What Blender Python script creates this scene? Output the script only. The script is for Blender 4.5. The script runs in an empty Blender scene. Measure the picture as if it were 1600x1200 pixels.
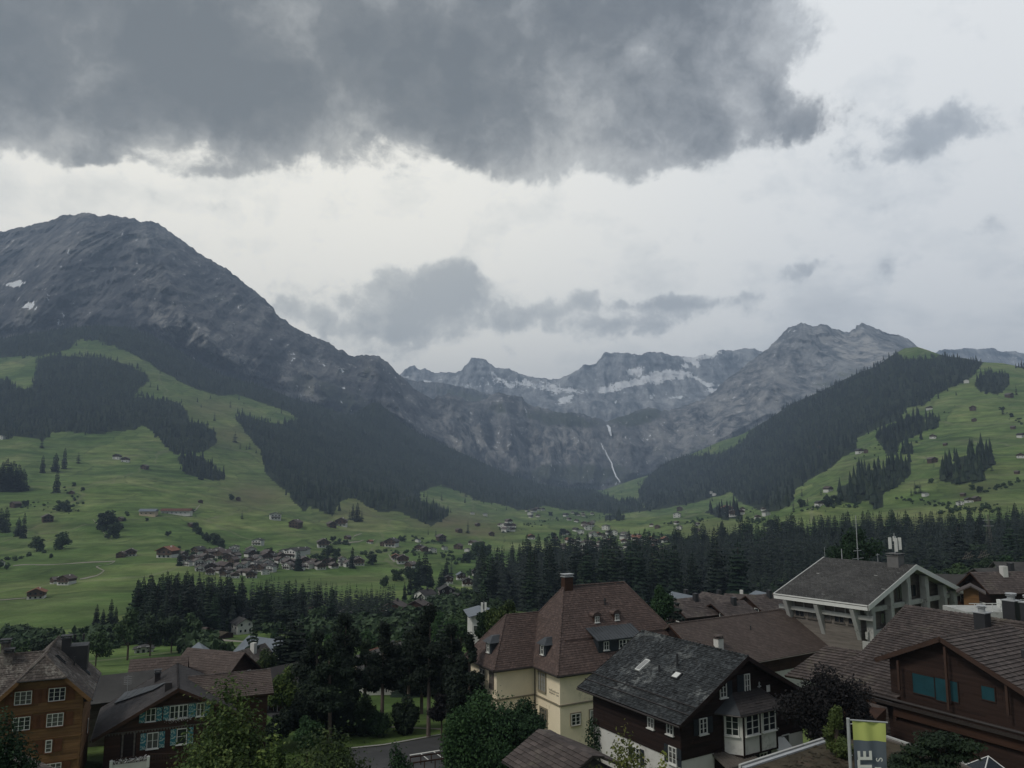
import bpy, math, random
import numpy as np
from mathutils import Vector, Matrix
R=math.radians
random.seed(7); rng=np.random.default_rng(7)
scene=bpy.context.scene
COL=scene.collection

# ------------------------------------------------------------------ camera
F_PX=1209.0; HOR=755.0
TH=math.atan((HOR-600)/F_PX); CT,ST=math.cos(TH),math.sin(TH)
cam=bpy.data.cameras.new('camera'); camo=bpy.data.objects.new('camera',cam); COL.objects.link(camo)
cam.sensor_width=36; cam.lens=F_PX/1600*36; cam.clip_start=0.5; cam.clip_end=60000
camo.location=(0,0,0); camo.rotation_euler=(R(90)+TH,0,0)
scene.camera=camo

HAZE=1.02e-4
# ------------------------------------------------------------------ exposure
scene.view_settings.view_transform='Standard'; scene.view_settings.look='None'
scene.view_settings.exposure=0; scene.view_settings.gamma=1; scene.view_settings.use_curve_mapping=False
scene.render.engine='CYCLES'
scene.cycles.use_denoising=True
scene.cycles.max_bounces=5; scene.cycles.diffuse_bounces=2; scene.cycles.glossy_bounces=2
scene.cycles.volume_bounces=0; scene.cycles.transparent_max_bounces=6

# ------------------------------------------------------------------ node helper
class NT:
    def __init__(s,tree): s.t=tree; tree.nodes.clear()
    def n(s,typ,ins=None,**kw):
        nd=s.t.nodes.new(typ)
        for k,v in kw.items(): setattr(nd,k,v)
        if ins:
            for k,v in ins.items():
                sock=nd.inputs[k]
                if isinstance(v,bpy.types.NodeSocket): s.t.links.new(v,sock)
                else: sock.default_value=v
        return nd
    def m(s,op,a,b=None,c=None,clamp=False):
        ins={0:a}
        if b is not None: ins[1]=b
        if c is not None: ins[2]=c
        return s.n('ShaderNodeMath',ins,operation=op,use_clamp=clamp).outputs[0]
    def v(s,op,a,b=None):
        ins={0:a}
        if b is not None: ins[1]=b
        nd=s.n('ShaderNodeVectorMath',ins,operation=op)
        return nd.outputs['Value'] if op in('LENGTH','DOT_PRODUCT') else nd.outputs[0]
    def noise(s,vec,scale,detail=5,rough=.55,dist=0,dim='3D'):
        return s.n('ShaderNodeTexNoise',{'Vector':vec,'Scale':scale,'Detail':detail,'Roughness':rough,'Distortion':dist},noise_dimensions=dim)
    def ramp(s,fac,stops,interp='LINEAR'):
        nd=s.n('ShaderNodeValToRGB',{'Fac':fac}); cr=nd.color_ramp; cr.interpolation=interp
        while len(cr.elements)<len(stops): cr.elements.new(.5)
        for e,(p,c) in zip(cr.elements,stops):
            e.position=p; e.color=(c[0],c[1],c[2],1) if hasattr(c,'__len__') else (c,c,c,1)
        return nd.outputs[0]
    def mix(s,f,a,b,blend='MIX'):
        nd=s.n('ShaderNodeMix',data_type='RGBA',blend_type=blend)
        for k,v in ((0,f),(6,a),(7,b)):
            if isinstance(v,bpy.types.NodeSocket): s.t.links.new(v,nd.inputs[k])
            else: nd.inputs[k].default_value=v if k==0 else ((*v,1) if len(v)==3 else v)
        return nd.outputs[2]
    def mr(s,x,a,b,c=0.,d=1.,smooth=True):
        return s.n('ShaderNodeMapRange',{0:x,1:a,2:b,3:c,4:d},interpolation_type='SMOOTHSTEP' if smooth else 'LINEAR').outputs[0]

# ------------------------------------------------------------------ sky
SUN_EL,SUN_AZ=48.,-125.   # azimuth from +Y, clockwise; behind the camera to the left
w=bpy.data.worlds.new('World'); scene.world=w; w.use_nodes=True
T=NT(w.node_tree)
sky=T.n('ShaderNodeTexSky',sky_type='NISHITA',sun_disc=False)
sky.sun_elevation=R(SUN_EL); sky.sun_rotation=R(SUN_AZ); sky.altitude=1400
D3=T.n('ShaderNodeTexCoord').outputs['Generated']
sx=T.n('ShaderNodeSeparateXYZ',{0:D3})
az=T.m('ARCTAN2',sx.outputs[0],sx.outputs[1]); el=T.m('ARCSINE',sx.outputs[2])
AE=T.n('ShaderNodeCombineXYZ',{0:az,1:el,2:0.}).outputs[0]
inv=T.m('DIVIDE',1.,T.m('ADD',T.m('ABSOLUTE',sx.outputs[2]),.22))
Q=T.v('MULTIPLY',D3,T.n('ShaderNodeCombineXYZ',{0:inv,1:inv,2:inv}).outputs[0])
def wv(nd,amp):
    o=T.v('SUBTRACT',nd.outputs['Color'],(.5,.5,.5))
    return T.v('MULTIPLY',o,(amp,amp*.75,0))
W1=wv(T.noise(D3,3.5,2,.5),.11); W2=wv(T.noise(D3,11,4,.62),.085); W3=wv(T.noise(D3,42,4,.65),.024)
AEw=T.v('ADD',T.v('ADD',T.v('ADD',AE,W1),W2),W3)
AEl=T.v('ADD',AE,T.v('ADD',W2,W3))
def sky_ae(px,py):
    u=(px-800)/F_PX; v=(600-py)/F_PX
    d=Vector((u,CT-v*ST,ST+v*CT)).normalized()
    return math.atan2(d.x,d.y),math.asin(d.z)
def blob(px,py,rx,ry,wt,coord,soft=.0):
    a,e=sky_ae(px,py)
    p=T.v('MULTIPLY',T.v('SUBTRACT',coord,(a,e,0)),(F_PX/rx*.95,F_PX/ry*.95,0))
    L=T.v('LENGTH',p)
    return T.m('MULTIPLY',T.mr(L,1.45,.35),wt)
def addall(l):
    r=l[0]
    for x in l[1:]: r=T.m('ADD',r,x)
    return r
big=addall([blob(180,-40,620,190,1.0,AEw),blob(60,92,340,100,1.0,AEw),blob(430,175,250,95,.5,AEw),
  blob(760,20,430,170,.9,AEw),blob(980,120,290,130,.85,AEw),blob(850,215,200,75,.7,AEw),blob(1120,215,170,60,.45,AEw),
  blob(1060,30,190,130,.5,AEw),blob(20,215,120,40,.35,AEw),blob(330,215,120,38,.25,AEw),
  blob(560,195,130,50,-.4,AEw),blob(610,50,150,50,-.15,AEw),blob(200,60,500,120,.5,AEw),blob(1240,190,90,38,.25,AEw),
  blob(1500,80,330,300,-.2,AEw),blob(215,200,150,34,-.7,AEw),blob(350,235,120,24,-.45,AEw),blob(120,262,150,24,-.4,AEw),blob(420,60,120,26,-.4,AEw),blob(720,110,90,30,-.35,AEw),blob(980,250,60,16,-.25,AEw)])
sml=addall([blob(440,243,36,15,.4,AEl),blob(512,236,28,14,.4,AEl),blob(622,266,50,14,.22,AEl),blob(650,238,20,9,.15,AEl),
  blob(655,445,100,45,.36,AEl),blob(700,440,60,30,.18,AEl),blob(520,490,130,42,.36,AEl),blob(720,505,130,30,.28,AEl),blob(1000,492,190,26,.3,AEl),
  blob(850,470,80,22,.25,AEl),blob(600,535,110,26,.22,AEl),blob(790,560,70,16,.22,AEl),blob(1340,422,120,24,.17,AEl),
  blob(1520,200,95,30,.20,AEl),blob(1390,225,120,28,.13,AEl),blob(1580,335,60,22,.15,AEl),blob(420,420,60,30,.12,AEl),blob(560,560,80,20,.15,AEl),blob(1080,470,100,14,.2,AEl),blob(930,520,90,16,.2,AEl),blob(1250,430,60,12,.15,AEl),blob(300,310,60,8,.12,AEl),blob(470,500,60,20,.2,AEl)])
nq=T.noise(T.v('ADD',Q,W2),1.7,7,.6).outputs[0]
nf=T.noise(T.v('ADD',D3,W3),7.5,10,.66,.35).outputs[0]
nl=T.noise(T.v('ADD',T.v('ADD',D3,W2),(3.7,1.3,.4)),4.2,8,.6).outputs[0]
nff=T.noise(T.v('ADD',T.v('ADD',D3,W2),(1.7,5.3,.4)),22,7,.6).outputs[0]
# cloud deck goes on unseen beyond the frame, made darker to dim the foreground
gen=T.mr(T.noise(Q,.8,5,.5).outputs[0],.36,.56,.25,1.)
cx=T.v('LENGTH',T.v('MULTIPLY',T.v('SUBTRACT',AE,(0,.28,0)),(1/.78,1/.56,0)))
gen=T.m('MULTIPLY',gen,T.mr(cx,.9,1.5))
def lin(*ps):
    r=None
    for x,k in ps:
        y=T.m('MULTIPLY',x,k) if k!=1 else x
        r=y if r is None else T.m('ADD',r,y)
    return r
fo=T.m('SUBTRACT',nf,.5); lo_=T.m('SUBTRACT',nl,.5); qo=T.m('SUBTRACT',nq,.5); ffo=T.m('SUBTRACT',nff,.5)
bigs=T.m('SUBTRACT',1.,T.m('EXPONENT',T.m('MULTIPLY',T.m('MAXIMUM',big,0.),-1.1)))
bigs=T.m('MAXIMUM',bigs,gen)
aB=T.mr(lin((bigs,1),(fo,1.25),(lo_,.45),(ffo,.4)),.26,.52)
cB=T.ramp(lin((bigs,.78),(lo_,2.3),(fo,1.0),(ffo,.45)),[(.10,(.45,.46,.462)),(.34,(.325,.333,.338)),(.55,(.215,.226,.237)),(.78,(.143,.154,.166)),(1.,(.115,.127,.140))])
ds=lin((sml,1),(fo,1.0),(ffo,.75))
aS=T.mr(ds,.08,.36,0.,.9)
cS=T.ramp(lin((ds,1),(lo_,.5)),[(.09,(.64,.64,.63)),(.19,(.53,.54,.54)),(.31,(.405,.42,.43)),(.5,(.29,.31,.33))])
hb=T.ramp(lin((qo,.8),(lo_,.55),(fo,.4)),[(0.,(.655,.65,.63)),(.06,(.60,.603,.592)),(.14,(.53,.538,.536)),(.24,(.45,.46,.465))])
ccol=T.mix(aB,T.mix(aS,hb,cS),cB)
# thin high overcast: warm-white in the middle, bluish grey to the right
hue=T.mr(T.v('LENGTH',T.v('MULTIPLY',T.v('SUBTRACT',AE,(*sky_ae(380,330),0)),(1/.62,1/.42,0))),.2,1.4)
tint=T.mix(hue,(1.12,1.10,1.03),(.90,.93,.97))
high=T.mix(1.,ccol,tint,'MULTIPLY')
glow=T.mr(el,-.02,.14)
high=T.mix(1.,high,T.mix(glow,(.93,.95,.97),(1,1,1)),'MULTIPLY')
below=T.mr(sx.outputs[2],-.10,-.01)
high=T.mix(below,(.10,.115,.10),high)
b1=T.n('ShaderNodeBackground',{0:sky.outputs[0],1:.06})
b2=T.n('ShaderNodeBackground',{0:high,1:1.66})
mx=T.n('ShaderNodeMixShader',{0:.95,1:b1.outputs[0],2:b2.outputs[0]})
T.n('ShaderNodeOutputWorld',{0:mx.outputs[0]})
w.cycles.sampling_method='MANUAL'; w.cycles.sample_map_resolution=512

# ------------------------------------------------------------------ sun (soft, through cloud)
sl=bpy.data.lights.new('sun','SUN'); sl.energy=1.5; sl.angle=R(12); sl.color=(1,.96,.88)
so=bpy.data.objects.new('sun',sl); COL.objects.link(so)
sd=Vector((math.sin(R(SUN_AZ))*math.cos(R(SUN_EL)),math.cos(R(SUN_AZ))*math.cos(R(SUN_EL)),math.sin(R(SUN_EL))))
so.rotation_euler=sd.to_track_quat('Z','Y').to_euler()

# ------------------------------------------------------------------ projection helpers
def ray(x,y):
    u=(x-800)/F_PX; v=(600-y)/F_PX
    return np.array([u,CT-v*ST,ST+v*CT])
def atD(x,y,D): r=ray(x,y); return r*D/r[1]
def atZ(x,y,z): r=ray(x,y); return r*z/r[2]
def onplane(x,y,P,n): r=ray(x,y); return r*(np.dot(P,n)/np.dot(r,n))
def ae(x,y):
    r=ray(x,y); return r[0]/r[1],r[2]/r[1]

# ------------------------------------------------------------------ noise in numpy
def _h(ix,iy,s):
    n=(ix.astype(np.int64)*374761393+iy.astype(np.int64)*668265263+s*2147483647+s*1013)&0xffffffff
    n=((n^(n>>13))*1274126177)&0xffffffff
    return ((n^(n>>16))&0xffff)/65535.
def vn(x,y,s=0):
    x=np.asarray(x,float);y=np.asarray(y,float)
    ix=np.floor(x);iy=np.floor(y);fx=x-ix;fy=y-iy
    fx=fx*fx*fx*(fx*(fx*6-15)+10);fy=fy*fy*fy*(fy*(fy*6-15)+10)
    a=_h(ix,iy,s);b=_h(ix+1,iy,s);c=_h(ix,iy+1,s);d=_h(ix+1,iy+1,s)
    return (a*(1-fx)+b*fx)*(1-fy)+(c*(1-fx)+d*fx)*fy
def fbm(x,y,o=5,s=0,g=.5):
    t=0.;a=1.;n=0.
    for i in range(o):
        t=t+a*(vn(x,y,s+i*17)*2-1); n+=a; a*=g; x=x*2.03+11.3; y=y*1.97+5.7
    return t/n
def ridged(x,y,o=5,s=0,g=.55):
    t=0.;a=1.;n=0.
    for i in range(o):
        t=t+a*(1-np.abs(vn(x,y,s+i*13)*2-1)*1.0); n+=a; a*=g; x=x*2.1+3.1; y=y*2.05+7.7
    return t/n

# ------------------------------------------------------------------ materials
MATS={}
def new_mat(name,rough=.85,spec=.25):
    m=bpy.data.materials.new(name); m.use_nodes=True
    t=NT(m.node_tree); b=t.n('ShaderNodeBsdfPrincipled',{'Roughness':rough,'Specular IOR Level':spec})
    t.n('ShaderNodeOutputMaterial',{0:b.outputs[0]})
    MATS[name]=m
    return m,t,b
def varied(name,col,var=.35,scale=.6,rough=.85,spec=.25,island=0.,stain=None,stain_sc=.25,stain_th=(.52,.68),bump=0.,bscale=8.,stretch=(1,1,1)):
    m,t,b=new_mat(name,rough,spec)
    co=t.n('ShaderNodeTexCoord').outputs['Object']
    co=t.v('MULTIPLY',co,stretch)
    f=t.noise(co,scale,6,.65).outputs[0]
    lo=tuple(c*(1-var) for c in col); hi=tuple(min(1,c*(1+var)) for c in col)
    c=t.ramp(f,[(.28,lo),(.72,hi)])
    if island:
        r=t.n('ShaderNodeNewGeometry').outputs['Random Per Island']
        c=t.mix(1.,c,t.ramp(r,[(0,1-island),(.8,1+island*.5),(1,1+island*1.6)]),'MULTIPLY')
    if stain:
        s=t.noise(co,stain_sc,6,.7).outputs[0]
        s2=t.noise(co,stain_sc*9,4,.7).outputs[0]
        fm=t.m('MULTIPLY',t.mr(s,*stain_th),t.mr(s2,.42,.6))
        c=t.mix(fm,c,stain)
    t.t.links.new(c,b.inputs['Base Color'])
    if bump:
        bn=t.n('ShaderNodeBump',{'Strength':bump,'Distance':.05,'Height':t.noise(co,bscale,5,.6).outputs[0]})
        t.t.links.new(bn.outputs[0],b.inputs['Normal'])
    return m
M={}
M['tile_brown']=varied('tile_brown',(.090,.062,.053),.14,.35,.75,.3,island=.22)
M['tile_rust']=varied('tile_rust',(.082,.066,.060),.25,.3,.8,.25,island=.28,stain=(.12,.11,.08),stain_sc=.3)
M['tile_slate']=varied('tile_slate',(.024,.027,.028),.35,.5,.7,.3,island=.75,stain=(.22,.23,.22),stain_sc=.16,stain_th=(.5,.66))
M['tile_mossy']=varied('tile_mossy',(.090,.075,.066),.3,.4,.85,.2,island=.35,stain=(.24,.22,.19),stain_sc=.28,stain_th=(.46,.62))
M['tile_flat']=varied('tile_flat',(.090,.069,.060),.2,.3,.8,.2,island=.14,stain=(.12,.10,.08),stain_sc=.2)
M['tile_dark']=varied('tile_dark',(.038,.033,.032),.3,.4,.75,.3,island=.2)
M['tile_grey']=varied('tile_grey',(.06,.058,.055),.3,.25,.9,.15,island=.2,stain=(.10,.10,.09),stain_sc=.2)
M['tile_red']=varied('tile_red',(.13,.062,.042),.25,.3,.8,.2,island=.3)
M['tile_orange']=varied('tile_orange',(.22,.10,.06),.25,.3,.8,.2,island=.3)
M['sheet_grey']=varied('sheet_grey',(.13,.15,.17),.2,.4,.5,.4)
M['seam_dark']=varied('seam_dark',(.05,.055,.06),.3,.6,.5,.4)
M['wood_orange']=varied('wood_orange',(.165,.088,.038),.35,.8,.7,.2,island=.2,stretch=(.35,.35,5),stain=(.10,.045,.02),stain_sc=.5)
M['wood_shutter']=varied('wood_shutter',(.12,.05,.024),.2,1,.7,.2)
M['wood_brown']=varied('wood_brown',(.046,.023,.015),.35,.9,.75,.2,island=.22,stretch=(.35,.35,5))
M['wood_black']=varied('wood_black',(.020,.012,.010),.35,.9,.75,.2,island=.22,stretch=(.35,.35,5))
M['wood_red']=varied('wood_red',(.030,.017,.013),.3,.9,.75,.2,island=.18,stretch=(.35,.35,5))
M['wood_russet']=varied('wood_russet',(.052,.030,.022),.25,.8,.7,.2)  # paler red-brown wood for barge boards, posts and rails
M['wood_grey']=varied('wood_grey',(.13,.115,.10),.35,.8,.85,.1,island=.2,stretch=(.4,.4,4))
M['plaster_yellow']=varied('plaster_yellow',(.86,.74,.55),.07,.5,.9,.15,stain=(.50,.43,.29),stain_sc=.25,bump=.15,bscale=20)
M['plaster_white']=varied('plaster_white',(.60,.59,.55),.08,.5,.9,.15,stain=(.42,.41,.37),stain_sc=.35,bump=.15,bscale=20)
M['plaster_cream']=varied('plaster_cream',(.52,.42,.30),.08,.5,.9,.15)
M['concrete_dark']=varied('concrete_dark',(.15,.145,.14),.2,.7,.9,.15)
M['wood_far']=varied('wood_far',(.085,.058,.042),.3,.2,.8,.2)
M['roof_far']=varied('roof_far',(.115,.098,.088),.25,.1,.8,.2)
M['concrete']=varied('concrete',(.40,.40,.375),.15,.7,.9,.15,stain=(.18,.18,.165),stain_sc=.5,bump=.2,bscale=10)
M['stone_trim']=varied('stone_trim',(.24,.21,.15),.15,1,.85,.15)
M['gutter']=varied('gutter',(.035,.028,.025),.2,1,.5,.4)
M['paint_white']=varied('paint_white',(.66,.66,.62),.06,1.5,.5,.35)
M['paint_teal']=varied('paint_teal',(.03,.17,.19),.2,1.5,.5,.35)
M['teal_roller']=varied('teal_roller',(.009,.050,.062),.2,1.2,.55,.35)
M['shutter_dark']=varied('shutter_dark',(.022,.028,.034),.2,1,.6,.3)
M['metal']=varied('metal',(.34,.35,.35),.15,2,.4,.5)
M['metal_dark']=varied('metal_dark',(.03,.03,.032),.2,1,.5,.4)
M['asphalt']=varied('asphalt',(.062,.062,.062),.2,.3,.9,.2,stain=(.085,.083,.08),stain_sc=.15,bump=.2,bscale=12)
M['lane_paint']=varied('lane_paint',(.62,.62,.58),.1,1,.7,.2)
M['kerb']=varied('kerb',(.30,.29,.27),.15,1,.9,.15)
M['gravel_path']=varied('gravel_path',(.26,.24,.20),.15,1,.95,.1)
M['moss_roof']=varied('moss_roof',(.062,.052,.036),.4,.9,.95,.1,stain=(.09,.06,.045),stain_sc=.6,bump=.5,bscale=14)
M['flag_lime']=varied('flag_lime',(.50,.55,.17),.06,1,.8,.2)
M['flag_grey']=varied('flag_grey',(.115,.135,.16),.06,1,.8,.2)
M['bark']=varied('bark',(.075,.058,.045),.3,3,.9,.1,stretch=(2,2,.5),bump=.4,bscale=6)
M['bark_pale']=varied('bark_pale',(.13,.105,.09),.3,3,.9,.1,stretch=(2,2,.5),bump=.4,bscale=6)
M['flower']=varied('flower',(.6,.58,.56),.2,9,.8,.2,island=.3)
M['snow']=varied('snow',(.80,.82,.84),.05,.01,.7,.2)
def glass(name,col,rough=.08):
    m,t,b=new_mat(name,rough,.5); b.inputs['Base Color'].default_value=(*col,1); return m
M['glass']=glass('glass',(.018,.022,.026)); M['curtain']=glass('curtain',(.26,.26,.25),.3); M['curtain_dim']=glass('curtain_dim',(.09,.09,.085),.12)
# painted shutter: cream curls on teal
m,t,b=new_mat('shutter_painted',.6,.3)
co=t.n('ShaderNodeTexCoord').outputs['Object']
vo=t.n('ShaderNodeTexVoronoi',{'Vector':co,'Scale':5.5}).outputs['Distance']
c=t.ramp(t.m('ABSOLUTE',t.m('SUBTRACT',vo,.38)),[(0.,(.45,.5,.42)),(.07,(.4,.45,.4)),(.12,(.03,.17,.2)),(1.,(.03,.13,.2))])
t.t.links.new(c,b.inputs['Base Color']); M['shutter_painted']=m
def leafmat(name,a,b_,c_=None,sc=.9,transl=True,rough=.7):
    m=bpy.data.materials.new(name); m.use_nodes=True; t=NT(m.node_tree)
    r=t.n('ShaderNodeNewGeometry').outputs['Random Per Island']
    co=t.n('ShaderNodeTexCoord').outputs['Object']
    oi=t.n('ShaderNodeObjectInfo').outputs['Random']
    f=t.m('ADD',t.m('MULTIPLY',r,.6),t.m('MULTIPLY',t.mr(t.noise(co,sc,3,.6).outputs[0],.35,.65),.4))
    c=t.ramp(f,[(0.,a),(.6,b_),(1.,c_ or b_)])
    c=t.mix(1.,c,t.ramp(oi,[(0.,(.6,.6,.65)),(.6,(1.,1.,1.)),(1.,(1.7,1.65,1.3))]),'MULTIPLY')
    b=t.n('ShaderNodeBsdfPrincipled',{'Base Color':c,'Roughness':rough,'Specular IOR Level':.25})
    if transl:
        tr=t.n('ShaderNodeBsdfTranslucent',{'Color':c})
        mxs=t.n('ShaderNodeMixShader',{0:.22,1:b.outputs[0],2:tr.outputs[0]})
        t.n('ShaderNodeOutputMaterial',{0:mxs.outputs[0]})
    else: t.n('ShaderNodeOutputMaterial',{0:b.outputs[0]})
    MATS[name]=m; return m
M['needles']=leafmat('needles',(.004,.009,.007),(.010,.020,.012),(.024,.040,.018),.5,False)
M['needles_far']=leafmat('needles_far',(.005,.010,.009),(.011,.020,.015),(.026,.038,.022),.006,False)
M['needles_mid']=leafmat('needles_mid',(.009,.020,.012),(.018,.038,.020),(.032,.058,.026),.5)
M['leaf_green']=leafmat('leaf_green',(.012,.026,.008),(.045,.075,.020),(.15,.19,.06),.7)  # palest stop puts lit leaf tips into the leaf colour
M['leaf_pine']=leafmat('leaf_pine',(.008,.016,.010),(.015,.028,.015),(.028,.045,.020),.5)
M['leaf_bush']=leafmat('leaf_bush',(.012,.032,.014),(.026,.060,.022),(.05,.10,.035),.6)
M['leaf_yellow']=leafmat('leaf_yellow',(.06,.08,.02),(.13,.15,.035),(.22,.20,.06),.8)
M['leaf_purple']=leafmat('leaf_purple',(.006,.006,.006),(.012,.011,.011),(.026,.022,.022),.8)
M['leaf_lime']=leafmat('leaf_lime',(.05,.075,.02),(.10,.14,.035),(.16,.20,.06),.8)
M['leaf_far']=leafmat('leaf_far',(.015,.030,.014),(.026,.048,.020),(.042,.07,.028),.2,False)

# ------------------------------------------------------------------ mesh helpers
def mesh_np(name,V,faces,mats,smooth=False,mi=None):
    """faces: int array (n,k) or list of such arrays"""
    if isinstance(faces,np.ndarray): faces=[faces]
    faces=[f for f in faces if len(f)]
    me=bpy.data.meshes.new(name); V=np.asarray(V,np.float32)
    nl=sum(f.size for f in faces); nf=sum(len(f) for f in faces)
    me.vertices.add(len(V)); me.vertices.foreach_set('co',V.ravel())
    me.loops.add(nl); me.polygons.add(nf)
    li=np.concatenate([f.ravel() for f in faces]).astype(np.int32)
    tot=np.concatenate([np.full(len(f),f.shape[1]) for f in faces]); st=np.concatenate([[0],np.cumsum(tot)[:-1]]).astype(np.int32)
    me.loops.foreach_set('vertex_index',li); me.polygons.foreach_set('loop_start',st)
    if mi is not None: me.polygons.foreach_set('material_index',np.asarray(mi,np.int32))
    me.polygons.foreach_set('use_smooth',np.full(nf,smooth))
    for mt in (mats if isinstance(mats,(list,tuple)) else [mats]): me.materials.append(M[mt] if isinstance(mt,str) else mt)
    me.update(calc_edges=True); me.validate()
    return me
ROOTLOC={}
def link(name,me,parent=None,loc=None,rotz=0.,kind=None,label=None,cat=None,group=None):
    o=bpy.data.objects.new(name,me); COL.objects.link(o)
    if parent is not None: o.parent=parent
    if loc is not None: o.location=loc
    if rotz: o.rotation_euler=(0,0,rotz)
    if kind: o['kind']=kind
    if label: o['label']=label
    if cat: o['category']=cat
    if group: o['group']=group
    return o
def thing(name,loc,label,cat,group=None,rotz=0.):
    o=link(name,None,None,tuple(float(c) for c in loc),rotz,None,label,cat,group)
    o.empty_display_size=.5
    ROOTLOC[o]=np.array(loc,float); return o
def rootloc(o):
    while o is not None:
        if o in ROOTLOC: return ROOTLOC[o]
        o=o.parent
    return np.zeros(3)
class G:
    def __init__(s): s.V=[]; s.F=[]
    def poly(s,pts):
        n=len(s.V); s.V+= [tuple(map(float,p)) for p in pts]; s.F.append(tuple(range(n,n+len(pts))))
    def obox(s,o,a,b,c):
        o,a,b,c=(np.array(v,float) for v in (o,a,b,c)); n=len(s.V)
        for k in range(8): s.V.append(tuple(o+a*(k&1)+b*((k>>1)&1)+c*(k>>2)))
        for f in ((0,2,3,1),(4,5,7,6),(0,1,5,4),(2,6,7,3),(0,4,6,2),(1,3,7,5)): s.F.append(tuple(n+i for i in f))
        return s
    def cbox(s,c,a,b,d):
        a,b,d=(np.array(v,float) for v in (a,b,d)); return s.obox(np.array(c,float)-a/2-b/2-d/2,a,b,d)
    def prism(s,pts,vec):
        pts=[np.array(p,float) for p in pts]; vec=np.array(vec,float); n=len(pts)
        s.poly(pts); s.poly([p+vec for p in reversed(pts)])
        for i in range(n):
            j=(i+1)%n; s.poly([pts[i],pts[i]+vec,pts[j]+vec,pts[j]])
        return s
    def tube(s,p,q,r0,r1=None,n=6):
        p=np.array(p,float);q=np.array(q,float);r1=r0 if r1 is None else r1
        d=q-p; d/=np.linalg.norm(d)+1e-9; u=np.cross(d,(0,0,1) if abs(d[2])<.9 else (1,0,0)); u/=np.linalg.norm(u); v=np.cross(d,u)
        b=len(s.V)
        for c,r in ((p,r0),(q,r1)):
            for i in range(n):
                a=2*math.pi*i/n; s.V.append(tuple(c+u*math.cos(a)*r+v*math.sin(a)*r))
        for i in range(n):
            j=(i+1)%n; s.F.append((b+i,b+j,b+n+j,b+n+i))
        s.F.append(tuple(b+i for i in range(n))[::-1]); s.F.append(tuple(b+n+i for i in range(n)))
        return s
    def mesh(s,name,mat,off=None,smooth=False):
        me=bpy.data.meshes.new(name); V=s.V
        if off is not None: V=[(x-off[0],y-off[1],z-off[2]) for x,y,z in V]
        me.from_pydata(V,[],s.F)
        for mt in (mat if isinstance(mat,(list,tuple)) else [mat]): me.materials.append(M[mt])
        if smooth: me.shade_smooth()
        me.update(); return me
    def build(s,name,mat,parent=None,smooth=False,**kw):
        return link(name,s.mesh(name,mat,rootloc(parent) if parent is not None else None,smooth),parent,**kw)
def g_top(s_g,name,mat,loc,label,cat,group=None,kind=None,smooth=False):
    me=s_g.mesh(name,mat,loc,smooth); return link(name,me,None,tuple(map(float,loc)),0,kind,label,cat,group)

# ------------------------------------------------------------------ terrain: sheets given by control curves (pixel x, pixel y, distance)
def sheet_rows(rows,A):
    """rows: list of (px,py,D) point lists -> arrays e[row,col], D[row,col]"""
    Es=[];Ds=[]
    for r in rows:
        if isinstance(r,tuple):   # (D,z) constant
            Ds.append(np.full(len(A),r[0],float)); Es.append(np.full(len(A),r[1]/r[0],float)); continue
        pts=[(*ae(x,y),d) for x,y,d in r]; a=[p[0] for p in pts]
        Es.append(np.interp(A,a,[p[1] for p in pts])); Ds.append(np.interp(A,a,[p[2] for p in pts]))
    return np.array(Es),np.array(Ds)
def smooth1(x,k):
    if k<2: return x
    ker=np.hanning(k+2)[1:-1]; ker/=ker.sum()
    p=np.pad(x,(k//2,k-1-k//2),mode='edge'); return np.convolve(p,ker,'valid')
def catmull(P,sub):
    """P: (rows,cols) -> dense rows, monotone-ish cubic"""
    n=len(P); out=[]
    m=np.zeros_like(P); d=P[1:]-P[:-1]
    m[1:-1]=np.where(d[:-1]*d[1:]>0,2*d[:-1]*d[1:]/(d[:-1]+d[1:]+1e-12),0); m[0]=d[0]; m[-1]=d[-1]
    for i in range(n-1):
        k=sub[i] if hasattr(sub,'__len__') else sub
        for j in range(k):
            t=j/k; h=t*t*t; q=t*t
            out.append((2*h-3*q+1)*P[i]+(h-2*q+t)*m[i]+(-2*h+3*q)*P[i+1]+(h-q)*m[i+1])
    out.append(P[-1]); return np.array(out)
class Sheet: pass
def grid_faces(nr,nc):
    i=np.arange((nr-1)*nc).reshape(nr-1,nc)[:,:-1]
    return np.stack([i,i+1,i+nc+1,i+nc],-1).reshape(-1,4)

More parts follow.
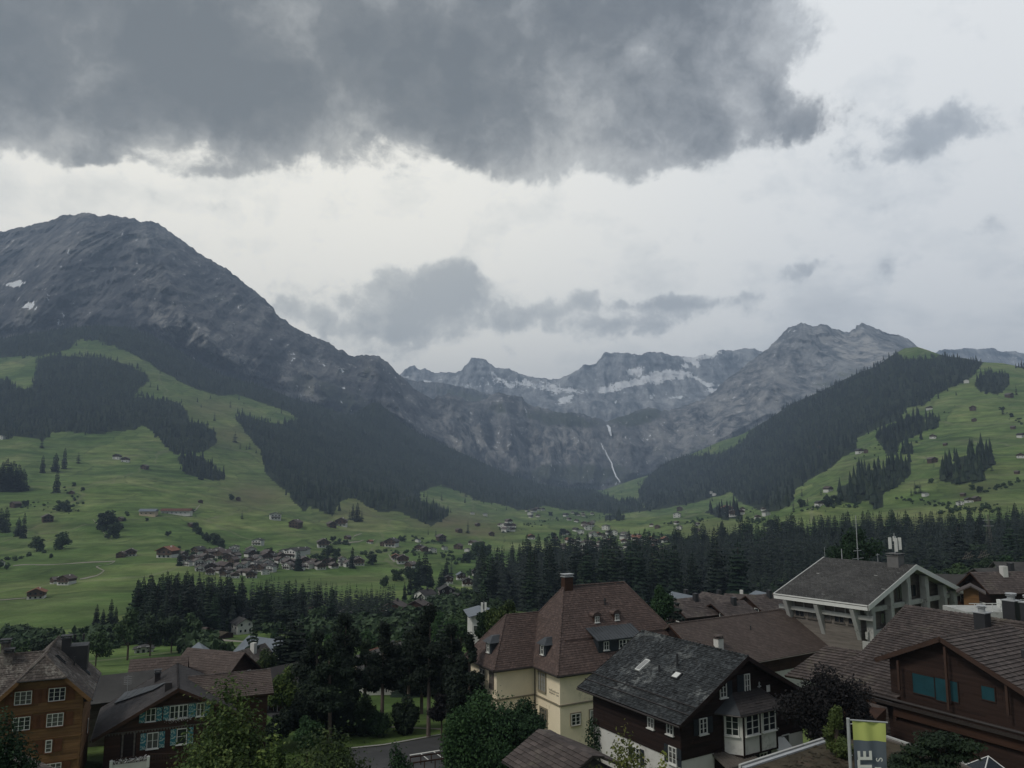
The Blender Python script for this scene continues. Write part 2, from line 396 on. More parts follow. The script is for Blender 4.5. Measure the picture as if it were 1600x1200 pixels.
# columns of the valley sheet: px, then (py, D) from near to far
VC={
-320:[(1015,300),(960,440),(905,640),(850,850),(800,1080),(735,1450),(680,1900),(620,2400),(590,2900),(560,3300)],
0:[(1010,300),(955,440),(905,640),(850,850),(800,1080),(735,1450),(680,1900),(620,2400),(560,2900),(531,3300)],
100:[(1010,290),(955,430),(905,630),(855,840),(800,1100),(738,1480),(680,1930),(620,2430),(560,2900),(517,3350)],
200:[(1010,280),(960,420),(905,620),(860,820),(800,1100),(740,1500),(680,1950),(620,2450),(560,2900),(519,3400)],
300:[(1003,280),(955,420),(905,620),(870,800),(815,1120),(760,1520),(700,1950),(650,2400),(605,2850),(565,3350)],
400:[(1000,280),(950,430),(905,640),(880,800),(830,1150),(780,1550),(730,1950),(680,2350),(635,2800),(592,3350)],
500:[(990,280),(950,420),(905,640),(878,820),(835,1200),(790,1620),(745,2080),(700,2580),(660,3050),(630,3600)],
600:[(985,280),(950,400),(905,630),(872,880),(835,1270),(800,1700),(765,2250),(730,2800),(690,3300),(645,3900)],
700:[(975,290),(950,385),(908,610),(878,850),(845,1200),(815,1680),(790,2250),(762,2900),(730,3500),(698,4150)],
800:[(970,300),(945,380),(910,560),(880,790),(852,1200),(822,1680),(798,2320),(780,2950),(765,3650),(744,4450)],
900:[(965,300),(945,380),(900,560),(880,750),(855,1200),(825,1700),(800,2400),(790,3000),(780,3800),(766,4700)],
1000:[(965,300),(945,380),(900,560),(875,780),(845,1300),(818,1900),(800,2500),(788,3000),(772,3700),(752,4500)],
1100:[(965,300),(940,380),(895,560),(860,800),(832,1300),(808,1900),(790,2400),(765,2900),(735,3400),(710,4000)],
1200:[(960,300),(935,380),(890,560),(850,800),(822,1150),(795,1600),(770,2100),(735,2600),(695,3050),(660,3500)],
1300:[(950,300),(920,380),(880,500),(838,720),(800,980),(760,1330),(715,1800),(675,2300),(635,2700),(605,3100)],
1400:[(940,300),(915,380),(880,480),(835,690),(790,920),(740,1220),(690,1600),(640,2050),(590,2500),(553,2900)],
1500:[(930,300),(910,370),(880,460),(832,640),(775,890),(722,1150),(672,1500),(625,1850),(590,2200),(562,2600)],
1600:[(925,300),(905,370),(875,460),(822,640),(760,900),(710,1150),(660,1450),(622,1750),(597,2050),(578,2400)],
1920:[(925,300),(905,370),(875,460),(822,640),(762,900),(715,1150),(670,1450),(640,1750),(620,2050),(600,2400)]}
A_MAX=.86
Acol=np.linspace(-A_MAX,A_MAX,860)
near_rows=[(2.,-17.),(20.,-21.),(48.,-25.5),(72.,-28.5),(95.,-30.5),(130.,-35.),(200.,-46.)]
rows=list(near_rows)
xs=sorted(VC)
for k in range(10):
    if k<9: rows.append([(x,VC[x][k][0],VC[x][k][1]) for x in xs])
# skyline of the valley sheet in fine detail
sky_pts=[(-320,565),(0,531),(30,524),(60,519),(100,514),(130,510),(165,509),(200,513),(225,521),(250,532),(275,546),(300,562),(325,576),(350,587),(400,602),(430,611),(462,624),(500,634),(525,643),(550,649),(570,636),(587,628),(605,640),(625,660),(662,682),(712,704),(762,726),(800,743),(837,754),(880,762),(925,765),(940,767),(958,761),(975,755),(995,748),(1015,742),(1030,730),(1050,718),(1075,712),(1097,703),(1125,690),(1150,682),(1162,677),(1187,663),(1200,656),(1233,633),(1280,613),(1313,596),(1347,580),(1367,573),(1390,557),(1413,544),(1433,542),(1450,547),(1467,553),(1483,557),(1510,560),(1533,565),(1567,567),(1600,573),(1700,585),(1920,605)]
dsky=lambda x: np.interp(x,xs,[VC[q][9][1] for q in xs])
rows.append([(x,y,float(dsky(x))) for x,y in sky_pts])
Er,Dr=sheet_rows(rows,Acol)
for i in range(len(Er)-1):
    k=61 if i<len(Er)-1 else 1
    Er[i]=smooth1(Er[i],k); Dr[i]=smooth1(Dr[i],k)
Dr[-1]=smooth1(Dr[-1],41)
# local swells that the photograph shows as soft shoulders
Zr=Er*Dr
sub=[4,6,8,8,8,8,8,10,14,18,22,24,24,24,24,24,26]
sub=sub[:len(Zr)-1]
Dd=catmull(Dr,sub); Zd=catmull(Zr,sub)
X=Acol[None,:]*Dd
amp=np.clip((Dd-230)/1200,0,1)
tfin=np.ones(len(Dd)); tfin[-14:]=np.linspace(1,.15,14)
Zd=Zd+ (fbm(X/320,Dd/300,4,3)*26*amp + fbm(X/75,Dd/60,3,9)*4.2*np.clip((Dd-200)/700,0,1)+fbm(X/30,Dd/24,2,12)*.9*np.clip((Dd-150)/400,0,1))*tfin[:,None]
# back side of the skyline drops away
for q,(dd,dz) in enumerate([(80,-25),(400,-260),(900,-700)]):
    Dd=np.vstack([Dd,Dd[-1-q]+dd]); Zd=np.vstack([Zd,Zd[-1-q]+dz])
nvr=len(Dd)-3
VS=Sheet(); VS.A=Acol; VS.D=Dd[:nvr]; VS.Z=Zd[:nvr]; VS.E=np.maximum.accumulate(Zd[:nvr]/Dd[:nvr],axis=0)+np.arange(nvr)[:,None]*1e-9
def sheet_hit(S,px,py):
    a,e=ae(px,py); c=int(np.clip(np.searchsorted(S.A,a),1,len(S.A)-1))
    col=S.E[:,c]; i=int(np.searchsorted(col,e))
    if i>=len(col) or i<1: return None
    t=(e-col[i-1])/max(col[i]-col[i-1],1e-9); D=S.D[i-1,c]*(1-t)+S.D[i,c]*t
    return np.array([a*D,D,e*D])
def gz(Xp,Yp):
    a=Xp/max(Yp,1.); c=(a+A_MAX)/(2*A_MAX)*(len(Acol)-1); c0=int(np.clip(math.floor(c),0,len(Acol)-2)); f=min(max(c-c0,0),1)
    z0=np.interp(Yp,VS.D[:,c0],VS.Z[:,c0]); z1=np.interp(Yp,VS.D[:,c0+1],VS.Z[:,c0+1]); return float(z0*(1-f)+z1*f)

# cover regions (forest floor) in plan, from the photograph's outlines
FOREST={
'upper':[(-60,545),(-60,528),(0,528),(60,515),(130,506),(200,510),(250,528),(300,558),(350,584),(400,598),(462,620),(525,640),(550,646),(570,630),(587,620),(625,655),(662,678),(712,700),(762,722),(800,740),(837,752),(925,763),(945,772),(972,782),(996,783),(1016,798),(960,803),(925,800),(880,797),(850,790),(835,795),(810,798),(792,790),(750,784),(720,769),(687,757),(675,761),(655,770),(657,782),(700,797),(700,806),(675,822),(650,812),(635,806),(620,797),(597,801),(575,792),(560,782),(550,778),(530,787),(520,806),(507,800),(482,790),(480,800),(472,797),(462,785),(445,765),(425,750),(415,740),(410,715),(405,700),(395,688),(383,675),(366,652),(380,646),(400,655),(437,662),(467,655),(455,645),(425,635),(400,625),(390,622),(370,617),(345,620),(312,610),(287,600),(275,592),(265,587),(250,582),(237,570),(225,562),(200,550),(175,540),(150,532),(122,531),(110,545),(95,549),(60,556),(15,558),(-60,565)],
'left':[(-60,590),(0,592),(15,594),(27,607),(50,607),(55,590),(60,560),(85,554),(112,556),(162,557),(200,570),(230,585),(232,595),(217,607),(210,620),(240,622),(277,627),(292,642),(297,660),(312,660),(337,675),(339,692),(320,705),(275,711),(257,697),(240,675),(220,665),(212,672),(175,674),(155,680),(135,677),(82,675),(65,690),(60,684),(25,684),(-60,682)],
'clump_left':[(277,714),(295,712),(322,717),(330,732),(350,737),(350,750),(332,752),(290,742)],
'right_hill':[(1030,727),(1050,715),(1075,710),(1097,712),(1125,708),(1162,690),(1175,672),(1200,655),(1233,630),(1280,610),(1313,593),(1347,577),(1380,562),(1405,552),(1413,560),(1440,562),(1462,560),(1472,551),(1483,555),(1540,563),(1533,570),(1523,583),(1510,597),(1483,607),(1453,623),(1447,633),(1420,637),(1400,657),(1373,667),(1337,687),(1340,703),(1317,713),(1300,730),(1267,747),(1243,763),(1240,785),(1215,800),(1195,800),(1160,788),(1140,768),(1126,775),(1116,776),(1100,782),(1070,788),(1040,794),(1016,798),(996,782),(1000,760),(1012,745)],
'patch_high':[(1367,683),(1387,713),(1400,710),(1407,693),(1447,673),(1443,650),(1420,650),(1400,660),(1373,675)],
'patch_high_small':[(1447,652),(1467,650),(1468,668),(1447,672)],
'patch_low':[(1408,695),(1427,693),(1427,710),(1410,712)],
'patch_long':[(1308,762),(1310,780),(1333,787),(1363,784),(1363,796),(1380,793),(1380,772),(1407,757),(1425,740),(1423,722),(1407,718),(1383,733),(1360,742),(1347,737),(1333,752)],
'patch_right':[(1470,733),(1470,752),(1507,757),(1537,752),(1537,738),(1558,724),(1553,712),(1543,708),(1520,712),(1500,712),(1493,723)],
'patch_top':[(1522,600),(1530,612),(1560,617),(1577,603),(1577,583),(1547,581),(1533,586)],
'edge_top':[(1587,562),(1587,574),(1610,578),(1700,590),(1700,575)],
'valley_clump':[(945,804),(975,806),(975,814),(945,814)],
'gully':[(1100,800),(1118,792),(1150,792),(1160,800),(1160,812),(1130,812)],
}
BAND={  # near conifer bands (base positions)
'centre':[(752,905),(775,895),(800,884),(850,882),(905,880),(960,880),(1000,884),(1060,862),(1120,855),(1160,848),(1235,834),(1300,838),(1380,832),(1440,832),(1520,820),(1700,812),(1700,905),(1500,912),(1400,915),(1250,935),(1180,950),(1040,955),(900,955),(760,955),(740,925)],
'left':[(212,968),(250,955),(330,948),(430,945),(520,945),(600,948),(618,955),(612,975),(560,982),(480,985),(380,985),(300,1000),(240,1010),(210,1000)],
}
def inpoly(px,py,poly):
    px=np.asarray(px,float);py=np.asarray(py,float); r=np.zeros(px.shape,bool); n=len(poly)
    for i in range(n):
        x1,y1=poly[i];x2,y2=poly[(i+1)%n]
        if y1==y2: continue
        c=((y1>py)!=(y2>py))&(px<(x2-x1)*(py-y1)/(y2-y1)+x1); r^=c
    return r
def to_px(X,Y,Z):
    d=Y*CT+Z*ST; return 800+F_PX*X/d, 600-F_PX*(Z*CT-Y*ST)/d
Xg=Acol[None,:]*Dd
PX,PY=to_px(Xg,Dd,Zd)
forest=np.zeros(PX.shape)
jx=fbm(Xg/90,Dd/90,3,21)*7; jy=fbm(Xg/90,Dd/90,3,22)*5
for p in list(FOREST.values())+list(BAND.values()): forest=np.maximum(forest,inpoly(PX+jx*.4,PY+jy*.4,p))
forest[:len(near_rows)*6]*=1
dry=np.zeros(PX.shape)
for cx_,cy_,rx,ry,s_ in [(400,775,60,22,.8),(560,800,60,25,.6),(700,815,60,14,.9),(745,830,50,10,.8),(360,680,50,18,.6),(420,700,30,20,.5),(70,823,30,10,.5),(330,640,50,20,.5),(1420,820,80,25,.5),(1530,760,60,20,.45),(1350,735,40,15,.4),(1120,830,60,14,.5),(180,590,80,40,.25)]:
    dry=np.maximum(dry,s_*np.exp(-((PX-cx_)/rx)**2-((PY-cy_)/ry)**2))
me=mesh_np('valley_ground',np.stack([Xg,Dd,Zd],-1).reshape(-1,3),grid_faces(*Dd.shape),[],True)
for nm,arr in (('forest',forest),('dry',dry)):
    at=me.attributes.new(nm,'FLOAT','POINT'); at.data.foreach_set('value',arr.astype(np.float32).ravel())
m,t,b=new_mat('meadow',.95,.1)
pos=t.n('ShaderNodeNewGeometry').outputs['Position']
n1=t.noise(pos,.006,6,.6).outputs[0]; n2=t.noise(pos,.05,5,.65).outputs[0]; n3=t.noise(t.v('MULTIPLY',pos,(1,1,6)),.012,5,.6,1.2).outputs[0]; n4=t.noise(pos,.8,4,.7).outputs[0]
c=t.ramp(t.m('ADD',t.m('MULTIPLY',n1,.55),t.m('MULTIPLY',n3,.45)),[(.34,(.054,.094,.024)),(.45,(.082,.132,.036)),(.53,(.118,.166,.052)),(.64,(.172,.200,.080))])
c=t.mix(1.,c,t.ramp(n2,[(.3,.72),(.7,1.25)]),'MULTIPLY')
c=t.mix(1.,c,t.ramp(n4,[(.3,.85),(.7,1.12)]),'MULTIPLY')
wpos=t.v('ADD',pos,t.v('MULTIPLY',t.noise(pos,.01,3,.5).outputs['Color'],(70,70,0)))
vf=t.n('ShaderNodeTexVoronoi',{'Vector':t.v('MULTIPLY',wpos,(1,.55,0)),'Scale':.0085}).outputs['Color']
vs=t.n('ShaderNodeSeparateColor',{0:vf}).outputs[0]
c=t.mix(1.,c,t.ramp(vs,[(0.,(.74,.80,.78)),(.5,(1.,1.,1.)),(1.,(1.26,1.16,1.2))]),'MULTIPLY')
nt=t.noise(t.v('MULTIPLY',wpos,(.25,.25,5.)),.05,4,.6).outputs[0]
c=t.mix(1.,c,t.ramp(nt,[(.35,.72),(.5,1.),(.66,1.22)]),'MULTIPLY')
ve=t.n('ShaderNodeTexVoronoi',{'Vector':t.v('MULTIPLY',wpos,(1,.55,0)),'Scale':.0085},feature='DISTANCE_TO_EDGE').outputs['Distance']
c=t.mix(t.m('MULTIPLY',t.mr(ve,.022,.004),t.mr(n2,.45,.55,.0,.55)),c,(.022,.040,.014))
ve2=t.n('ShaderNodeTexVoronoi',{'Vector':t.v('MULTIPLY',wpos,(.8,.35,0)),'Scale':.0045},feature='DISTANCE_TO_EDGE').outputs['Distance']
c=t.mix(t.m('MULTIPLY',t.mr(ve2,.008,.003),.35),c,(.20,.19,.13))
fa=t.n('ShaderNodeAttribute',attribute_name='forest').outputs['Fac']; da=t.n('ShaderNodeAttribute',attribute_name='dry').outputs['Fac']
c=t.mix(t.m('MULTIPLY',da,t.mr(n2,.3,.6,.5,1.)),c,(.135,.115,.062))
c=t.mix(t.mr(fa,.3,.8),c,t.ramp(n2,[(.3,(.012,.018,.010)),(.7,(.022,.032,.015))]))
t.t.links.new(c,b.inputs['Base Color'])
bp=t.n('ShaderNodeBump',{'Strength':.5,'Distance':3.,'Height':t.noise(pos,.09,5,.65).outputs[0]}); t.t.links.new(bp.outputs[0],b.inputs['Normal'])
me.materials.append(m); M['meadow']=m
link('valley_ground',me,kind='structure',label='green valley floor and meadow slopes')
# base ground out to the horizon
g=G(); g.poly([(-30000,-30000,-135),(30000,-30000,-135),(30000,30000,-135),(-30000,30000,-135)]); g.build('ground','meadow',kind='structure')
g=G(); g.poly([(-200,-160,-14),(200,-160,-14),(200,2,-17.3),(-200,2,-17.3)]); g.build('hillside','meadow',kind='structure')

# ------------------------------------------------------------------ mountains
def mountain(name,label,rows,ncol,sub,a0,a1,relief,rs,seed,strata,cover=None,back=((200,-100),(900,-900)),smooth_rows=(),rib=(1.,1.),spurs=()):
    A=np.linspace(a0,a1,ncol); E,D=sheet_rows(rows,A)
    for i in range(len(E)):
        k=9 if i in smooth_rows else 1
        if i<len(E)-1: E[i]=smooth1(E[i],max(9,ncol//60)); 
        D[i]=smooth1(D[i],max(9,ncol//30))
    E[-1]+= fbm(A*80,A*0,4,seed+5)*.0024+fbm(A*300,A*0,3,seed+6)*.0016
    Ed=catmull(E,sub); Dd_=catmull(D,sub)
    n=len(Ed); tt=np.linspace(0,1,n)[:,None]
    Xa=A[None,:]*Dd_; Za=Ed*Dd_
    # ribs and gullies: depth relief, running down the face with warp
    wx=fbm(Xa/rs/1.5,Za/rs/1.5,3,seed+1)*.55
    r1=ridged(Xa/rs*rib[0]+wx,Za/rs*.32*rib[1]+wx,6,seed)
    r2=ridged(Xa/rs*3.3+wx*2,Za/rs*1.3,4,seed+3)
    r3=fbm(Xa/rs*.4,Za/rs*.4,3,seed+8)
    st=np.abs(((Za+Xa*.12+fbm(Xa/rs,Za/rs,3,seed+9)*60)/strata)%1-.5)*2
    fade=np.clip(tt*8,0,1)*np.clip((1-tt)*14+.25,0,1)
    r4=ridged(Xa/rs*9+wx*5,Za/rs*4,3,seed+14)
    dD=-(r4-.55)*relief*.16*fade-(r1-.55)*relief*1.5*fade-(r2-.55)*relief*.42*fade-r3*relief*1.1*fade-(st-.5)*relief*.14*fade
    PX0,PY0=to_px(Xa,Dd_,Za); jx=fbm(PX0/30,PY0/30,3,seed+20)*9
    for pl,am,wd in spurs:
        dm=np.full(PX0.shape,1e9)
        for (x0,y0),(x1,y1) in zip(pl,pl[1:]):
            vx,vy=x1-x0,y1-y0; t_=np.clip(((PX0+jx-x0)*vx+(PY0-y0)*vy)/(vx*vx+vy*vy),0,1)
            dm=np.minimum(dm,np.hypot(PX0+jx-x0-t_*vx,PY0-y0-t_*vy))
        dD=dD-am*np.maximum(0,1-dm/wd)**1.2*np.clip((1-tt)*9,0,1)*np.clip(tt*6,0,1)
    Dn=Dd_+dD; Xn=A[None,:]*Dn; Zn=Ed*Dn
    S=Sheet(); S.A=A; S.D=Dn.copy(); S.Z=Zn.copy(); S.E=np.maximum.accumulate(Zn/Dn,axis=0)+np.arange(n)[:,None]*1e-9
    cx0=[Dn];cz0=[Zn]
    for dd,dz in back:
        cx0.append(cx0[-1][-1:]+dd); cz0.append(cz0[-1][-1:]+dz)
    Dn=np.vstack(cx0); Zn=np.vstack(cz0); Xn=A[None,:]*Dn
    me=mesh_np(name,np.stack([Xn,Dn,Zn],-1).reshape(-1,3),grid_faces(*Dn.shape),[],True)
    px,py=to_px(Xn,Dn,Zn)
    me_attrs=cover(px,py,Xn,Zn) if cover else {}
    for nm in ('snow','veg','pale','light'):
        arr=me_attrs.get(nm,np.zeros(px.shape)); at=me.attributes.new(nm,'FLOAT','POINT'); at.data.foreach_set('value',np.asarray(arr,np.float32).ravel())
    me.materials.append(M['rock'])
    link(name,me,kind='structure',label=label)
    return S
m,t,b=new_mat('rock',.95,.1); M['rock']=m
pos=t.n('ShaderNodeNewGeometry').outputs['Position']
wp=t.v('ADD',pos,t.v('MULTIPLY',t.noise(pos,.004,3,.5).outputs['Color'],(120,120,60)))
na=t.noise(t.v('MULTIPLY',wp,(1,.33,.30)),.0052,9,.60).outputs[0]
nb=t.noise(t.v('MULTIPLY',wp,(.25,.25,1.6)),.009,8,.60).outputs[0]
nc_=t.noise(t.v('MULTIPLY',wp,(1,.4,.38)),.017,8,.68,.4).outputs[0]
mixn=t.m('ADD',t.m('ADD',t.m('MULTIPLY',na,.48),t.m('MULTIPLY',nb,.16)),t.m('MULTIPLY',nc_,.36))
nd=t.noise(t.v('MULTIPLY',wp,(1,.5,.45)),.055,6,.7).outputs[0]
mixn=t.m('ADD',t.m('MULTIPLY',mixn,.78),t.m('MULTIPLY',nd,.22))
cd=t.ramp(mixn,[(.42,(.026,.030,.036)),(.46,(.055,.058,.065)),(.495,(.092,.092,.098)),(.53,(.140,.137,.138)),(.60,(.27,.26,.25))])  # strong contrast puts shade of the relief into the rock colour
cl=t.ramp(mixn,[(.42,(.07,.085,.10)),(.46,(.15,.168,.185)),(.495,(.235,.25,.268)),(.53,(.33,.345,.36)),(.59,(.50,.51,.51))])  # paler bluish ramp: distance haze put into the farther rock's colour
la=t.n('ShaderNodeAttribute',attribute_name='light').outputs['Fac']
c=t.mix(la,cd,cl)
va=t.n('ShaderNodeAttribute',attribute_name='veg').outputs['Fac']; pa=t.n('ShaderNodeAttribute',attribute_name='pale').outputs['Fac']; sa=t.n('ShaderNodeAttribute',attribute_name='snow').outputs['Fac']
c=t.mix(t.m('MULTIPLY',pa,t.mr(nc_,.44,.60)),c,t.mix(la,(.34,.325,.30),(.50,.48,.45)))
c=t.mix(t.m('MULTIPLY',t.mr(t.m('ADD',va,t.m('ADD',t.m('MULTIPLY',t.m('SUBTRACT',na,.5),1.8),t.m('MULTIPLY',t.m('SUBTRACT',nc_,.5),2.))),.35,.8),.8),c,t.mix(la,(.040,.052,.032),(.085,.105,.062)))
c=t.mix(t.mr(t.m('ADD',sa,t.m('ADD',t.m('MULTIPLY',t.m('SUBTRACT',nc_,.5),2.0),t.m('MULTIPLY',t.m('SUBTRACT',nd,.5),2.2))),.44,.52),c,(.92,.93,.94))
t.t.links.new(c,b.inputs['Base Color'])
bh=t.m('ADD',t.m('ADD',t.m('MULTIPLY',na,1.),t.m('MULTIPLY',nc_,.6)),t.m('MULTIPLY',nd,.28))
bp=t.n('ShaderNodeBump',{'Strength':.95,'Distance':55.,'Height':bh}); t.t.links.new(bp.outputs[0],b.inputs['Normal'])

def gsum(px,py,lst,ang=0.):
    r=np.zeros(px.shape)
    px=px+fbm(px/26,py/18,4,71)*14; py=py+fbm(px/22,py/15,4,72)*7
    for q in lst:
        cx_,cy_,rx,ry,s_=q[:5]; th=math.radians(q[5]) if len(q)>5 else 0.
        dx=px-cx_;dy=py-cy_; u=dx*math.cos(th)+dy*math.sin(th); v=-dx*math.sin(th)+dy*math.cos(th)
        r=np.maximum(r,s_*np.exp(-((u/rx)**2+(v/ry)**2)**1.5))
    return r
# left massif, falling to the cliffs at the valley head, and the grey mountain to the right of the waterfall
ridge=[(-400,455),(-250,400),(0,361),(30,356),(75,345),(100,337),(120,334),(137,331),(150,335),(155,339),(170,335),(185,338),(200,339),(212,340),(219,347),(235,345),(250,352),(280,372),(305,390),(330,408),(352,419),(366,430),(380,440),(400,455),(415,470),(428,483),(431,492),(445,500),(465,513),(490,527),(503,531),(515,535),(528,548),(535,548),(545,553),(555,556),(583,553),(600,562),(620,582),(640,600),(660,618),(676,627),(682,620),(702,613),(715,617),(732,629),(750,625),(780,614),(800,620),(815,619),(825,630),(845,636),(865,644),(895,644),(910,645),(927,652),(945,658),(950,657),(975,650),(1000,640),(1017,637),(1032,640),(1050,640),(1065,635),(1095,625),(1120,607),(1150,582),(1175,562),(1200,544),(1217,525),(1227,516),(1237,510),(1253,503),(1262,506),(1270,510),(1277,508),(1283,505),(1292,508),(1300,513),(1315,516),(1327,518),(1337,516),(1338,509),(1347,505),(1357,507),(1367,512),(1382,520),(1403,523),(1420,530),(1433,542),(1460,556),(1500,575),(1700,640)]
dR=lambda x:float(np.interp(x,[-400,0,140,430,585,680,700,800,900,950,1050,1250,1450,1700],[5000,4900,4800,4700,5000,5300,5700,5950,6150,6300,6400,6700,6700,6700]))
dB=lambda x:float(np.interp(x,[-400,0,200,430,585,700,800,900,970,1050,1200,1450,1700],[3600,3600,3650,3850,4200,4550,4900,5200,5300,5200,5000,4700,4500]))
xr=[-400,-200,0,100,200,300,400,500,600,700,800,900,1000,1100,1200,1300,1400,1500,1700]
ry=lambda x:float(np.interp(x,[p[0] for p in ridge],[p[1] for p in ridge]))
basey=lambda x:float(np.interp(x,[p[0] for p in sky_pts],[p[1] for p in sky_pts]))+28
def midrow(f,g): return [(x,basey(x)*(1-f)+ry(x)*f,dB(x)*(1-g)+dR(x)*g) for x in xr]
def cov1(px,py,X_,Z_):
    d={}
    d['snow']=gsum(px,py,[(26,444,14,6,1.,-20),(45,475,12,4.5,1.,-22),(96,417,4,1.4,.9,-20),(538,605,3,4,.8),(312,435,4,1.5,.5)])
    d['pale']=gsum(px,py,[(285,515,75,22,1.,28),(370,560,60,14,.9,30),(240,430,60,20,.4,40),(240,375,35,22,.5,30),(475,605,45,22,1.,30),(735,690,60,30,.9,40),(800,720,60,25,.6,30),(880,700,60,40,.8),(1150,640,120,60,.6,-30),(1230,590,100,50,.4,-20),(1340,545,75,32,1.,18),(1300,530,40,14,.8,25),(1070,670,70,30,.5),(880,730,60,20,.6)])
    rr=np.interp(px,[p[0] for p in ridge],[p[1] for p in ridge])
    v=gsum(px,py,[(540,630,90,30,.75,25),(600,600,30,30,.3),(780,640,40,10,.5),(880,655,70,12,.95,8),(990,652,50,14,.95,-12),(900,740,120,18,.9),(700,640,60,25,.3),(330,560,60,14,.5,28),(560,585,60,14,.3),(620,690,80,16,.75,28),(720,640,30,20,.35),(1110,700,60,18,.4,-20),(1320,590,60,16,.5,-15),(1020,715,40,25,.4),(300,470,120,40,.28,30),(100,500,150,30,.2)])
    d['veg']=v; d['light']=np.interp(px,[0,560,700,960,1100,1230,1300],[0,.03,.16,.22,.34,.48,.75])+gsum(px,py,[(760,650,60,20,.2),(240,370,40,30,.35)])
    return d
rows1=[[(x,basey(x)+10,dB(x)-60) for x in xr],midrow(.18,.12),midrow(.5,.42),midrow(.8,.75),[(x,y,dR(x)) for x,y in ridge]]
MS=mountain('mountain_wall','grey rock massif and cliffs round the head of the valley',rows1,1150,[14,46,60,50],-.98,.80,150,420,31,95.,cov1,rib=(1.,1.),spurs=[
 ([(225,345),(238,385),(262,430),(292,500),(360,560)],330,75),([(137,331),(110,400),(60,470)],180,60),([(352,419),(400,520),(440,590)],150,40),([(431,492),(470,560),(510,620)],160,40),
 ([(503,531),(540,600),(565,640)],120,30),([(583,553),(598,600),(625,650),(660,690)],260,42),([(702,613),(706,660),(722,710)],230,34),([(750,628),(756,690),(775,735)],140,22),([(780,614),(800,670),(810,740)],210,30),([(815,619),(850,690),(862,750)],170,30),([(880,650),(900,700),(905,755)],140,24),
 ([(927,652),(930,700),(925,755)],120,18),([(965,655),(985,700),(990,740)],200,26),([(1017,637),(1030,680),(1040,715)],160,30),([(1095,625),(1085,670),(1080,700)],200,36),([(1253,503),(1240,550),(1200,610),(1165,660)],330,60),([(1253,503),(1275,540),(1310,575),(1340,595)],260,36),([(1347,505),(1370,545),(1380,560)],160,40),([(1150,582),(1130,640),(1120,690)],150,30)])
# greenish shoulder behind the cliffs
rows2=[[(560,650,6700),(700,650,6700),(860,655,6800)],[(560,600,6900),(625,589,7000),(662,596,7000),(700,599,7000),(732,607,7000),(762,614,7000),(790,627,7000),(860,650,7000)]]
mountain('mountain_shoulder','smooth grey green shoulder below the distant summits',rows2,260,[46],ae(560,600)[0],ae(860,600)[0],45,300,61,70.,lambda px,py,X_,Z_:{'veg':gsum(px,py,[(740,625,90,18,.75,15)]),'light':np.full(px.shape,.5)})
far=[(560,600),(600,592),(622,588),(625,584),(633,577),(641,573),(647,570),(652,574),(660,577),(680,581),(700,583),(712,584),(722,578),(726,572),(733,565),(736,561),(760,561),(763,566),(775,575),(800,579),(830,587),(845,589),(866,592),(880,589),(900,580),(912,571),(922,572),(930,568),(938,558),(945,549),(955,552),(970,553),(985,553),(1000,555),(1010,552),(1020,550),(1035,551),(1050,556),(1060,558),(1075,558),(1090,556),(1110,555),(1115,551),(1125,548),(1145,547),(1165,545),(1180,546),(1190,550),(1200,548),(1260,545),(1400,552),(1440,556),(1460,552),(1467,547),(1480,545),(1510,546),(1540,544),(1555,544),(1575,550),(1585,549),(1595,552),(1620,556),(1700,560),(1900,570)]
fy=lambda x:float(np.interp(x,[p[0] for p in far],[p[1] for p in far]))
xf=[560,640,700,760,840,880,940,1000,1060,1120,1200,1300,1450,1700,1900]
def cov3(px,py,X_,Z_):
    sn=1.18*gsum(px,py,[(990,600,55,6,.85,-9),(945,607,14,5,.9),(1045,586,32,7,.9,-5),(1095,595,28,4,.8,22),(1085,563,14,6,1.,20),(1068,572,10,4,.7),(1110,610,14,3,.8,35),(995,582,14,9,.7),(880,625,14,6,.8,-30),(830,601,60,8,.58,8),(870,608,40,6,.62,8),(668,594,8,2,.9,20),(632,589,6,1.6,.9),(690,590,5,1.5,.7),(790,594,20,4,.65,25),(1060,621,14,2.5,.6),(965,624,5,2,.8,-50),(1103,558,30,4,.75,-8),(1015,620,6,3,.6,-40),(750,600,40,8,.3)])
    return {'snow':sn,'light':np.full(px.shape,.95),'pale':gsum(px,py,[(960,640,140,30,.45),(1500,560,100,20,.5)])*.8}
rows3=[[(x,690,7900) for x in xf],[(x,640,8100) for x in xf],[(x,fy(x)*.35+640*.65,8500) for x in xf],[(x,y,9000) for x,y in far]]
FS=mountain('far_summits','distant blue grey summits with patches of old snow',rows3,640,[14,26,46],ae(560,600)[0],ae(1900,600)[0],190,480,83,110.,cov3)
M['water_white']=varied('water_white',(.78,.80,.82),.08,.02,.6,.3)
def ribbon(S,pts,wpx,off,name,mat,label):
    g=G(); P=[sheet_hit(S,x,y) for x,y in pts]; P=[p*(1-off/p[1]) for p in P if p is not None]
    for i in range(len(P)-1):
        a,b_=P[i],P[i+1]; wa=wpx[min(i,len(wpx)-1)]*a[1]/F_PX; wb=wpx[min(i+1,len(wpx)-1)]*b_[1]/F_PX
        g.prism([a-(wa/2,0,0),a+(wa/2,0,0),b_+(wb/2,0,0),b_-(wb/2,0,0)],(0,wa*.6,0))
    return g_top(g,name,mat,P[0],label,None,kind='structure')
ribbon(MS,[(949,664),(952,668),(953,674),(955,681)],[2.4,4.5,3.4,2.2],35,'waterfall','water_white','white upper waterfall dropping from the notch in the cliffs')
ribbon(MS,[(946,704),(948,710),(952,717),(956,724),(957,730),(960,738),(963,745),(967,750),(969,754)],[1.,1.6,2.,1.8,2.2,2.,2.2,2.,1.2],45,'waterfall','water_white','long white lower waterfall down the valley head cliff')
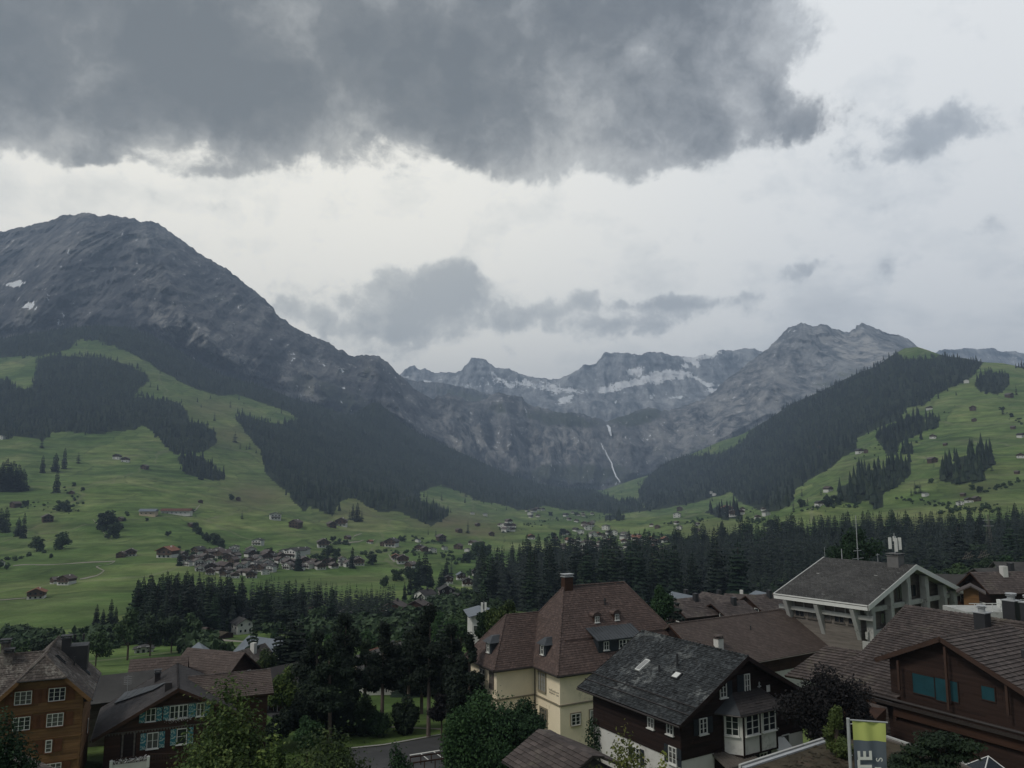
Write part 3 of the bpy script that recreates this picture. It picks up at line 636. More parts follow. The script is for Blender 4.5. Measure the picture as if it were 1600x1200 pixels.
ribbon(MS,[(939,692),(941,697),(943,702),(946,704)],[1.,1.4,1.4,1.],35,'waterfall','water_white','thin middle cascade between the two waterfalls')
# ------------------------------------------------------------------ vegetation meshes
def conifer_mesh(name,h,r,nwh,nb,seed,mats=('needles','bark'),droop=.28,low=.05,curtain=True,trunk=True):
    rg=np.random.default_rng(seed); V=[];Fc=[]
    for k in range(nwh):
        f=(k+rg.random()*.6)/nwh; z=h*(low+(1-low)*f)
        rad0=r*1.12*(1-f)**.62*(.86+.14*math.sin(f*14+seed))+r*.05
        for j in range(nb if f<.8 else max(4,nb-3)):
            a=2*math.pi*(j+rg.random()*.8)/nb; rad=rad0*rg.uniform(.7,1.18); d=np.array([math.cos(a),math.sin(a),0]); s=np.array([-d[1],d[0],0]); wv_=rad*rg.uniform(.34,.5)
            b=np.array([0,0,z+rad*.10]); mid=d*rad*.55+np.array([0,0,z-droop*rad*.35]); tip=d*rad+np.array([0,0,z-droop*rad*rg.uniform(.8,1.3)])
            n=len(V); V+= [b,mid+s*wv_-[0,0,.16*rad],tip,mid-s*wv_-[0,0,.16*rad],mid+[0,0,.02*rad]]
            Fc+= [(n,n+1,n+4),(n+1,n+2,n+4),(n,n+4,n+3),(n+4,n+2,n+3)]
            if curtain:
                q=d*rad*.8+np.array([0,0,z-droop*rad-.20*h/nwh*4]); V+= [q]; Fc+= [(n+4,n+5,n+2)]
    V+= [np.array([0,0,h*1.03]),np.array([.05*r,0,h*.9]),np.array([-.03*r,.05*r,h*.9]),np.array([-.03*r,-.05*r,h*.9])]; n=len(V)-4
    Fc+= [(n,n+1,n+2),(n,n+2,n+3),(n,n+3,n+1)]
    return np.array(V),np.array(Fc)
def trunk_arr(h,r,n=6,lean=0.):
    V=[];F=[]
    for z,rr in ((-1.,r*1.15),(h*.5,r*.7),(h,r*.12)):
        for i in range(n):
            a=2*math.pi*i/n; V.append((math.cos(a)*rr+lean*z*z/h,math.sin(a)*rr,z))
    for k in range(2):
        for i in range(n):
            j=(i+1)%n; F.append((k*n+i,k*n+j,k*n+n+j,k*n+n+i))
    return np.array(V),np.array(F)
def leaf_arr(blobs,n,size,rg,up=.3,aspect=.6,shell=.45):
    """n leaves spread in ellipsoids (cx,cy,cz,rx,ry,rz); returns V,F (quads)"""
    bl=np.array(blobs,float); vol=(bl[:,3]*bl[:,4]*bl[:,5])**.7; idx=rg.choice(len(bl),n,p=vol/vol.sum())
    d=rg.normal(size=(n,3)); d/=np.linalg.norm(d,axis=1)[:,None]
    rad=shell+(1-shell)*rg.random(n)**.6; rad*=1+.14*rg.normal(size=n)
    c=bl[idx,:3]+d*bl[idx,3:6]*rad[:,None]
    nrm=d*1.0+rg.normal(size=(n,3))*.7+np.array([0,0,up]); nrm/=np.linalg.norm(nrm,axis=1)[:,None]
    t=np.cross(nrm,rg.normal(size=(n,3))); t/=np.linalg.norm(t,axis=1)[:,None]; b=np.cross(nrm,t)
    s=size*rg.uniform(.55,1.35,n)[:,None]
    V=np.stack([c-t*s,c-b*s*aspect*.9+nrm*s*.12,c+t*s,c+b*s*aspect*.9+nrm*s*.12],1).reshape(-1,3)
    return V,np.arange(4*n).reshape(n,4)
def tree_thing(name,loc,label,group,parts,rotz=0.,scale=1.,cat='tree'):
    o=thing(name,loc,label,cat,group,rotz); o.scale=(scale,)*3 if not hasattr(scale,'__len__') else scale
    for pn,pm in parts: link(pn,pm,o)
    return o
CON=[]
for i in range(7):
    h=26.; V,F_=conifer_mesh('c',h,[4.3,3.7,4.7,3.5,4.1,4.9,3.3][i],[21,24,20,26,22,19,26][i],10,40+i)
    tv,tf=trunk_arr(h*.97,.32)
    CON.append((mesh_np('crown',V,F_,'needles_mid' if i in (2,5) else 'needles'),mesh_np('trunk',tv,tf,'bark')))
CONM=[]
for i in range(5):
    h=20.; V,F_=conifer_mesh('c',h,[3.6,4.2,3.1,4.6,3.4][i],[11,10,12,10,13][i],7,80+i,curtain=False)
    CONM.append((mesh_np('crown',V,F_,'needles_far'),mesh_np('trunk',*trunk_arr(h*.9,.3,5),'bark')))
ROUND=[]
for i in range(4):
    rg=np.random.default_rng(300+i); bl=[(0,0,5.5,2.8,2.8,3.0)]+[(rg.uniform(-2.8,2.8),rg.uniform(-2.8,2.8),rg.uniform(2.4,8.6),rg.uniform(1,2.2),rg.uniform(1,2.2),rg.uniform(.9,1.9)) for _ in range(10)]
    V,F_=leaf_arr(bl,1600,.5,rg,shell=.5); ROUND.append((mesh_np('crown',V,F_,'leaf_far'),mesh_np('trunk',*trunk_arr(6.,.3,5),'bark')))
# low-detail trees for the far woods, joined
def lowtree(rg):
    V=[];F_=[]
    for (z0,z1,r) in ((.04,.62,.5),(.30,.84,.36),(.58,1.04,.22)):
        n=5; a0=rg.random()*6; b=len(V); V.append((rg.normal()*.02,rg.normal()*.02,z1))
        for i in range(n):
            a=a0+2*math.pi*i/n; q=r*rg.uniform(.7,1.2); V.append((math.cos(a)*q,math.sin(a)*q,z0+rg.uniform(-.05,.07)))
        for i in range(n): F_.append((b,b+1+i,b+1+(i+1)%n))
    return np.array(V),np.array(F_)
LOW=[lowtree(np.random.default_rng(500+i)) for i in range(10)]
def joined(name,P,H,Wd,mat,label,rg,variants=LOW,kind='stuff'):
    P=np.array(P); H=np.array(H); Vs=[];Fs=[];off=0
    vid=rg.integers(0,len(variants),len(P)); rot=rg.random(len(P))*6.28
    for v in range(len(variants)):
        idx=np.where(vid==v)[0]
        if not len(idx): continue
        V0,F0=variants[v]; c=np.cos(rot[idx])[:,None];s=np.sin(rot[idx])[:,None]
        hh=H[idx][:,None]; ww=(H[idx]*Wd)[:,None]
        x=(V0[None,:,0]*c-V0[None,:,1]*s)*ww+P[idx,0:1]; y=(V0[None,:,0]*s+V0[None,:,1]*c)*ww+P[idx,1:2]; z=V0[None,:,2]*hh+P[idx,2:3]
        Vs.append(np.stack([x,y,z],-1).reshape(-1,3)); Fs.append((F0[None]+np.arange(len(idx))[:,None,None]*len(V0)).reshape(-1,F0.shape[1])+off); off+=len(V0)*len(idx)
    if not Vs: return None
    loc=P.mean(0); V=np.concatenate(Vs)-loc
    return link(name,mesh_np(name,V,np.concatenate(Fs),mat),None,tuple(map(float,loc)),kind=kind,label=label)
def scatter_poly(poly,dens,seed,hfun=lambda D:20.):
    """image-density sampling; dens = trees per (tree pixel area)"""
    rg=np.random.default_rng(seed); p=np.array(poly); x0,y0=p.min(0);x1,y1=p.max(0)
    n=int((x1-x0)*(y1-y0)*.7); xs_=rg.uniform(x0,x1,n);ys_=rg.uniform(y0,y1,n)
    jx=fbm(xs_/9,ys_/7,3,seed)*9; jy=fbm(xs_/9,ys_/7,3,seed+1)*6
    ok=inpoly(xs_+jx,ys_+jy,poly); P=[];H=[]
    stray=inpoly(xs_+jx+rg.normal(0,16,len(xs_)),ys_+jy+rg.normal(0,9,len(xs_)),poly)&(rg.random(len(xs_))<.05)
    ok=ok|stray
    for x,y in zip(xs_[ok],ys_[ok]):
        if x<-70 or x>1700: continue
        h=sheet_hit(VS,x,y)
        if h is None: continue
        D=h[1]; hp=20*F_PX/D; keep=dens/(.7*hp*.34*hp*.22)
        if rg.random()>keep: continue
        P.append(h); H.append(rg.uniform(.5,1.35)*hfun(D)*(1+.25*math.sin(x*.13)*math.sin(y*.21)))
    return P,H
hs=0
for nm,poly in FOREST.items():
    P,H=scatter_poly(poly,.60,900+hs,lambda D:17.+min(7,max(0,(2200-D)/150))); hs+=7
    far_lab={'upper':'dark spruce forest under the rock massif','left':'dark spruce wood across the left meadow slope','right_hill':'spruce forest covering the shoulder of the right hill'}
    joined('spruce_forest',P,H,.36,'needles_far',far_lab.get(nm,'small dark spruce wood on the meadow slope'),np.random.default_rng(hs))
# skyline trees on the right hill and lone trees scattered through far meadows
rg=np.random.default_rng(77)
# individual trees: (x, base y, height px)
SINGLE_C=[(65,700,22),(66,739,28),(86,737,30),(100,733,34),(88,770,34),(122,724,20),(8,832,40),(0,828,34),(36,841,40),(28,838,30),(150,976,32),(172,980,44),(180,978,30),(40,1010,36),(160,982,30),(235,605,10),(335,658,16),(360,637,12),(367,691,18),(375,702,12),(385,703,10),(390,702,13),(378,811,14),(551,813,26),(558,815,30),(565,815,20),(546,812,16),(731,833,20),(550,888,34),(466,892,32),(632,846,12),(669,836,10),(681,838,12),(690,782,14),(668,778,10),(740,781,12),(728,776,12),(1337,703,13),(1520,697,14),(1567,647,14),(1588,617,16),(1430,771,20),(1438,770,17),(1424,774,12),(1550,735,10),(1500,790,12),(1283,773,12),(1253,775,14),(1262,790,14),(1240,800,18),(974,812,16),(964,812,14),(825,800,10),(840,770,12),(846,774,12),(1022,760,10),(1012,758,10),(1030,756,9),(0,768,46),(9,768,52),(18,768,48),(27,767,42),(35,768,36),(1120,800,16),(1135,802,18),(1128,796,14),(280,884,26),(655,912,44),(664,914,50),(650,925,40),(672,918,38),(632,938,28),(690,922,34),(697,905,30),(640,930,30),(705,902,24),(300,925,30),(275,930,32),(1000,870,30)]
rest=[(2,765,44),(14,766,44),(1487,745,22),(1476,748,20),(1410,708,14),(1421,706,14)]
CONE=[]
def put_conifer(p,hm,label,group,near):
    k_=random.randrange(len(CON if near else CONM)); var=(CON if near else CONM)[k_]
    if '#' in label: label=label.replace('#','greener' if k_ in (2,5) else 'blackish')
    s=hm/(26. if near else 20.)
    sw=s*(random.uniform(1.0,1.75) if near else random.uniform(.9,1.4))
    return tree_thing('spruce_tree',p,label,group,(('crown',var[0]),('trunk',var[1])),random.random()*6.28,(sw,sw,s))
def place_words(x,y):
    if x<260: return 'on the left meadow slope'
    if x<600: return 'on the meadow above the village'
    if x<900: return 'in the far valley meadow'
    return 'on the right meadow slope'
SPEC={(731,833):'lone dark spruce standing in open meadow beyond the village',(378,811):'lone small spruce right of the long barns',(335,658):'lone pointed spruce high on the left ridge meadow',(235,605):'tiny lone spruce beside the big left wood',(1520,697):'lone slim spruce just above the right slope wood',(1337,703):'lone spruce at the edge of the right meadow',(550,888):'tall dark spruce at the right end of the village',(466,892):'dark spruce standing in front of the village houses',(150,976):'small spruce left of the clump below the farms',(172,980):'tallest spruce of the clump below the farms',(40,1010):'spruce behind the left wooden house',(1567,647):'round topped spruce high on the right meadow'}
for x,y,hp in SINGLE_C+rest:
    p=sheet_hit(VS,x,y)
    if p is None: continue
    put_conifer(p-[0,0,.3],hp*p[1]/F_PX,SPEC.get((x,y),'dark spruce '+place_words(x,y)),None if (x,y) in SPEC else 'spruces '+place_words(x,y),hp>24)
ROUNDS=[(97,798,20),(103,800,14),(167,828,34),(178,840,26),(57,862,26),(97,858,30),(157,812,12),(582,882,20),(628,847,12),(40,792,12),(230,814,6),(310,835,14),(325,848,18),(338,852,20),(345,856,16),(306,826,12),(262,838,10),(130,768,8),(116,760,8),(300,802,8),(362,782,12),(508,848,8),(520,846,10),(530,848,8),(540,850,8),(515,868,18),(525,870,16),(505,884,20),(80,872,8),(420,868,14),(438,872,12),(640,905,22),(620,908,22),(600,918,20),(745,868,26),(760,872,24),(730,880,20),(252,972,34),(230,985,30),(215,990,34),(275,985,36),(300,992,36),(325,985,30),(200,995,30),(345,975,26),(1253,792,14),(1295,792,22),(1310,788,16),(860,806,8),(900,806,8),(880,838,14),(865,842,12),(1050,848,14),(1068,850,12),(1225,830,18),(1205,826,16),(1455,755,9),(1532,770,12),(1520,765,10),(1566,642,8),(1581,652,8),(0,888,14),(10,890,10)]
for x,y,hp in ROUNDS:
    p=sheet_hit(VS,x,y)
    if p is None: continue
    v=random.choice(ROUND); s=hp*p[1]/F_PX/10.
    tree_thing('broadleaf_tree',p-[0,0,s*1.2],'rounded leafy tree '+place_words(x,y),'leafy trees '+place_words(x,y),(('crown',v[0]),('trunk',v[1])),random.random()*6.28,(s*1.15,s*1.15,s))
# the two conifer bands: nearest trees one by one, those hidden behind as one wood
cand=[]
for bn,poly in BAND.items():
    rg=np.random.default_rng(5 if bn=='centre' else 6); p=np.array(poly); x0,y0=p.min(0);x1,y1=p.max(0)
    cells={}
    for _ in range(26000):
        x=rg.uniform(max(x0,-40),min(x1,1660));y=rg.uniform(y0,y1)
        if not inpoly([x],[y],poly)[0]: continue
        h=sheet_hit(VS,x,y)
        if h is None: continue
        sp=8.5 if bn=='centre' else 6.5
        k=(int(h[0]/sp),int(h[1]/sp))
        if k in cells: continue
        cells[k]=1; tone=.5+.5*math.sin(h[0]*.031+h[1]*.017); hm=(rg.uniform(12,30) if bn=='centre' else rg.uniform(10,21))*(.72+.4*tone)
        if bn=='centre' and x>1240: hm*=.85
        cand.append((hm*F_PX/h[1],h,hm,bn,x))
cand.sort(key=lambda c:-c[0])
nleft=[c for c in cand if c[3]=='left'][:95]; ncen=[c for c in cand if c[3]=='centre']
# the largest in the frame: front rows plus those whose tips stand free along the top edge
top=[]; 
bins={}
for c in ncen:
    px,py=to_px(*(c[1]+[0,0,c[2]])); kx=int(px/12)
    if kx not in bins or py<bins[kx][0]: bins[kx]=(py,id(c))
topids={v[1] for v in bins.values()}
sel=[c for c in ncen if id(c) in topids]; others=[c for c in ncen if id(c) not in topids]
ind_c=sel[:]+others[:max(0,(300-len(SINGLE_C)-len(rest)-len(nleft)-len(sel)))]
ids={id(c) for c in ind_c+nleft}
for c in ind_c+nleft:
    side='the conifer belt behind the yellow house' if c[3]=='centre' and c[4]<1120 else ('the conifer belt behind the concrete hall' if c[3]=='centre' else 'the conifer row below the village')
    if rg.random()<.10:
        v=random.choice(ROUND); s=c[2]*.6/10.; tree_thing('broadleaf_tree',c[1]-[0,0,s],'rounded leafy tree mixed into '+side,'leafy trees in '+side,(('crown',v[0]),('trunk',v[1])),random.random()*6.28,(s*1.1,s*1.1,s)); continue
    o=put_conifer(c[1]-[0,0,.4],c[2],('tall' if c[2]>(20 if c[3]=='left' else 25) else ('low' if c[2]<(13 if c[3]=='left' else 17) else 'middling'))+' # spruce in the '+('left' if c[4]<(340 if c[3]=='left' else (900 if c[4]<1120 else 1260)) else ('middle' if c[4]<(480 if c[3]=='left' else (1010 if c[4]<1120 else 1420)) else 'right'))+' part of '+side,'spruces of '+side,True)
for bn in BAND:
    r_=[c for c in cand if id(c) not in ids and c[3]==bn]
    if r_:
        vs=[]
        for i in range(6):
            V,F_=conifer_mesh('c',1.,[.16,.15,.18,.14,.17,.19][i],[12,13,12,14,12,11][i],6,700+i,curtain=False); vs.append((V,F_))
        joined('conifer_wood',[c[1] for c in r_],[c[2] for c in r_],1.0,'needles','dense dark conifer wood behind the front spruces',np.random.default_rng(8),vs)
# hedgerow bushes scattered through the meadows: nobody could count them
rg=np.random.default_rng(4321); P=[];H=[]
for (x0,y0,x1,y1,n_,sp) in ((300,828,350,858,30,3),(200,800,175,845,16,4),(560,868,600,862,14,3),(500,848,545,851,26,2),(640,842,700,852,24,4),(600,862,760,872,40,6),(700,880,760,868,40,5),(780,830,860,815,40,8),(860,812,960,806,50,4),(850,842,1010,838,70,8),(1010,836,1060,842,30,5),(1040,820,1110,810,26,5),(1170,800,1200,825,24,6),(1150,812,1220,820,26,6),(1250,795,1340,790,30,6),(1400,780,1560,800,40,7),(1470,800,1560,790,24,5),(1560,640,1600,660,8,5),(1540,770,1600,750,20,6),(1370,745,1440,760,12,6),(30,790,130,800,26,9),(90,760,130,790,14,8),(0,880,70,865,14,6),(230,990,330,1005,60,7),(180,1000,300,1008,50,6),(330,970,480,985,60,8),(560,955,640,958,30,6),(640,945,740,925,80,9),(270,862,560,880,90,14),(720,900,770,890,40,8),(420,640,560,680,20,12),(1330,720,1500,640,24,14)):
    for k in range(n_):
        t=rg.random(); p=sheet_hit(VS,x0+(x1-x0)*t+rg.normal()*sp*.5,y0+(y1-y0)*t+rg.normal()*sp*.4)
        if p is not None: P.append(p-[0,0,.3]); H.append(rg.uniform(1.4,4.6))
for (x0,y0,x1,y1,n_,sp) in ((130,1005,205,1000,60,10),(200,992,300,985,120,12),(300,985,480,978,110,8),(470,985,600,990,90,14),(560,975,760,950,220,26),(640,1000,760,990,120,20),(0,1000,100,1010,40,10),(300,1012,350,1035,40,9),(1040,925,1240,925,80,9),(1440,905,1600,880,90,12)):
    for k in range(n_):
        t=rg.random(); p=sheet_hit(VS,x0+(x1-x0)*t+rg.normal()*sp*.5,y0+(y1-y0)*t+rg.normal()*sp*.4)
        if p is not None: P.append(p-[0,0,.6]); H.append(rg.uniform(3.,7.5))
bv=[]
for i in range(5):
    V,F_=leaf_arr([(0,0,.5,.45,.45,.42),(.2,.1,.35,.35,.3,.3),(-.25,-.1,.4,.3,.3,.35)],90,.19,np.random.default_rng(60+i),shell=.6); bv.append((V,F_))
joined('hedge_bushes',P,H,1.15,'leaf_far','low bushes and hedges scattered through the meadows',rg,bv)
#PART3
# ------------------------------------------------------------------ building helpers
UP=np.array([0,0,1.])
def unit(v): v=np.array(v,float); return v/np.linalg.norm(v)
def tiles(parent,quad,tw,ch,thick,mat,name='roof_tiles',seed=0,jit=.012,wob=.02):
    """quad: eave-left, eave-right, ridge-right, ridge-left (world); real overlapping tiles, joined"""
    eL,eR,rR,rL=[np.array(p,float) for p in quad]; rg=np.random.default_rng(seed)
    n=np.cross(eR-eL,(rL+rR)/2-(eL+eR)/2); n/=np.linalg.norm(n)
    if n[2]<0: n=-n
    H=np.linalg.norm((rL+rR)/2-(eL+eR)/2); rows_=max(2,int(round(H/ch))); V=[];
    for i in range(rows_):
        t0=i/rows_; t1=min(1.,(i+1.25)/rows_)
        a0=eL+(rL-eL)*t0;b0=eR+(rR-eR)*t0;a1=eL+(rL-eL)*t1;b1=eR+(rR-eR)*t1
        w0=np.linalg.norm(b0-a0)
        if w0<.05: continue
        k=max(1,int(round(w0/tw))); off=.5 if i%2 else 0.
        s=np.clip((np.arange(k+1)+off+rg.normal(0,wob,k+1))/k,0,1); s[0]=0; s=np.append(s,1.) if off else s; s[-1]=1.
        s0=s[:-1][:,None]; s1=s[1:][:,None]; m_=len(s0)
        up0=(thick+rg.normal(0,jit,m_))[:,None]*n; lo=np.full((m_,1),.006)*n
        p0=a0+(b0-a0)*s0+up0; p1=a0+(b0-a0)*s1+up0; q1=a1+(b1-a1)*s1+lo; q0=a1+(b1-a1)*s0+lo
        gp=(p1-p0)*.02
        V.append(np.stack([p0+gp,p1-gp,q1-gp,q0+gp,p0+gp-up0,p1-gp-up0],1).reshape(-1,3))
    V=np.concatenate(V); m_=len(V)//6; b=np.arange(m_)[:,None]*6
    F_=np.concatenate([b+np.array([[0,1,2,3]]),b+np.array([[4,5,1,0]])])
    return link(name,mesh_np(name,V-rootloc(parent),F_,mat),parent,kind='stuff')
def ridge_caps(parent,a,b,r,step,mat,name='ridge_tile'):
    a=np.array(a,float);b=np.array(b,float);n=max(1,int(np.linalg.norm(b-a)/step)); g=G()
    for i in range(n):
        p=a+(b-a)*i/n; q=a+(b-a)*(i+1.12)/n; g.tube(p+[0,0,.03],q-[0,0,.01],r*1.12,r*.9,7)
    return g.build(name+'s',mat,parent,kind='stuff')
def slab(parent,quad,thick,mat,name='roof_slope'):
    q=[np.array(p,float) for p in quad]; n=np.cross(q[1]-q[0],q[-1]-q[0]); n/=np.linalg.norm(n)
    if n[2]<0: n=-n
    return G().prism([p-n*.004 for p in q],-n*thick).build(name,mat,parent)
def boards(parent,P,Q,z0,z1,bh,mat,n,clip=None,seed=0,name='wall_boards',lap=.03):
    """horizontal weatherboards between plan points P and Q, outward normal n; clip(z)->(s0,s1)"""
    P=np.array([P[0],P[1],0.]);Q=np.array([Q[0],Q[1],0.]); g=G(); rg=random.Random(seed); z=z0
    while z<z1-.02:
        s0,s1=(0.,1.) if clip is None else clip(z+bh*.5)
        if s1-s0>.01:
            cuts=[s0]; 
            if rg.random()<.6: cuts.append(s0+(s1-s0)*rg.uniform(.25,.75))
            cuts.append(s1); zt=min(z+bh-.012,z1)
            for a,b in zip(cuts,cuts[1:]):
                A=P+(Q-P)*a; B=P+(Q-P)*b; d=(B-A); A=A+d*.0015; B=B-d*.0015; k=lap+rg.uniform(-.006,.008)
                v=[A+UP*z+n*.002,B+UP*z+n*.002,B+UP*z+n*k,A+UP*z+n*k,A+UP*zt+n*.002,B+UP*zt+n*.002,B+UP*zt+n*(k-.015),A+UP*zt+n*(k-.015)]
                b0=len(g.V); g.V+= [tuple(x) for x in v]
                for f in ((3,2,6,7),(0,1,2,3),(7,6,5,4),(0,3,7,4),(1,5,6,2)): g.F.append(tuple(b0+i for i in f))
        z+=bh
    return g.build(name,mat,parent,kind='stuff')
_wc={}
def window(parent,pos,n,w=1.,h=1.2,cols=2,rows_=2,frame='paint_white',fr=.07,sill=True,shut=None,shutw=None,glass='glass',casing=None,muntin=.03,name='window',deep=.10,label=None,shutlab=None):
    """frame with a sill, one pane per casement; pos = centre on the wall face, n = outward normal"""
    key=(round(w,2),round(h,2),cols,rows_,frame,sill,casing,fr,muntin,deep)
    if key not in _wc:
        g=G(); d=deep
        g.cbox((0,d/2,h/2-fr/2),(w,0,0),(0,d,0),(0,0,fr)); g.cbox((0,d/2,-h/2+fr/2),(w,0,0),(0,d,0),(0,0,fr))
        for s in(-1,1): g.cbox((s*(w/2-fr/2),d/2-.001,0),(fr,0,0),(0,d-.002,0),(0,0,h-2*fr))
        for i in range(1,cols): g.cbox((-w/2+w*i/cols,d/2-.004,0),(fr*1.1,0,0),(0,d-.012,0),(0,0,h-2*fr))
        for i in range(cols):
            for j in range(1,rows_): g.cbox((-w/2+w*(i+.5)/cols,d/2-.012,-h/2+h*j/rows_),(w/cols-fr*1.05,0,0),(0,d-.03,0),(0,0,muntin))
        fm=g.mesh('window',frame)
        pn=G().cbox((0,.02,0),(w/cols-fr*.9,0,0),(0,.012,0),(0,0,h-1.6*fr)).mesh('pane','glass')
        sm=G().cbox((0,d/2+.05,-h/2-.045),(w+.16,0,0),(0,d+.1,0),(0,0,.07)).mesh('sill',casing or frame)
        cm=None
        if casing:
            g=G(); k=.13
            for s in(-1,1): g.cbox((s*(w/2+k/2+.002),.035,0),(k,0,0),(0,.07,0),(0,0,h+.002))
            g.cbox((0,.035,h/2+k/2+.002),(w+2*k,0,0),(0,.074,0),(0,0,k)); cm=g.mesh('casing',casing)
        _wc[key]=(fm,pn,sm,cm)
    fm,pn,sm,cm=_wc[key]; ang=math.atan2(n[1],n[0])-math.pi/2
    o=link(name,fm,parent,tuple(np.array(pos)-rootloc(parent)),ang,label=label)
    wr_r=random.Random(int(abs(pos[0]*131+pos[1]*71+pos[2]*37)))
    if glass=='glass' and wr_r.random()<.3: glass='curtain_dim'
    for i in range(cols):
        pm=pn
        if glass!='glass':
            pm=pn.copy(); pm.materials.clear(); pm.materials.append(M[glass])
        link('pane',pm,o,(-w/2+w*(i+.5)/cols,0,0))
    if sill: link('sill',sm,o)
    if cm: link('casing',cm,o)
    if shut:
        sw=shutw or w*.5; k2=('shut',round(sw,2),round(h,2),shut)
        if k2 not in _wc:
            g=G().cbox((0,.045,0),(sw,0,0),(0,.03,0),(0,0,h*1.02))
            if shut!='shutter_painted':
                for j in range(int(h/.12)): g.cbox((0,.066,-h/2+.09+j*.12),(sw-.12,0,0),(0,.012,0),(0,0,.05))
            _wc[k2]=g.mesh('shutter',shut)
        r=np.array([-n[1],n[0],0.])
        for s in (shutlab or (-1,1)):
            e=np.array(pos)+r*s*(w/2+sw/2+.06+(.13 if casing else 0)); link('shutter',_wc[k2],parent,tuple(e-rootloc(parent)),ang)
    return o
def chimney(parent,p,w,d,h,g_,ax,mat,cap='metal_dark',style='slab',name='chimney'):
    p=np.array(p,float); g3=np.array([*g_,0.]);a3=np.array([*ax,0.])
    c=G().cbox(p+UP*(h/2-.4),g3*w,a3*d,UP*(h+.8)).build(name,mat,parent)
    g=G().cbox(p+UP*(h+.04),g3*(w+.18),a3*(d+.18),UP*.08)
    if style=='slab':
        for s in(-1,1):
            for t in(-1,1): g.cbox(p+UP*(h+.2)+g3*s*w*.42+a3*t*d*.42,g3*.07,a3*.07,UP*.24)
        g.cbox(p+UP*(h+.35),g3*(w+.25),a3*(d+.25),UP*.06)
    else:
        g.tube(p+UP*h,p+UP*(h+.45),w*.3,w*.3,10); g.tube(p+UP*(h+.45),p+UP*(h+.5),w*.42,w*.42,10); g.tube(p+UP*(h+.62),p+UP*(h+.68),w*.46,w*.4,10)
        for i in range(4):
            a=i*1.57; q=p+np.array([math.cos(a)*w*.3,math.sin(a)*w*.3,0]); g.tube(q+UP*(h+.48),q+UP*(h+.64),.03,.03,4)
    g.build('chimney_cap',cap,c); return c
class GH: pass
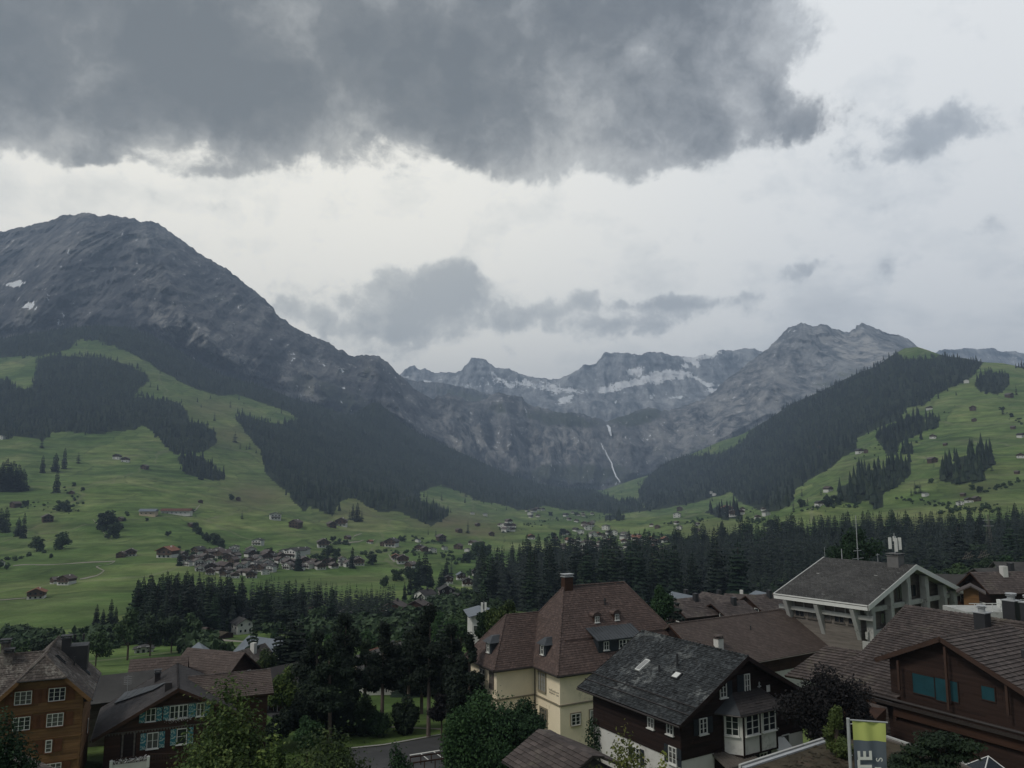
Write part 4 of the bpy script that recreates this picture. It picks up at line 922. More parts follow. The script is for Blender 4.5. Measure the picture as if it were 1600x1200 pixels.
def gable_house(label,cat,Rf,phi,wl,dl,wr,dr,L,gz_,og,oel,oer,roofmat,tile,walls,fascia,rthick=.22,group=None,board=None,name='chalet',front_only=False,ridgecap=True,tilesides=('l','r'),hip=None):
    """Rf ridge front point; phi axis turn (deg); wl/wr half widths to the eaves, dl/dr drops (positive); walls=[(z_low,z_high or None,mat)]"""
    h=GH(); ph=math.radians(phi); g2=np.array([math.cos(ph),math.sin(ph),0.]); ax=np.array([-math.sin(ph),math.cos(ph),0.])
    Rf=np.array(Rf,float); h.g,h.ax,h.R=g2,ax,Rf; nf=-ax; h.nf=nf
    base=Rf+ax*L/2; base[2]=gz_
    o=thing(name,base,label,cat,group); h.o=o
    EL=Rf-g2*wl-UP*dl; ER=Rf+g2*wr-UP*dr
    B=lambda p:p+ax*L
    if hip:
        kh,dh=hip; HL=Rf+(EL-Rf)*kh; HR=Rf+(ER-Rf)*kh; AP=Rf+ax*dh; h.HL,h.HR,h.AP=HL,HR,AP
        r=slab(o,[EL,HL,AP,B(Rf),B(EL)],rthick,fascia,'roof'); r2=slab(o,[ER,B(ER),B(Rf),AP,HR],rthick,fascia,'roof')
        tiles(r,[B(EL),EL,HL,B(HL)],*tile,roofmat,seed=1); tiles(r,[B(HL),HL,AP,B(Rf)],*tile,roofmat,seed=11)
        tiles(r2,[ER,B(ER),B(HR),HR],*tile,roofmat,seed=2); tiles(r2,[HR,B(HR),B(Rf),AP],*tile,roofmat,seed=12)
        tilesides=(); ridgecap=False; ridge_caps(r,AP,B(Rf),.11,.4,roofmat)
    else:
        HL=HR=Rf
        r=slab(o,[EL,Rf,B(Rf),B(EL)],rthick,fascia,'roof'); r2=slab(o,[Rf,ER,B(ER),B(Rf)],rthick,fascia,'roof')
    h.roofl,h.roofr=r,r2
    if 'l' in tilesides: tiles(r,[B(EL),EL,Rf,B(Rf)],*tile,roofmat,seed=1)
    if 'r' in tilesides: tiles(r2,[ER,B(ER),B(Rf),Rf],*tile,roofmat,seed=2)
    if ridgecap: ridge_caps(r,Rf,B(Rf),.11,.4,roofmat)
    # barge boards
    for p,q in ((EL,HL),(ER,HR)):
        d=unit(q-p); nrm=np.cross(d,ax); nrm=nrm if nrm[2]>0 else -nrm
        for s in (-.035,L+.0):
            G().obox(p+ax*s-nrm*(rthick+.06),q-p,ax*.034,nrm*(rthick+.11)).build('barge_board',fascia,o)
    # gutters
    for e,sg,dirn in ((EL,-1,-g2),(ER,1,g2)): G().tube(e-UP*.12+dirn*.07,B(e)-UP*.12+dirn*.07,.075,.075,7).build('gutter','gutter',o)
    # walls
    sl_l=dl/wl; sl_r=dr/wr; xl=wl-oel; xr=wr-oer; und=rthick*1.15+.02
    F0=Rf+ax*og; h.F0=F0; h.xl,h.xr=xl,xr
    zl=Rf[2]-sl_l*xl-und; zr=Rf[2]-sl_r*xr-und; zt=Rf[2]-und
    Lw=L-2*og
    P=lambda s,z: np.array([F0[0]+g2[0]*s,F0[1]+g2[1]*s,z])
    h.P=P; zb=gz_-1.
    for (z0,z1,mt,nm) in walls:
        if z1 is None:
            poly=[P(-xl,z0),P(xr,z0),P(xr,zr),P(0,zt),P(-xl,zl)]
            if hip: zh=HL[2]-und; poly=[P(-xl,z0),P(xr,z0),P(xr,zr),P((zt-zh)/sl_r,zh),P(-(zt-zh)/sl_l,zh),P(-xl,zl)]
        else: poly=[P(-xl,z0),P(xr,z0),P(xr,min(z1,zr)),P(-xl,min(z1,zl))]
        G().prism(poly,ax*Lw).build(nm,mt,o)
        if board and z1 is None:
            def clip(z):
                a=-xl if z<zl else -max(0,(zt-z)/sl_l); b=xr if z<zr else max(0,(zt-z)/sl_r)
                return ((a+xl)/(xl+xr),(b+xl)/(xl+xr))
            boards(o,P(-xl,0),P(xr,0),z0,(HL[2]-und if hip else zt-.1),board,mt,nf,clip,3)
            boards(o,P(-xl,0),P(-xl,0)+ax*Lw,z0,zl,board,mt,-g2,None,4)
            boards(o,P(xr,0),P(xr,0)+ax*Lw,z0,zr,board,mt,g2,None,5)
    h.zl,h.zr,h.zt,h.Lw=zl,zr,zt,Lw
    h.front=lambda x,y: onplane(x,y,F0,nf)
    h.left=lambda x,y: onplane(x,y,P(-xl,0),-g2); h.right=lambda x,y: onplane(x,y,P(xr,0),g2)
    h.EL,h.ER=EL,ER
    return h
def solve_gable(ridge_px,eave_px,phi,D,back_px=None):
    ph=math.radians(phi); g2=np.array([math.cos(ph),math.sin(ph)]); ax=np.array([-math.sin(ph),math.cos(ph)])
    Rr=atD(*ridge_px,D); r=ray(*eave_px); w_,t=np.linalg.solve(np.array([[g2[0],-r[0]],[g2[1],-r[1]]]),-Rr[:2]); dz=t*r[2]-Rr[2]; L=None
    if back_px: rb=ray(*back_px); L,_=np.linalg.solve(np.array([[ax[0],-rb[0]],[ax[1],-rb[1]]]),-Rr[:2])
    return Rr,w_,dz,L
# ================================================================== A: orange wooden house, bottom left
Rr,wr_,dz,L=solve_gable((68,1029),(142.7,1093),24,77,(90.7,1002.7))
sl=-dz/wr_; wA=wr_; zgA=Rr[2]-13.5
A_g=np.array([math.cos(R(24)),math.sin(R(24)),0]);A_ax=np.array([-math.sin(R(24)),math.cos(R(24)),0])
hA=gable_house('orange brown wooden house with stone tile roof and hipped gable','house',Rr,24,wA,-dz,wA,-dz,L+.5,zgA,.85,.75,.75,'tile_mossy',(.28,.27,.05),
   [(zgA-1,None,'wood_orange','wall')],'wood_orange',board=.2,name='wooden_house',hip=(.47,1.35))
oA=hA.o
# half hip in front of the gable
hl=hA.HL-hA.ax*.12+UP*.05; hr_=hA.HR-hA.ax*.12+UP*.05; apex=hA.AP+UP*.05
hp=slab(oA,[hl,hr_,apex],.12,'wood_brown','half_hip_roof'); tiles(hp,[hl,hr_,apex+hA.g*.02,apex-hA.g*.02],.28,.27,.05,'tile_mossy',seed=6)
for q in (hl,hr_): ridge_caps(hp,q,apex,.1,.4,'tile_mossy')
G().tube(hl-UP*.02-hA.ax*.06,hr_-UP*.02-hA.ax*.06,.08,.08,7).build('gutter','gutter',hp)
nA=hA.nf
for (x,y,w_,h_,c_,lab) in [((208)/5.714,990+573/5.714,.0,0,3,None),(510/5.714,990+540/5.714,0,0,3,None),(193/5.714,990+803/5.714,0,0,3,None),(492/5.714,990+768/5.714,0,0,3,None),(435/5.714,990+1003/5.714,0,0,1,None),(470/5.714,990+1215/5.714,0,0,3,None)]:
    p=hA.front(x,y)
    if c_==3: window(oA,p+nA*.035,nA,1.42,1.22,3,3,fr=.055,muntin=.02,casing='wood_shutter',shut='wood_shutter',shutw=.62)
    else: window(oA,p+nA*.035,nA,.55,1.15,1,3,casing='wood_shutter',shut='wood_shutter',shutw=.66)
for y in (700,945,1155):   # string courses between the storeys
    p=hA.front(70,990+y/5.714); G().obox(hA.P(-hA.xl,p[2])+nA*.03,hA.g*(hA.xl+hA.xr),UP*.14,nA*.07).build('string_course','wood_orange',oA)
    G().obox(hA.P(hA.xr,p[2])+hA.g*.03,hA.ax*hA.Lw,UP*.14,hA.g*.07).build('string_course','wood_orange',oA)
for s in (-1,1): # corner posts
    q=hA.P(s*hA.xr,0); G().obox(np.array([q[0],q[1],zgA])-hA.g*(.17 if s>0 else -.02)+nA*.03-UP*0,hA.g*.15,nA*.06,UP*(hA.zl-zgA-.1)).build('corner_post','wood_orange',oA)
for kx in (.35,.85): 
    q=hA.P(hA.xr,0)+hA.g*.02; G().obox(np.array([q[0],q[1],hA.zr-.9])+hA.ax*kx,hA.ax*.14,hA.g*.6,UP*.14).build('eave_bracket','wood_brown',oA)
window(oA,hA.right(774/5.714,990+822/5.714)+hA.g*.035,hA.g,.7,1.4,1,3,casing='wood_shutter')
# chimneys and the dark clad lift housing
p=onplane(103,1012,Rr+hA.g*.7,np.array(hA.g)); 
def onroof(h,x,y,side='r'):
    e=h.ER if side=='r' else h.EL; n=np.cross(e-h.R,h.ax); return onplane(x,y,h.R,n/np.linalg.norm(n))
q=onroof(hA,103,1021); chimney(oA,q,.85,.85,1.5,hA.g[:2],hA.ax[:2],'metal_dark')
q=onroof(hA,123,1036); G().cbox(q+UP*.6,hA.g*1.7,hA.ax*2.2,UP*2.7).build('clad_dormer_box','metal_dark',oA)
for s in(-.5,.3): G().tube(q+hA.g*s+UP*2.4,q+hA.g*s+UP*3.,.12,.12,7).build('vent_pipe','metal_dark',oA)
for (x,y) in ((94,1031),(133,1049)):
    q=onroof(hA,x,y); d=unit(hA.ER-hA.R); nn=unit(np.cross(hA.ax,-d)); nn=nn if nn[2]>0 else -nn
    rw=G().cbox(q+nn*.08,d*1.3,hA.ax*.55,nn*.14).build('roof_window','metal_dark',oA); G().cbox(q+nn*.16,d*1.1,hA.ax*.4,nn*.02).build('pane','glass',rw)
q=onroof(hA,116,1040); G().tube(q,q+UP*.9,.1,.1,7).build('vent_pipe','metal_dark',oA)
# adjoining long roof to the left (part of the same house)
zA2=Rr[2]-.75; a_=atZ(76,1018,zA2); dirl=-hA.g; rl=a_+hA.g*1.2; rend=a_+dirl*14
el=rl-hA.ax*5.0-UP*3.6; eend=rend-hA.ax*5.0-UP*3.6
w2=slab(oA,[eend,el,rl,rend],.2,'wood_brown','wing_roof'); tiles(w2,[eend,el,rl,rend],.28,.27,.05,'tile_mossy',seed=8); ridge_caps(w2,rend,rl,.13,.4,'tile_mossy')
bk=[rl+hA.ax*5-UP*3.6,rend+hA.ax*5-UP*3.6]; slab(oA,[rend,rl,bk[0],bk[1]],.2,'tile_mossy','wing_roof')
G().prism([eend+hA.ax*.8-UP*.1,el+hA.ax*.8-UP*.1,rl-UP*.35,rend-UP*.35],-UP*.0+hA.ax*.01).build('wing_gable','wood_orange',oA)
G().obox(np.array([*(eend+hA.ax*1)[:2],zgA]),hA.g*14,hA.ax*8,UP*(el[2]+.5-zgA)).build('wing_wall','wood_orange',oA)
for x,y in ((13,1035),(8,1020)):
    n_=np.cross(el-rl,hA.g); q=onplane(x,y,rl,n_/np.linalg.norm(n_)); chimney(oA,q,.75,.75,1.0,hA.g[:2],hA.ax[:2],'tile_mossy')

# ================================================================== B: chalet with painted teal shutters
RB,wb,dzb,LB=solve_gable((278.7,1076),(142.7,1157),23.6,85,(277.3,1037)); zgB=RB[2]-12.2
hB=gable_house('dark brown chalet with painted teal shutters and flower boxes','chalet',RB,23.6,-wb,-dzb,6.0,3.0,LB,zgB,.9,1.15,1.0,'tile_dark',(.32,.33,.05),
   [(zgB+3.0,None,'wood_brown','wall'),(zgB-1,zgB+3.0,'plaster_white','lower_wall')],'wood_brown',board=.2)
oB=hB.o; nB=hB.nf
X=lambda x:130+x/5.517; Y=lambda y:1000+y/5.517
for (x,y,w_,h_,c_,sh,sides,gl) in [(583,645,.95,1.35,2,1,(-1,1),'glass'),(788,620,.95,1.35,2,1,(-1,),'glass'),(860,612,.95,1.35,2,1,(1,),'glass'),(1010,597,.8,1.35,2,1,(-1,1),'glass'),(598,865,1.1,1.6,2,1,(-1,1),'glass'),(850,828,1.0,1.6,1,1,(-1,1),'glass')]:
    window(oB,hB.front(X(x),Y(y))+nB*.035,nB,w_,h_,c_,2,shut='shutter_painted',shutw=.55,shutlab=sides)
def zigzag(h,p0,p1,name='scalloped_trim'):
    g=G(); d=p1-p0; n=int(np.linalg.norm(d)/.28)
    for i in range(n):
        a=p0+d*i/n; b=p0+d*(i+.8)/n; m_=(a+b)/2-UP*.24; g.prism([a,b,m_],h.nf*.05)
    g.obox(p0+h.nf*.001,d,UP*.06,h.nf*.08)
    return g.build(name,'wood_grey',h.o,kind='stuff')
q0=hB.front(X(225),Y(812));q1=hB.front(X(1150),Y(705)); z=(q0[2]+q1[2])/2; 
zigzag(hB,hB.P(-hB.xl,z)+nB*.04,hB.P(hB.xr,z)+nB*.04)
q0=hB.front(X(690),Y(570)); s0=np.dot(q0-hB.P(0,0),hB.g); zigzag(hB,hB.P(s0,q0[2])+nB*.04,hB.P(4.6,q0[2])+nB*.04)
for (x,y,w_) in ((822,690,2.2),(575,715,1.5)):   # flower boxes
    q=hB.front(X(x),Y(y)); fb=G().cbox(q+nB*.2,hB.g*w_,nB*.25,UP*.22).build('flower_box','wood_brown',oB)
    if w_>2:
        V,F_=leaf_arr([(s*.35,0,.1+.06*(s%2),.3,.22,.28) for s in range(-3,4)],260,.07,np.random.default_rng(3),shell=.2); c=math.cos(R(23.6));s_=math.sin(R(23.6))
        V=np.stack([V[:,0]*c-V[:,1]*s_,V[:,0]*s_+V[:,1]*c,V[:,2]],1)+(q+nB*.25-rootloc(oB)); link('flowers',mesh_np('flowers',V,F_,'flower'),fb,kind='stuff')
# recess with pale posts, door behind
q=hB.front(X(388),Y(905)); G().cbox(q+nB*.02,hB.g*1.5,nB*.06,UP*2.2).build('recess_door','wood_black',oB)
for x in (338,440): q=hB.front(X(x),Y(900)); G().cbox(q+nB*.08,hB.g*.16,nB*.16,UP*2.4).build('porch_post','wood_grey',oB)
# terrace with white parapet, flowers and brown railing
tp=hB.front(X(268),Y(1060)); zt_=tp[2]
t0=hB.P(-hB.xl+.7,zt_); 
ter=G().obox(np.array([t0[0],t0[1],zgB-1]),hB.g*3.6,nB*2.4,UP*(zt_-zgB+.55)).build('terrace','plaster_white',oB)
G().obox(t0+nB*2.15+UP*(-.45),hB.g*3.6,nB*.22,UP*.95).build('parapet','plaster_white',ter)
for s in(0,3.35): G().obox(t0+nB*2.2+hB.g*s-UP*.1,hB.g*.28,nB*.28,UP*1.05).build('parapet_post','paint_white',ter)
V,F_=leaf_arr([(s*.38,0,.15,.33,.22,.3) for s in range(-4,5)],420,.075,np.random.default_rng(4),shell=.2); V=np.stack([V[:,0]*c-V[:,1]*s_,V[:,0]*s_+V[:,1]*c,V[:,2]],1)+(t0+nB*2.3+hB.g*1.8+UP*.6-rootloc(oB)); link('flowers',mesh_np('flowers',V,F_,'flower'),ter,kind='stuff')
rg0=t0+hB.g*3.6+nB*2.2; rdir=unit(hB.g*1-nB*.1); 
for i in range(15): G().obox(rg0+rdir*i*.26+UP*(.35-.035*i),rdir*.09,nB*.05,UP*.75).build('baluster','wood_russet',ter)
for zz in (.35,1.05): G().obox(rg0+UP*zz,rdir*3.9-UP*.52,nB*.09,UP*.09).build('railing_rail','wood_russet',ter)
# right wing with its own ridge across
wl0=atZ(294,1058,RB[2]-.4); wr0=wl0+hB.g*9.0
qd=[wl0-hB.ax*4-UP*1.75,wr0-hB.ax*4-UP*1.75,wr0,wl0]
wg=slab(oB,qd,.2,'wood_brown','wing_roof'); tiles(wg,qd,.34,.33,.06,'tile_flat',seed=12); ridge_caps(wg,wl0,wr0,.12,.4,'tile_rust')
slab(oB,[wl0,wr0,wr0+hB.ax*4-UP*1.75,wl0+hB.ax*4-UP*1.75],.2,'tile_rust','wing_roof')
G().obox(np.array([*(wl0-hB.ax*3.3)[:2],zgB]),hB.g*8.4,hB.ax*6.6,UP*(wl0[2]-1.95-zgB)).build('wing_wall','wood_brown',oB)
# solar panels on the left slope, chimney, aerial
nl=unit(np.cross(hB.ax,hB.EL-hB.R)); nl=nl if nl[2]>0 else -nl
def plane_pt(h,x,y,side,off=0.):
    e=h.ER if side=='r' else h.EL; n=unit(np.cross(e-h.R,h.ax)); n=n if n[2]>0 else -n
    return onplane(x,y,h.R+n*off,n),n
sp=[plane_pt(hB,x,y,'l',.16)[0] for x,y in ((178,1100),(240,1078),(262,1066),(196,1082))]
for i in range(6):
    a=sp[0]+(sp[1]-sp[0])*i/6.;b=sp[0]+(sp[1]-sp[0])*(i+.94)/6.;c1=sp[3]+(sp[2]-sp[3])*(i+.94)/6.;d1=sp[3]+(sp[2]-sp[3])*i/6.
    G().prism([a,b,c1,d1],nl*.07).build('solar_panel','seam_dark',hB.roofl)
q=plane_pt(hB,246,1064,'l')[0]; chimney(oB,q,.6,.6,.9,hB.g[:2],hB.ax[:2],'tile_dark')
q=plane_pt(hB,263,1078,'l')[0]; G().cbox(q+UP*.3,hB.g*.7,hB.ax*.7,UP*1.).build('roof_vent','tile_dark',oB)
q=plane_pt(hB,198,1092,'l')[0]; ant=G().tube(q,q+UP*2.6,.03,.03,5); 
for i in range(5): ant.tube(q+UP*(1.6+.2*i)-hB.g*.4,q+UP*(1.6+.2*i)+hB.g*.4,.015,.015,4)
ant.build('aerial','metal',oB)

# ================================================================== C: tall yellow house with hipped roof
zeC=-22.; P0=atZ(871.5,1056.5,zeC); aC=R(28.5); gC=np.array([math.cos(aC),math.sin(aC),0]); vC=np.array([-math.sin(aC),math.cos(aC),0])
dep=5.72; b_=7.2
def hipsolve(px,base,dirv):
    r=ray(*px); A_=np.array([[dirv[0],-r[0]],[dirv[1],-r[1]]]); s,t=np.linalg.solve(A_,-base[:2]); return base+dirv*s+UP*(t*r[2]-base[2]),s
Rl,aL=hipsolve((881,916.5),P0+vC*b_,gC); zr=Rl[2]
Rrt=atZ(958.5,906.5,zr); Rrt=P0+vC*b_+gC*np.dot(Rrt-P0,gC); Rrt[2]=zr
LC=np.dot(Rrt-P0,gC)+max(aL,4.5)*1.15
zgC=zeC-8.6
oC=thing('yellow_house',P0+gC*7+vC*7+UP*(zgC-zeC),'large pale yellow house with steep brown hipped roof','house')
e0=P0;e1=P0+gC*LC;e2=P0+gC*LC+vC*2*b_;e3=P0+vC*2*b_
rf=slab(oC,[e0,e1,Rrt,Rl],.25,'gutter','roof'); tl=(.27,.30,.05)
tiles(rf,[e0,e1,Rrt,Rl],*tl,'tile_brown',seed=21)
lf=slab(oC,[e3,e0,Rl],.25,'gutter','roof'); tiles(lf,[e3,e0,Rl+vC*-.02,Rl+vC*.02],*tl,'tile_brown',seed=22)
rt=slab(oC,[e1,e2,Rrt],.25,'gutter','roof'); tiles(rt,[e1,e2,Rrt+vC*.02,Rrt-vC*.02],*tl,'tile_brown',seed=23)
bk=slab(oC,[e2,e3,Rl,Rrt],.25,'gutter','roof'); tiles(bk,[e2,e3,Rl,Rrt],.5,.5,.05,'tile_brown',seed=24)
for a,b in ((e0,Rl),(Rl,Rrt),(Rrt,e1),(e3,Rl),(Rrt,e2)): ridge_caps(rf,a,b,.11,.4,'tile_brown')
# wing to the left
wc=atZ(777,1050.7,zeC); Wl=np.dot(P0-wc,gC)  # how far it projects
f0=P0+vC*dep; c0=f0-gC*Wl; c1=c0+vC*(2*b_-dep); wd=(2*b_-dep)
r_w,sW=hipsolve((790.6,961),c0+vC*wd*.5,gC)
rw_in=r_w+gC*(Wl+aL*.72-sW); zw=r_w[2]
# clip wing ridge where it meets the left hip plane of the main roof
nL=unit(np.cross(e0-e3,Rl-e3)); tI=np.dot(e3-r_w,nL)/np.dot(gC,nL); rw_in=r_w+gC*tI
wf=slab(oC,[c0,f0,rw_in,r_w],.25,'gutter','roof'); tiles(wf,[c0,f0,rw_in,r_w],*tl,'tile_brown',seed=25)
wl_=slab(oC,[c1,c0,r_w],.25,'gutter','roof'); tiles(wl_,[c1,c0,r_w-vC*.02,r_w+vC*.02],*tl,'tile_brown',seed=26)
slab(oC,[e3,c1,r_w,rw_in],.25,'tile_brown','roof')
for a,b in ((c0,r_w),(r_w,rw_in),(c1,r_w)): ridge_caps(wf,a,b,.11,.4,'tile_brown')
oh=.75
pts=[P0+gC*oh+vC*oh,P0+gC*(LC-oh)+vC*oh,P0+gC*(LC-oh)+vC*(2*b_-oh),c1+gC*oh-vC*oh,c0+gC*oh+vC*oh,f0+gC*oh+vC*oh]
wallpts=[np.array([p[0],p[1],zgC-2]) for p in pts]
G().prism(wallpts,UP*(zeC-.22-zgC+2)).build('wall','plaster_yellow',oC)
# soffit and cornice, gutters, string course
sof=[P0+gC*.12+vC*.12,e1-gC*.12+vC*.12,e2-gC*.12-vC*.12,c1+gC*.12-vC*.12,c0+gC*.12+vC*.12,f0+gC*.12+vC*.12]
G().prism([p-UP*.30 for p in sof],UP*.1).build('soffit','wood_grey',oC)
for a,b in ((e0,e1),(f0,e0),(c0,f0),(c1,c0)): G().tube(a-UP*.1,b-UP*.1,.11,.11,7).build('gutter','gutter',oC)
zs=onplane(880,1104,pts[0],-vC)[2]
for i,j,nn in ((0,1,-vC),(5,0,-gC),(4,5,-vC),(3,4,-gC)):
    a=pts[i].copy();b=pts[j].copy();a[2]=b[2]=zs; G().obox(a+nn*.001,b-a,nn*.1,UP*.2).build('string_course','stone_trim',oC)
# down pipe
q=pts[5]; G().tube(q-gC*.12-vC*.12-UP*.5,np.array([*(q-gC*.12-vC*.12)[:2],zgC]),.06,.06,6).build('down_pipe','gutter',oC)
SX=lambda x:700+x/4.139; SY=lambda y:890+y/4.139
nS=-vC; nW=-gC
def cs(x,y): return onplane(SX(x),SY(y),pts[0],nS)
def cw(x,y): return onplane(SX(x),SY(y),pts[0],nW)
def cww(x,y): return onplane(SX(x),SY(y),pts[4],nW)
window(oC,cs(825,968)+nS*.02,nS,1.25,1.3,2,3,casing='stone_trim')
window(oC,cs(943,970)+nS*.02,nS,1.15,2.25,2,4,casing='stone_trim',glass='curtain')
window(oC,cw(610,725)+nW*.02,nW,1.75,2.2,3,4,casing='stone_trim',frame='stone_trim',glass='curtain')
window(oC,cw(620,960)+nW*.02,nW,1.6,2.2,3,4,casing='stone_trim',frame='stone_trim')
window(oC,cww(224,690)+nW*.02,nW,1.3,1.9,2,3,casing='stone_trim')
q=cww(283,715); sh_=G().cbox(q+nW*.05,vC*1.2,nW*.06,UP*2.1)
for i in range(14): sh_.cbox(q+nW*.09+UP*(-.95+i*.145),vC*1.1,nW*.03,UP*.07)
sh_.build('shutter','wood_grey',oC,label='closed brown slatted shutter')
# small lettering on the corner wall: two lines too small to read, as short dark strokes
def strokes(o,f,p0,p1,h,groups,mat,n,seed,name='lettering'):
    a=f(*p0);b=f(*p1);d=b-a;L_=np.linalg.norm(d);d=d/L_; rg=random.Random(seed); g=G(); x=0.
    while x<L_:
        fx=x/L_
        if any(q0<=fx<=q1 for q0,q1 in groups):
            hh=h*rg.choice((.62,.62,.7,1.)); k=rg.random(); w_=h*.14
            g.obox(a+d*x+n*.004,d*w_,n*.012,UP*hh)
            if k<.45: g.obox(a+d*(x+w_)+n*.004,d*h*.28,n*.011,UP*h*.14)
            elif k<.8: g.obox(a+d*(x+w_)+n*.004+UP*hh*.82,d*h*.28,n*.011,UP*h*.14)
            x+=h*.5
        else: x+=h*.25
    return g.build(name,mat,o)
fw=lambda x,y: onplane(x,y,pts[0],nW)
strokes(oC,fw,(858.2,1078.3),(873.2,1085.0),.24,[(0,1)],'gutter',nW,5)
strokes(oC,fw,(858.2,1082.3),(873.2,1089.3),.24,[(0,.62),(.72,.98)],'gutter',nW,6)
def shed_dormer(o,p,n,w_,h_,depth,roofm,wallm,wins,over=.3,slope=.35,name='dormer'):
    """p: centre of front foot; n outward"""
    r=np.array([-n[1],n[0],0.]); dm=G().obox(p-r*w_/2-n*depth,r*w_,n*depth,UP*h_).build(name,wallm,o)
    a=p-r*(w_/2+over)+n*over+UP*(h_-.02); b=p+r*(w_/2+over)+n*over+UP*(h_-.02)
    c_=b-n*(depth+over)+UP*slope*(depth+over); d_=a-n*(depth+over)+UP*slope*(depth+over)
    rs=G().prism([a,b,c_,d_],UP*.1).build('dormer_roof',roofm,dm)
    k=max(3,int((w_+2*over)/.45))
    for i in range(k+1):
        s=a+(b-a)*i/k; G().obox(s-r*.02+UP*.1,r*.04,c_-b,UP*.05).build('roof_seam',roofm,rs)
    for (s,z,ww,hh,cc,rr) in wins: window(dm,p+r*s+UP*z+n*.01,n,ww,hh,cc,rr,fr=.06)
    return dm
def on_main(x,y): n=unit(np.cross(e1-e0,Rl-e0)); return onplane(x,y,e0,n if n[2]>0 else -n)
# big dormer right
q=on_main(SX(975),SY(545)); q2=on_main(SX(1190),SY(520)); 
dw=np.dot(q2-q,gC)+1.0; shed_dormer(oC,q+gC*dw/2+nS*.0+UP*.1,nS,dw,1.45,2.6,'seam_dark','shutter_dark',[(-dw/2+1.1,.75,.75,1.0,2,2),(.55,.75,1.05,1.0,2,2),(1.6,.75,1.05,1.0,2,2)],over=.45,slope=.42)
for x,y in ((963,345),(1092,330)):   # two small eyebrow dormers
    q=on_main(SX(x),SY(y)); dm=G().obox(q-gC*.45-nS*1.2,gC*.9,nS*1.2,UP*.95)
    dm=dm.build('dormer','wood_brown',oC)
    g=G(); pr=[]
    for i in range(9):
        a=math.pi*i/8; pr.append(q+gC*math.cos(a)*.62+UP*(.9+math.sin(a)*.42)+nS*.15)
    for i in range(8): g.prism([pr[i],pr[i+1],pr[i+1]-UP*.07,pr[i]-UP*.07],-nS*1.6)
    g.prism(pr,-nS*.02); g.build('dormer_roof','tile_brown',dm); window(dm,q+UP*.45+nS*.01,nS,.6,.75,2,2,fr=.05)
def hood_dormer(q,n,plane_o):
    r=np.array([-n[1],n[0],0.]); dm=G().obox(q-r*.75-n*1.5,r*1.5,n*1.5,UP*1.45).build('dormer','shutter_dark',oC)
    a=q-r*1.0+n*.35+UP*1.4; b=q+r*1.0+n*.35+UP*1.4; top1=q-n*.45+UP*2.15-r*.25; top2=q-n*.45+UP*2.15+r*.25; bk1=q-n*2.6+UP*2.2
    ba=q-r*1.0-n*1.8+UP*1.4; bb=q+r*1.0-n*1.8+UP*1.4
    g=G(); g.poly([a,b,top2,top1]); g.poly([b,bb,bk1,top2]); g.poly([ba,a,top1,bk1]); g.poly([top1,top2,bk1]); g.poly([a,ba,bb,b]); g.build('dormer_roof','seam_dark',dm)
    window(dm,q+UP*.75+n*.01,n,.62,1.1,1,2,fr=.09)
nrmL=nL if nL[2]>0 else -nL
q=onplane(SX(612),SY(560),e0,nrmL); hood_dormer(q,nW,None)
nw2=unit(np.cross(c0-c1,r_w-c1)); q=onplane(SX(262),SY(545),c0,nw2 if nw2[2]>0 else -nw2); hood_dormer(q,nW,None)
chimney(oC,Rl+gC*.5+UP*-.3,1.25,.9,1.5,gC[:2],vC[:2],'wood_brown',cap='metal',style='slab')
q=on_main(SX(1015),SY(230)); G().tube(q,q+UP*.9,.1,.1,6).tube(q+UP*.55,q+UP*.7,.2,.2,6).build('vent_pipe','metal_dark',oC)
for i in range(16):  # snow guards in a row
    a=e0+(Rl-e0)*.36+gC*.6;b=e1+(Rrt-e1)*.36-gC*.6; p_=a+(b-a)*(i+.5)/16; n_=unit(np.cross(e1-e0,Rl-e0)); G().cbox(p_+n_*.13,(b-a)/16*.98,n_*.1,vC*.04).build('snow_guard','tile_brown',rf)

# ================================================================== D: black chalet with mossy slate roof
RD,wD,dzD,LD=solve_gable((1168.8,1026),(1062.5,1134),31.5,66,(1002.5,991)); zgD=-27.2
hD=gable_house('almost black chalet with grey slate roof and white bay window','chalet',RD,31.5,-wD,-dzD,8.75,4.6,LD,zgD,1.0,1.0,1.2,'tile_slate',(.22,.24,.035),
   [(-21.4,None,'wood_black','wall'),(zgD-1,-21.4,'plaster_white','lower_wall')],'wood_black',board=.2)
oD=hD.o; nD=hD.nf
DX=lambda x:1040+x/5.714; DY=lambda y:1040+y/5.714
for (x,y,w_,h_,c_,s_l,sw) in [(508,215,.75,1.2,2,(1,),.6),(722,152,.65,1.45,2,(-1,),.8),(330,537,.85,1.2,2,(-1,1),.55)]:
    window(oD,hD.front(DX(x),DY(y))+nD*.035,nD,w_,h_,c_,3,shut='shutter_dark',shutw=sw,shutlab=s_l if len(s_l)>1 else (1,) if s_l[0]==1 else (-1,))
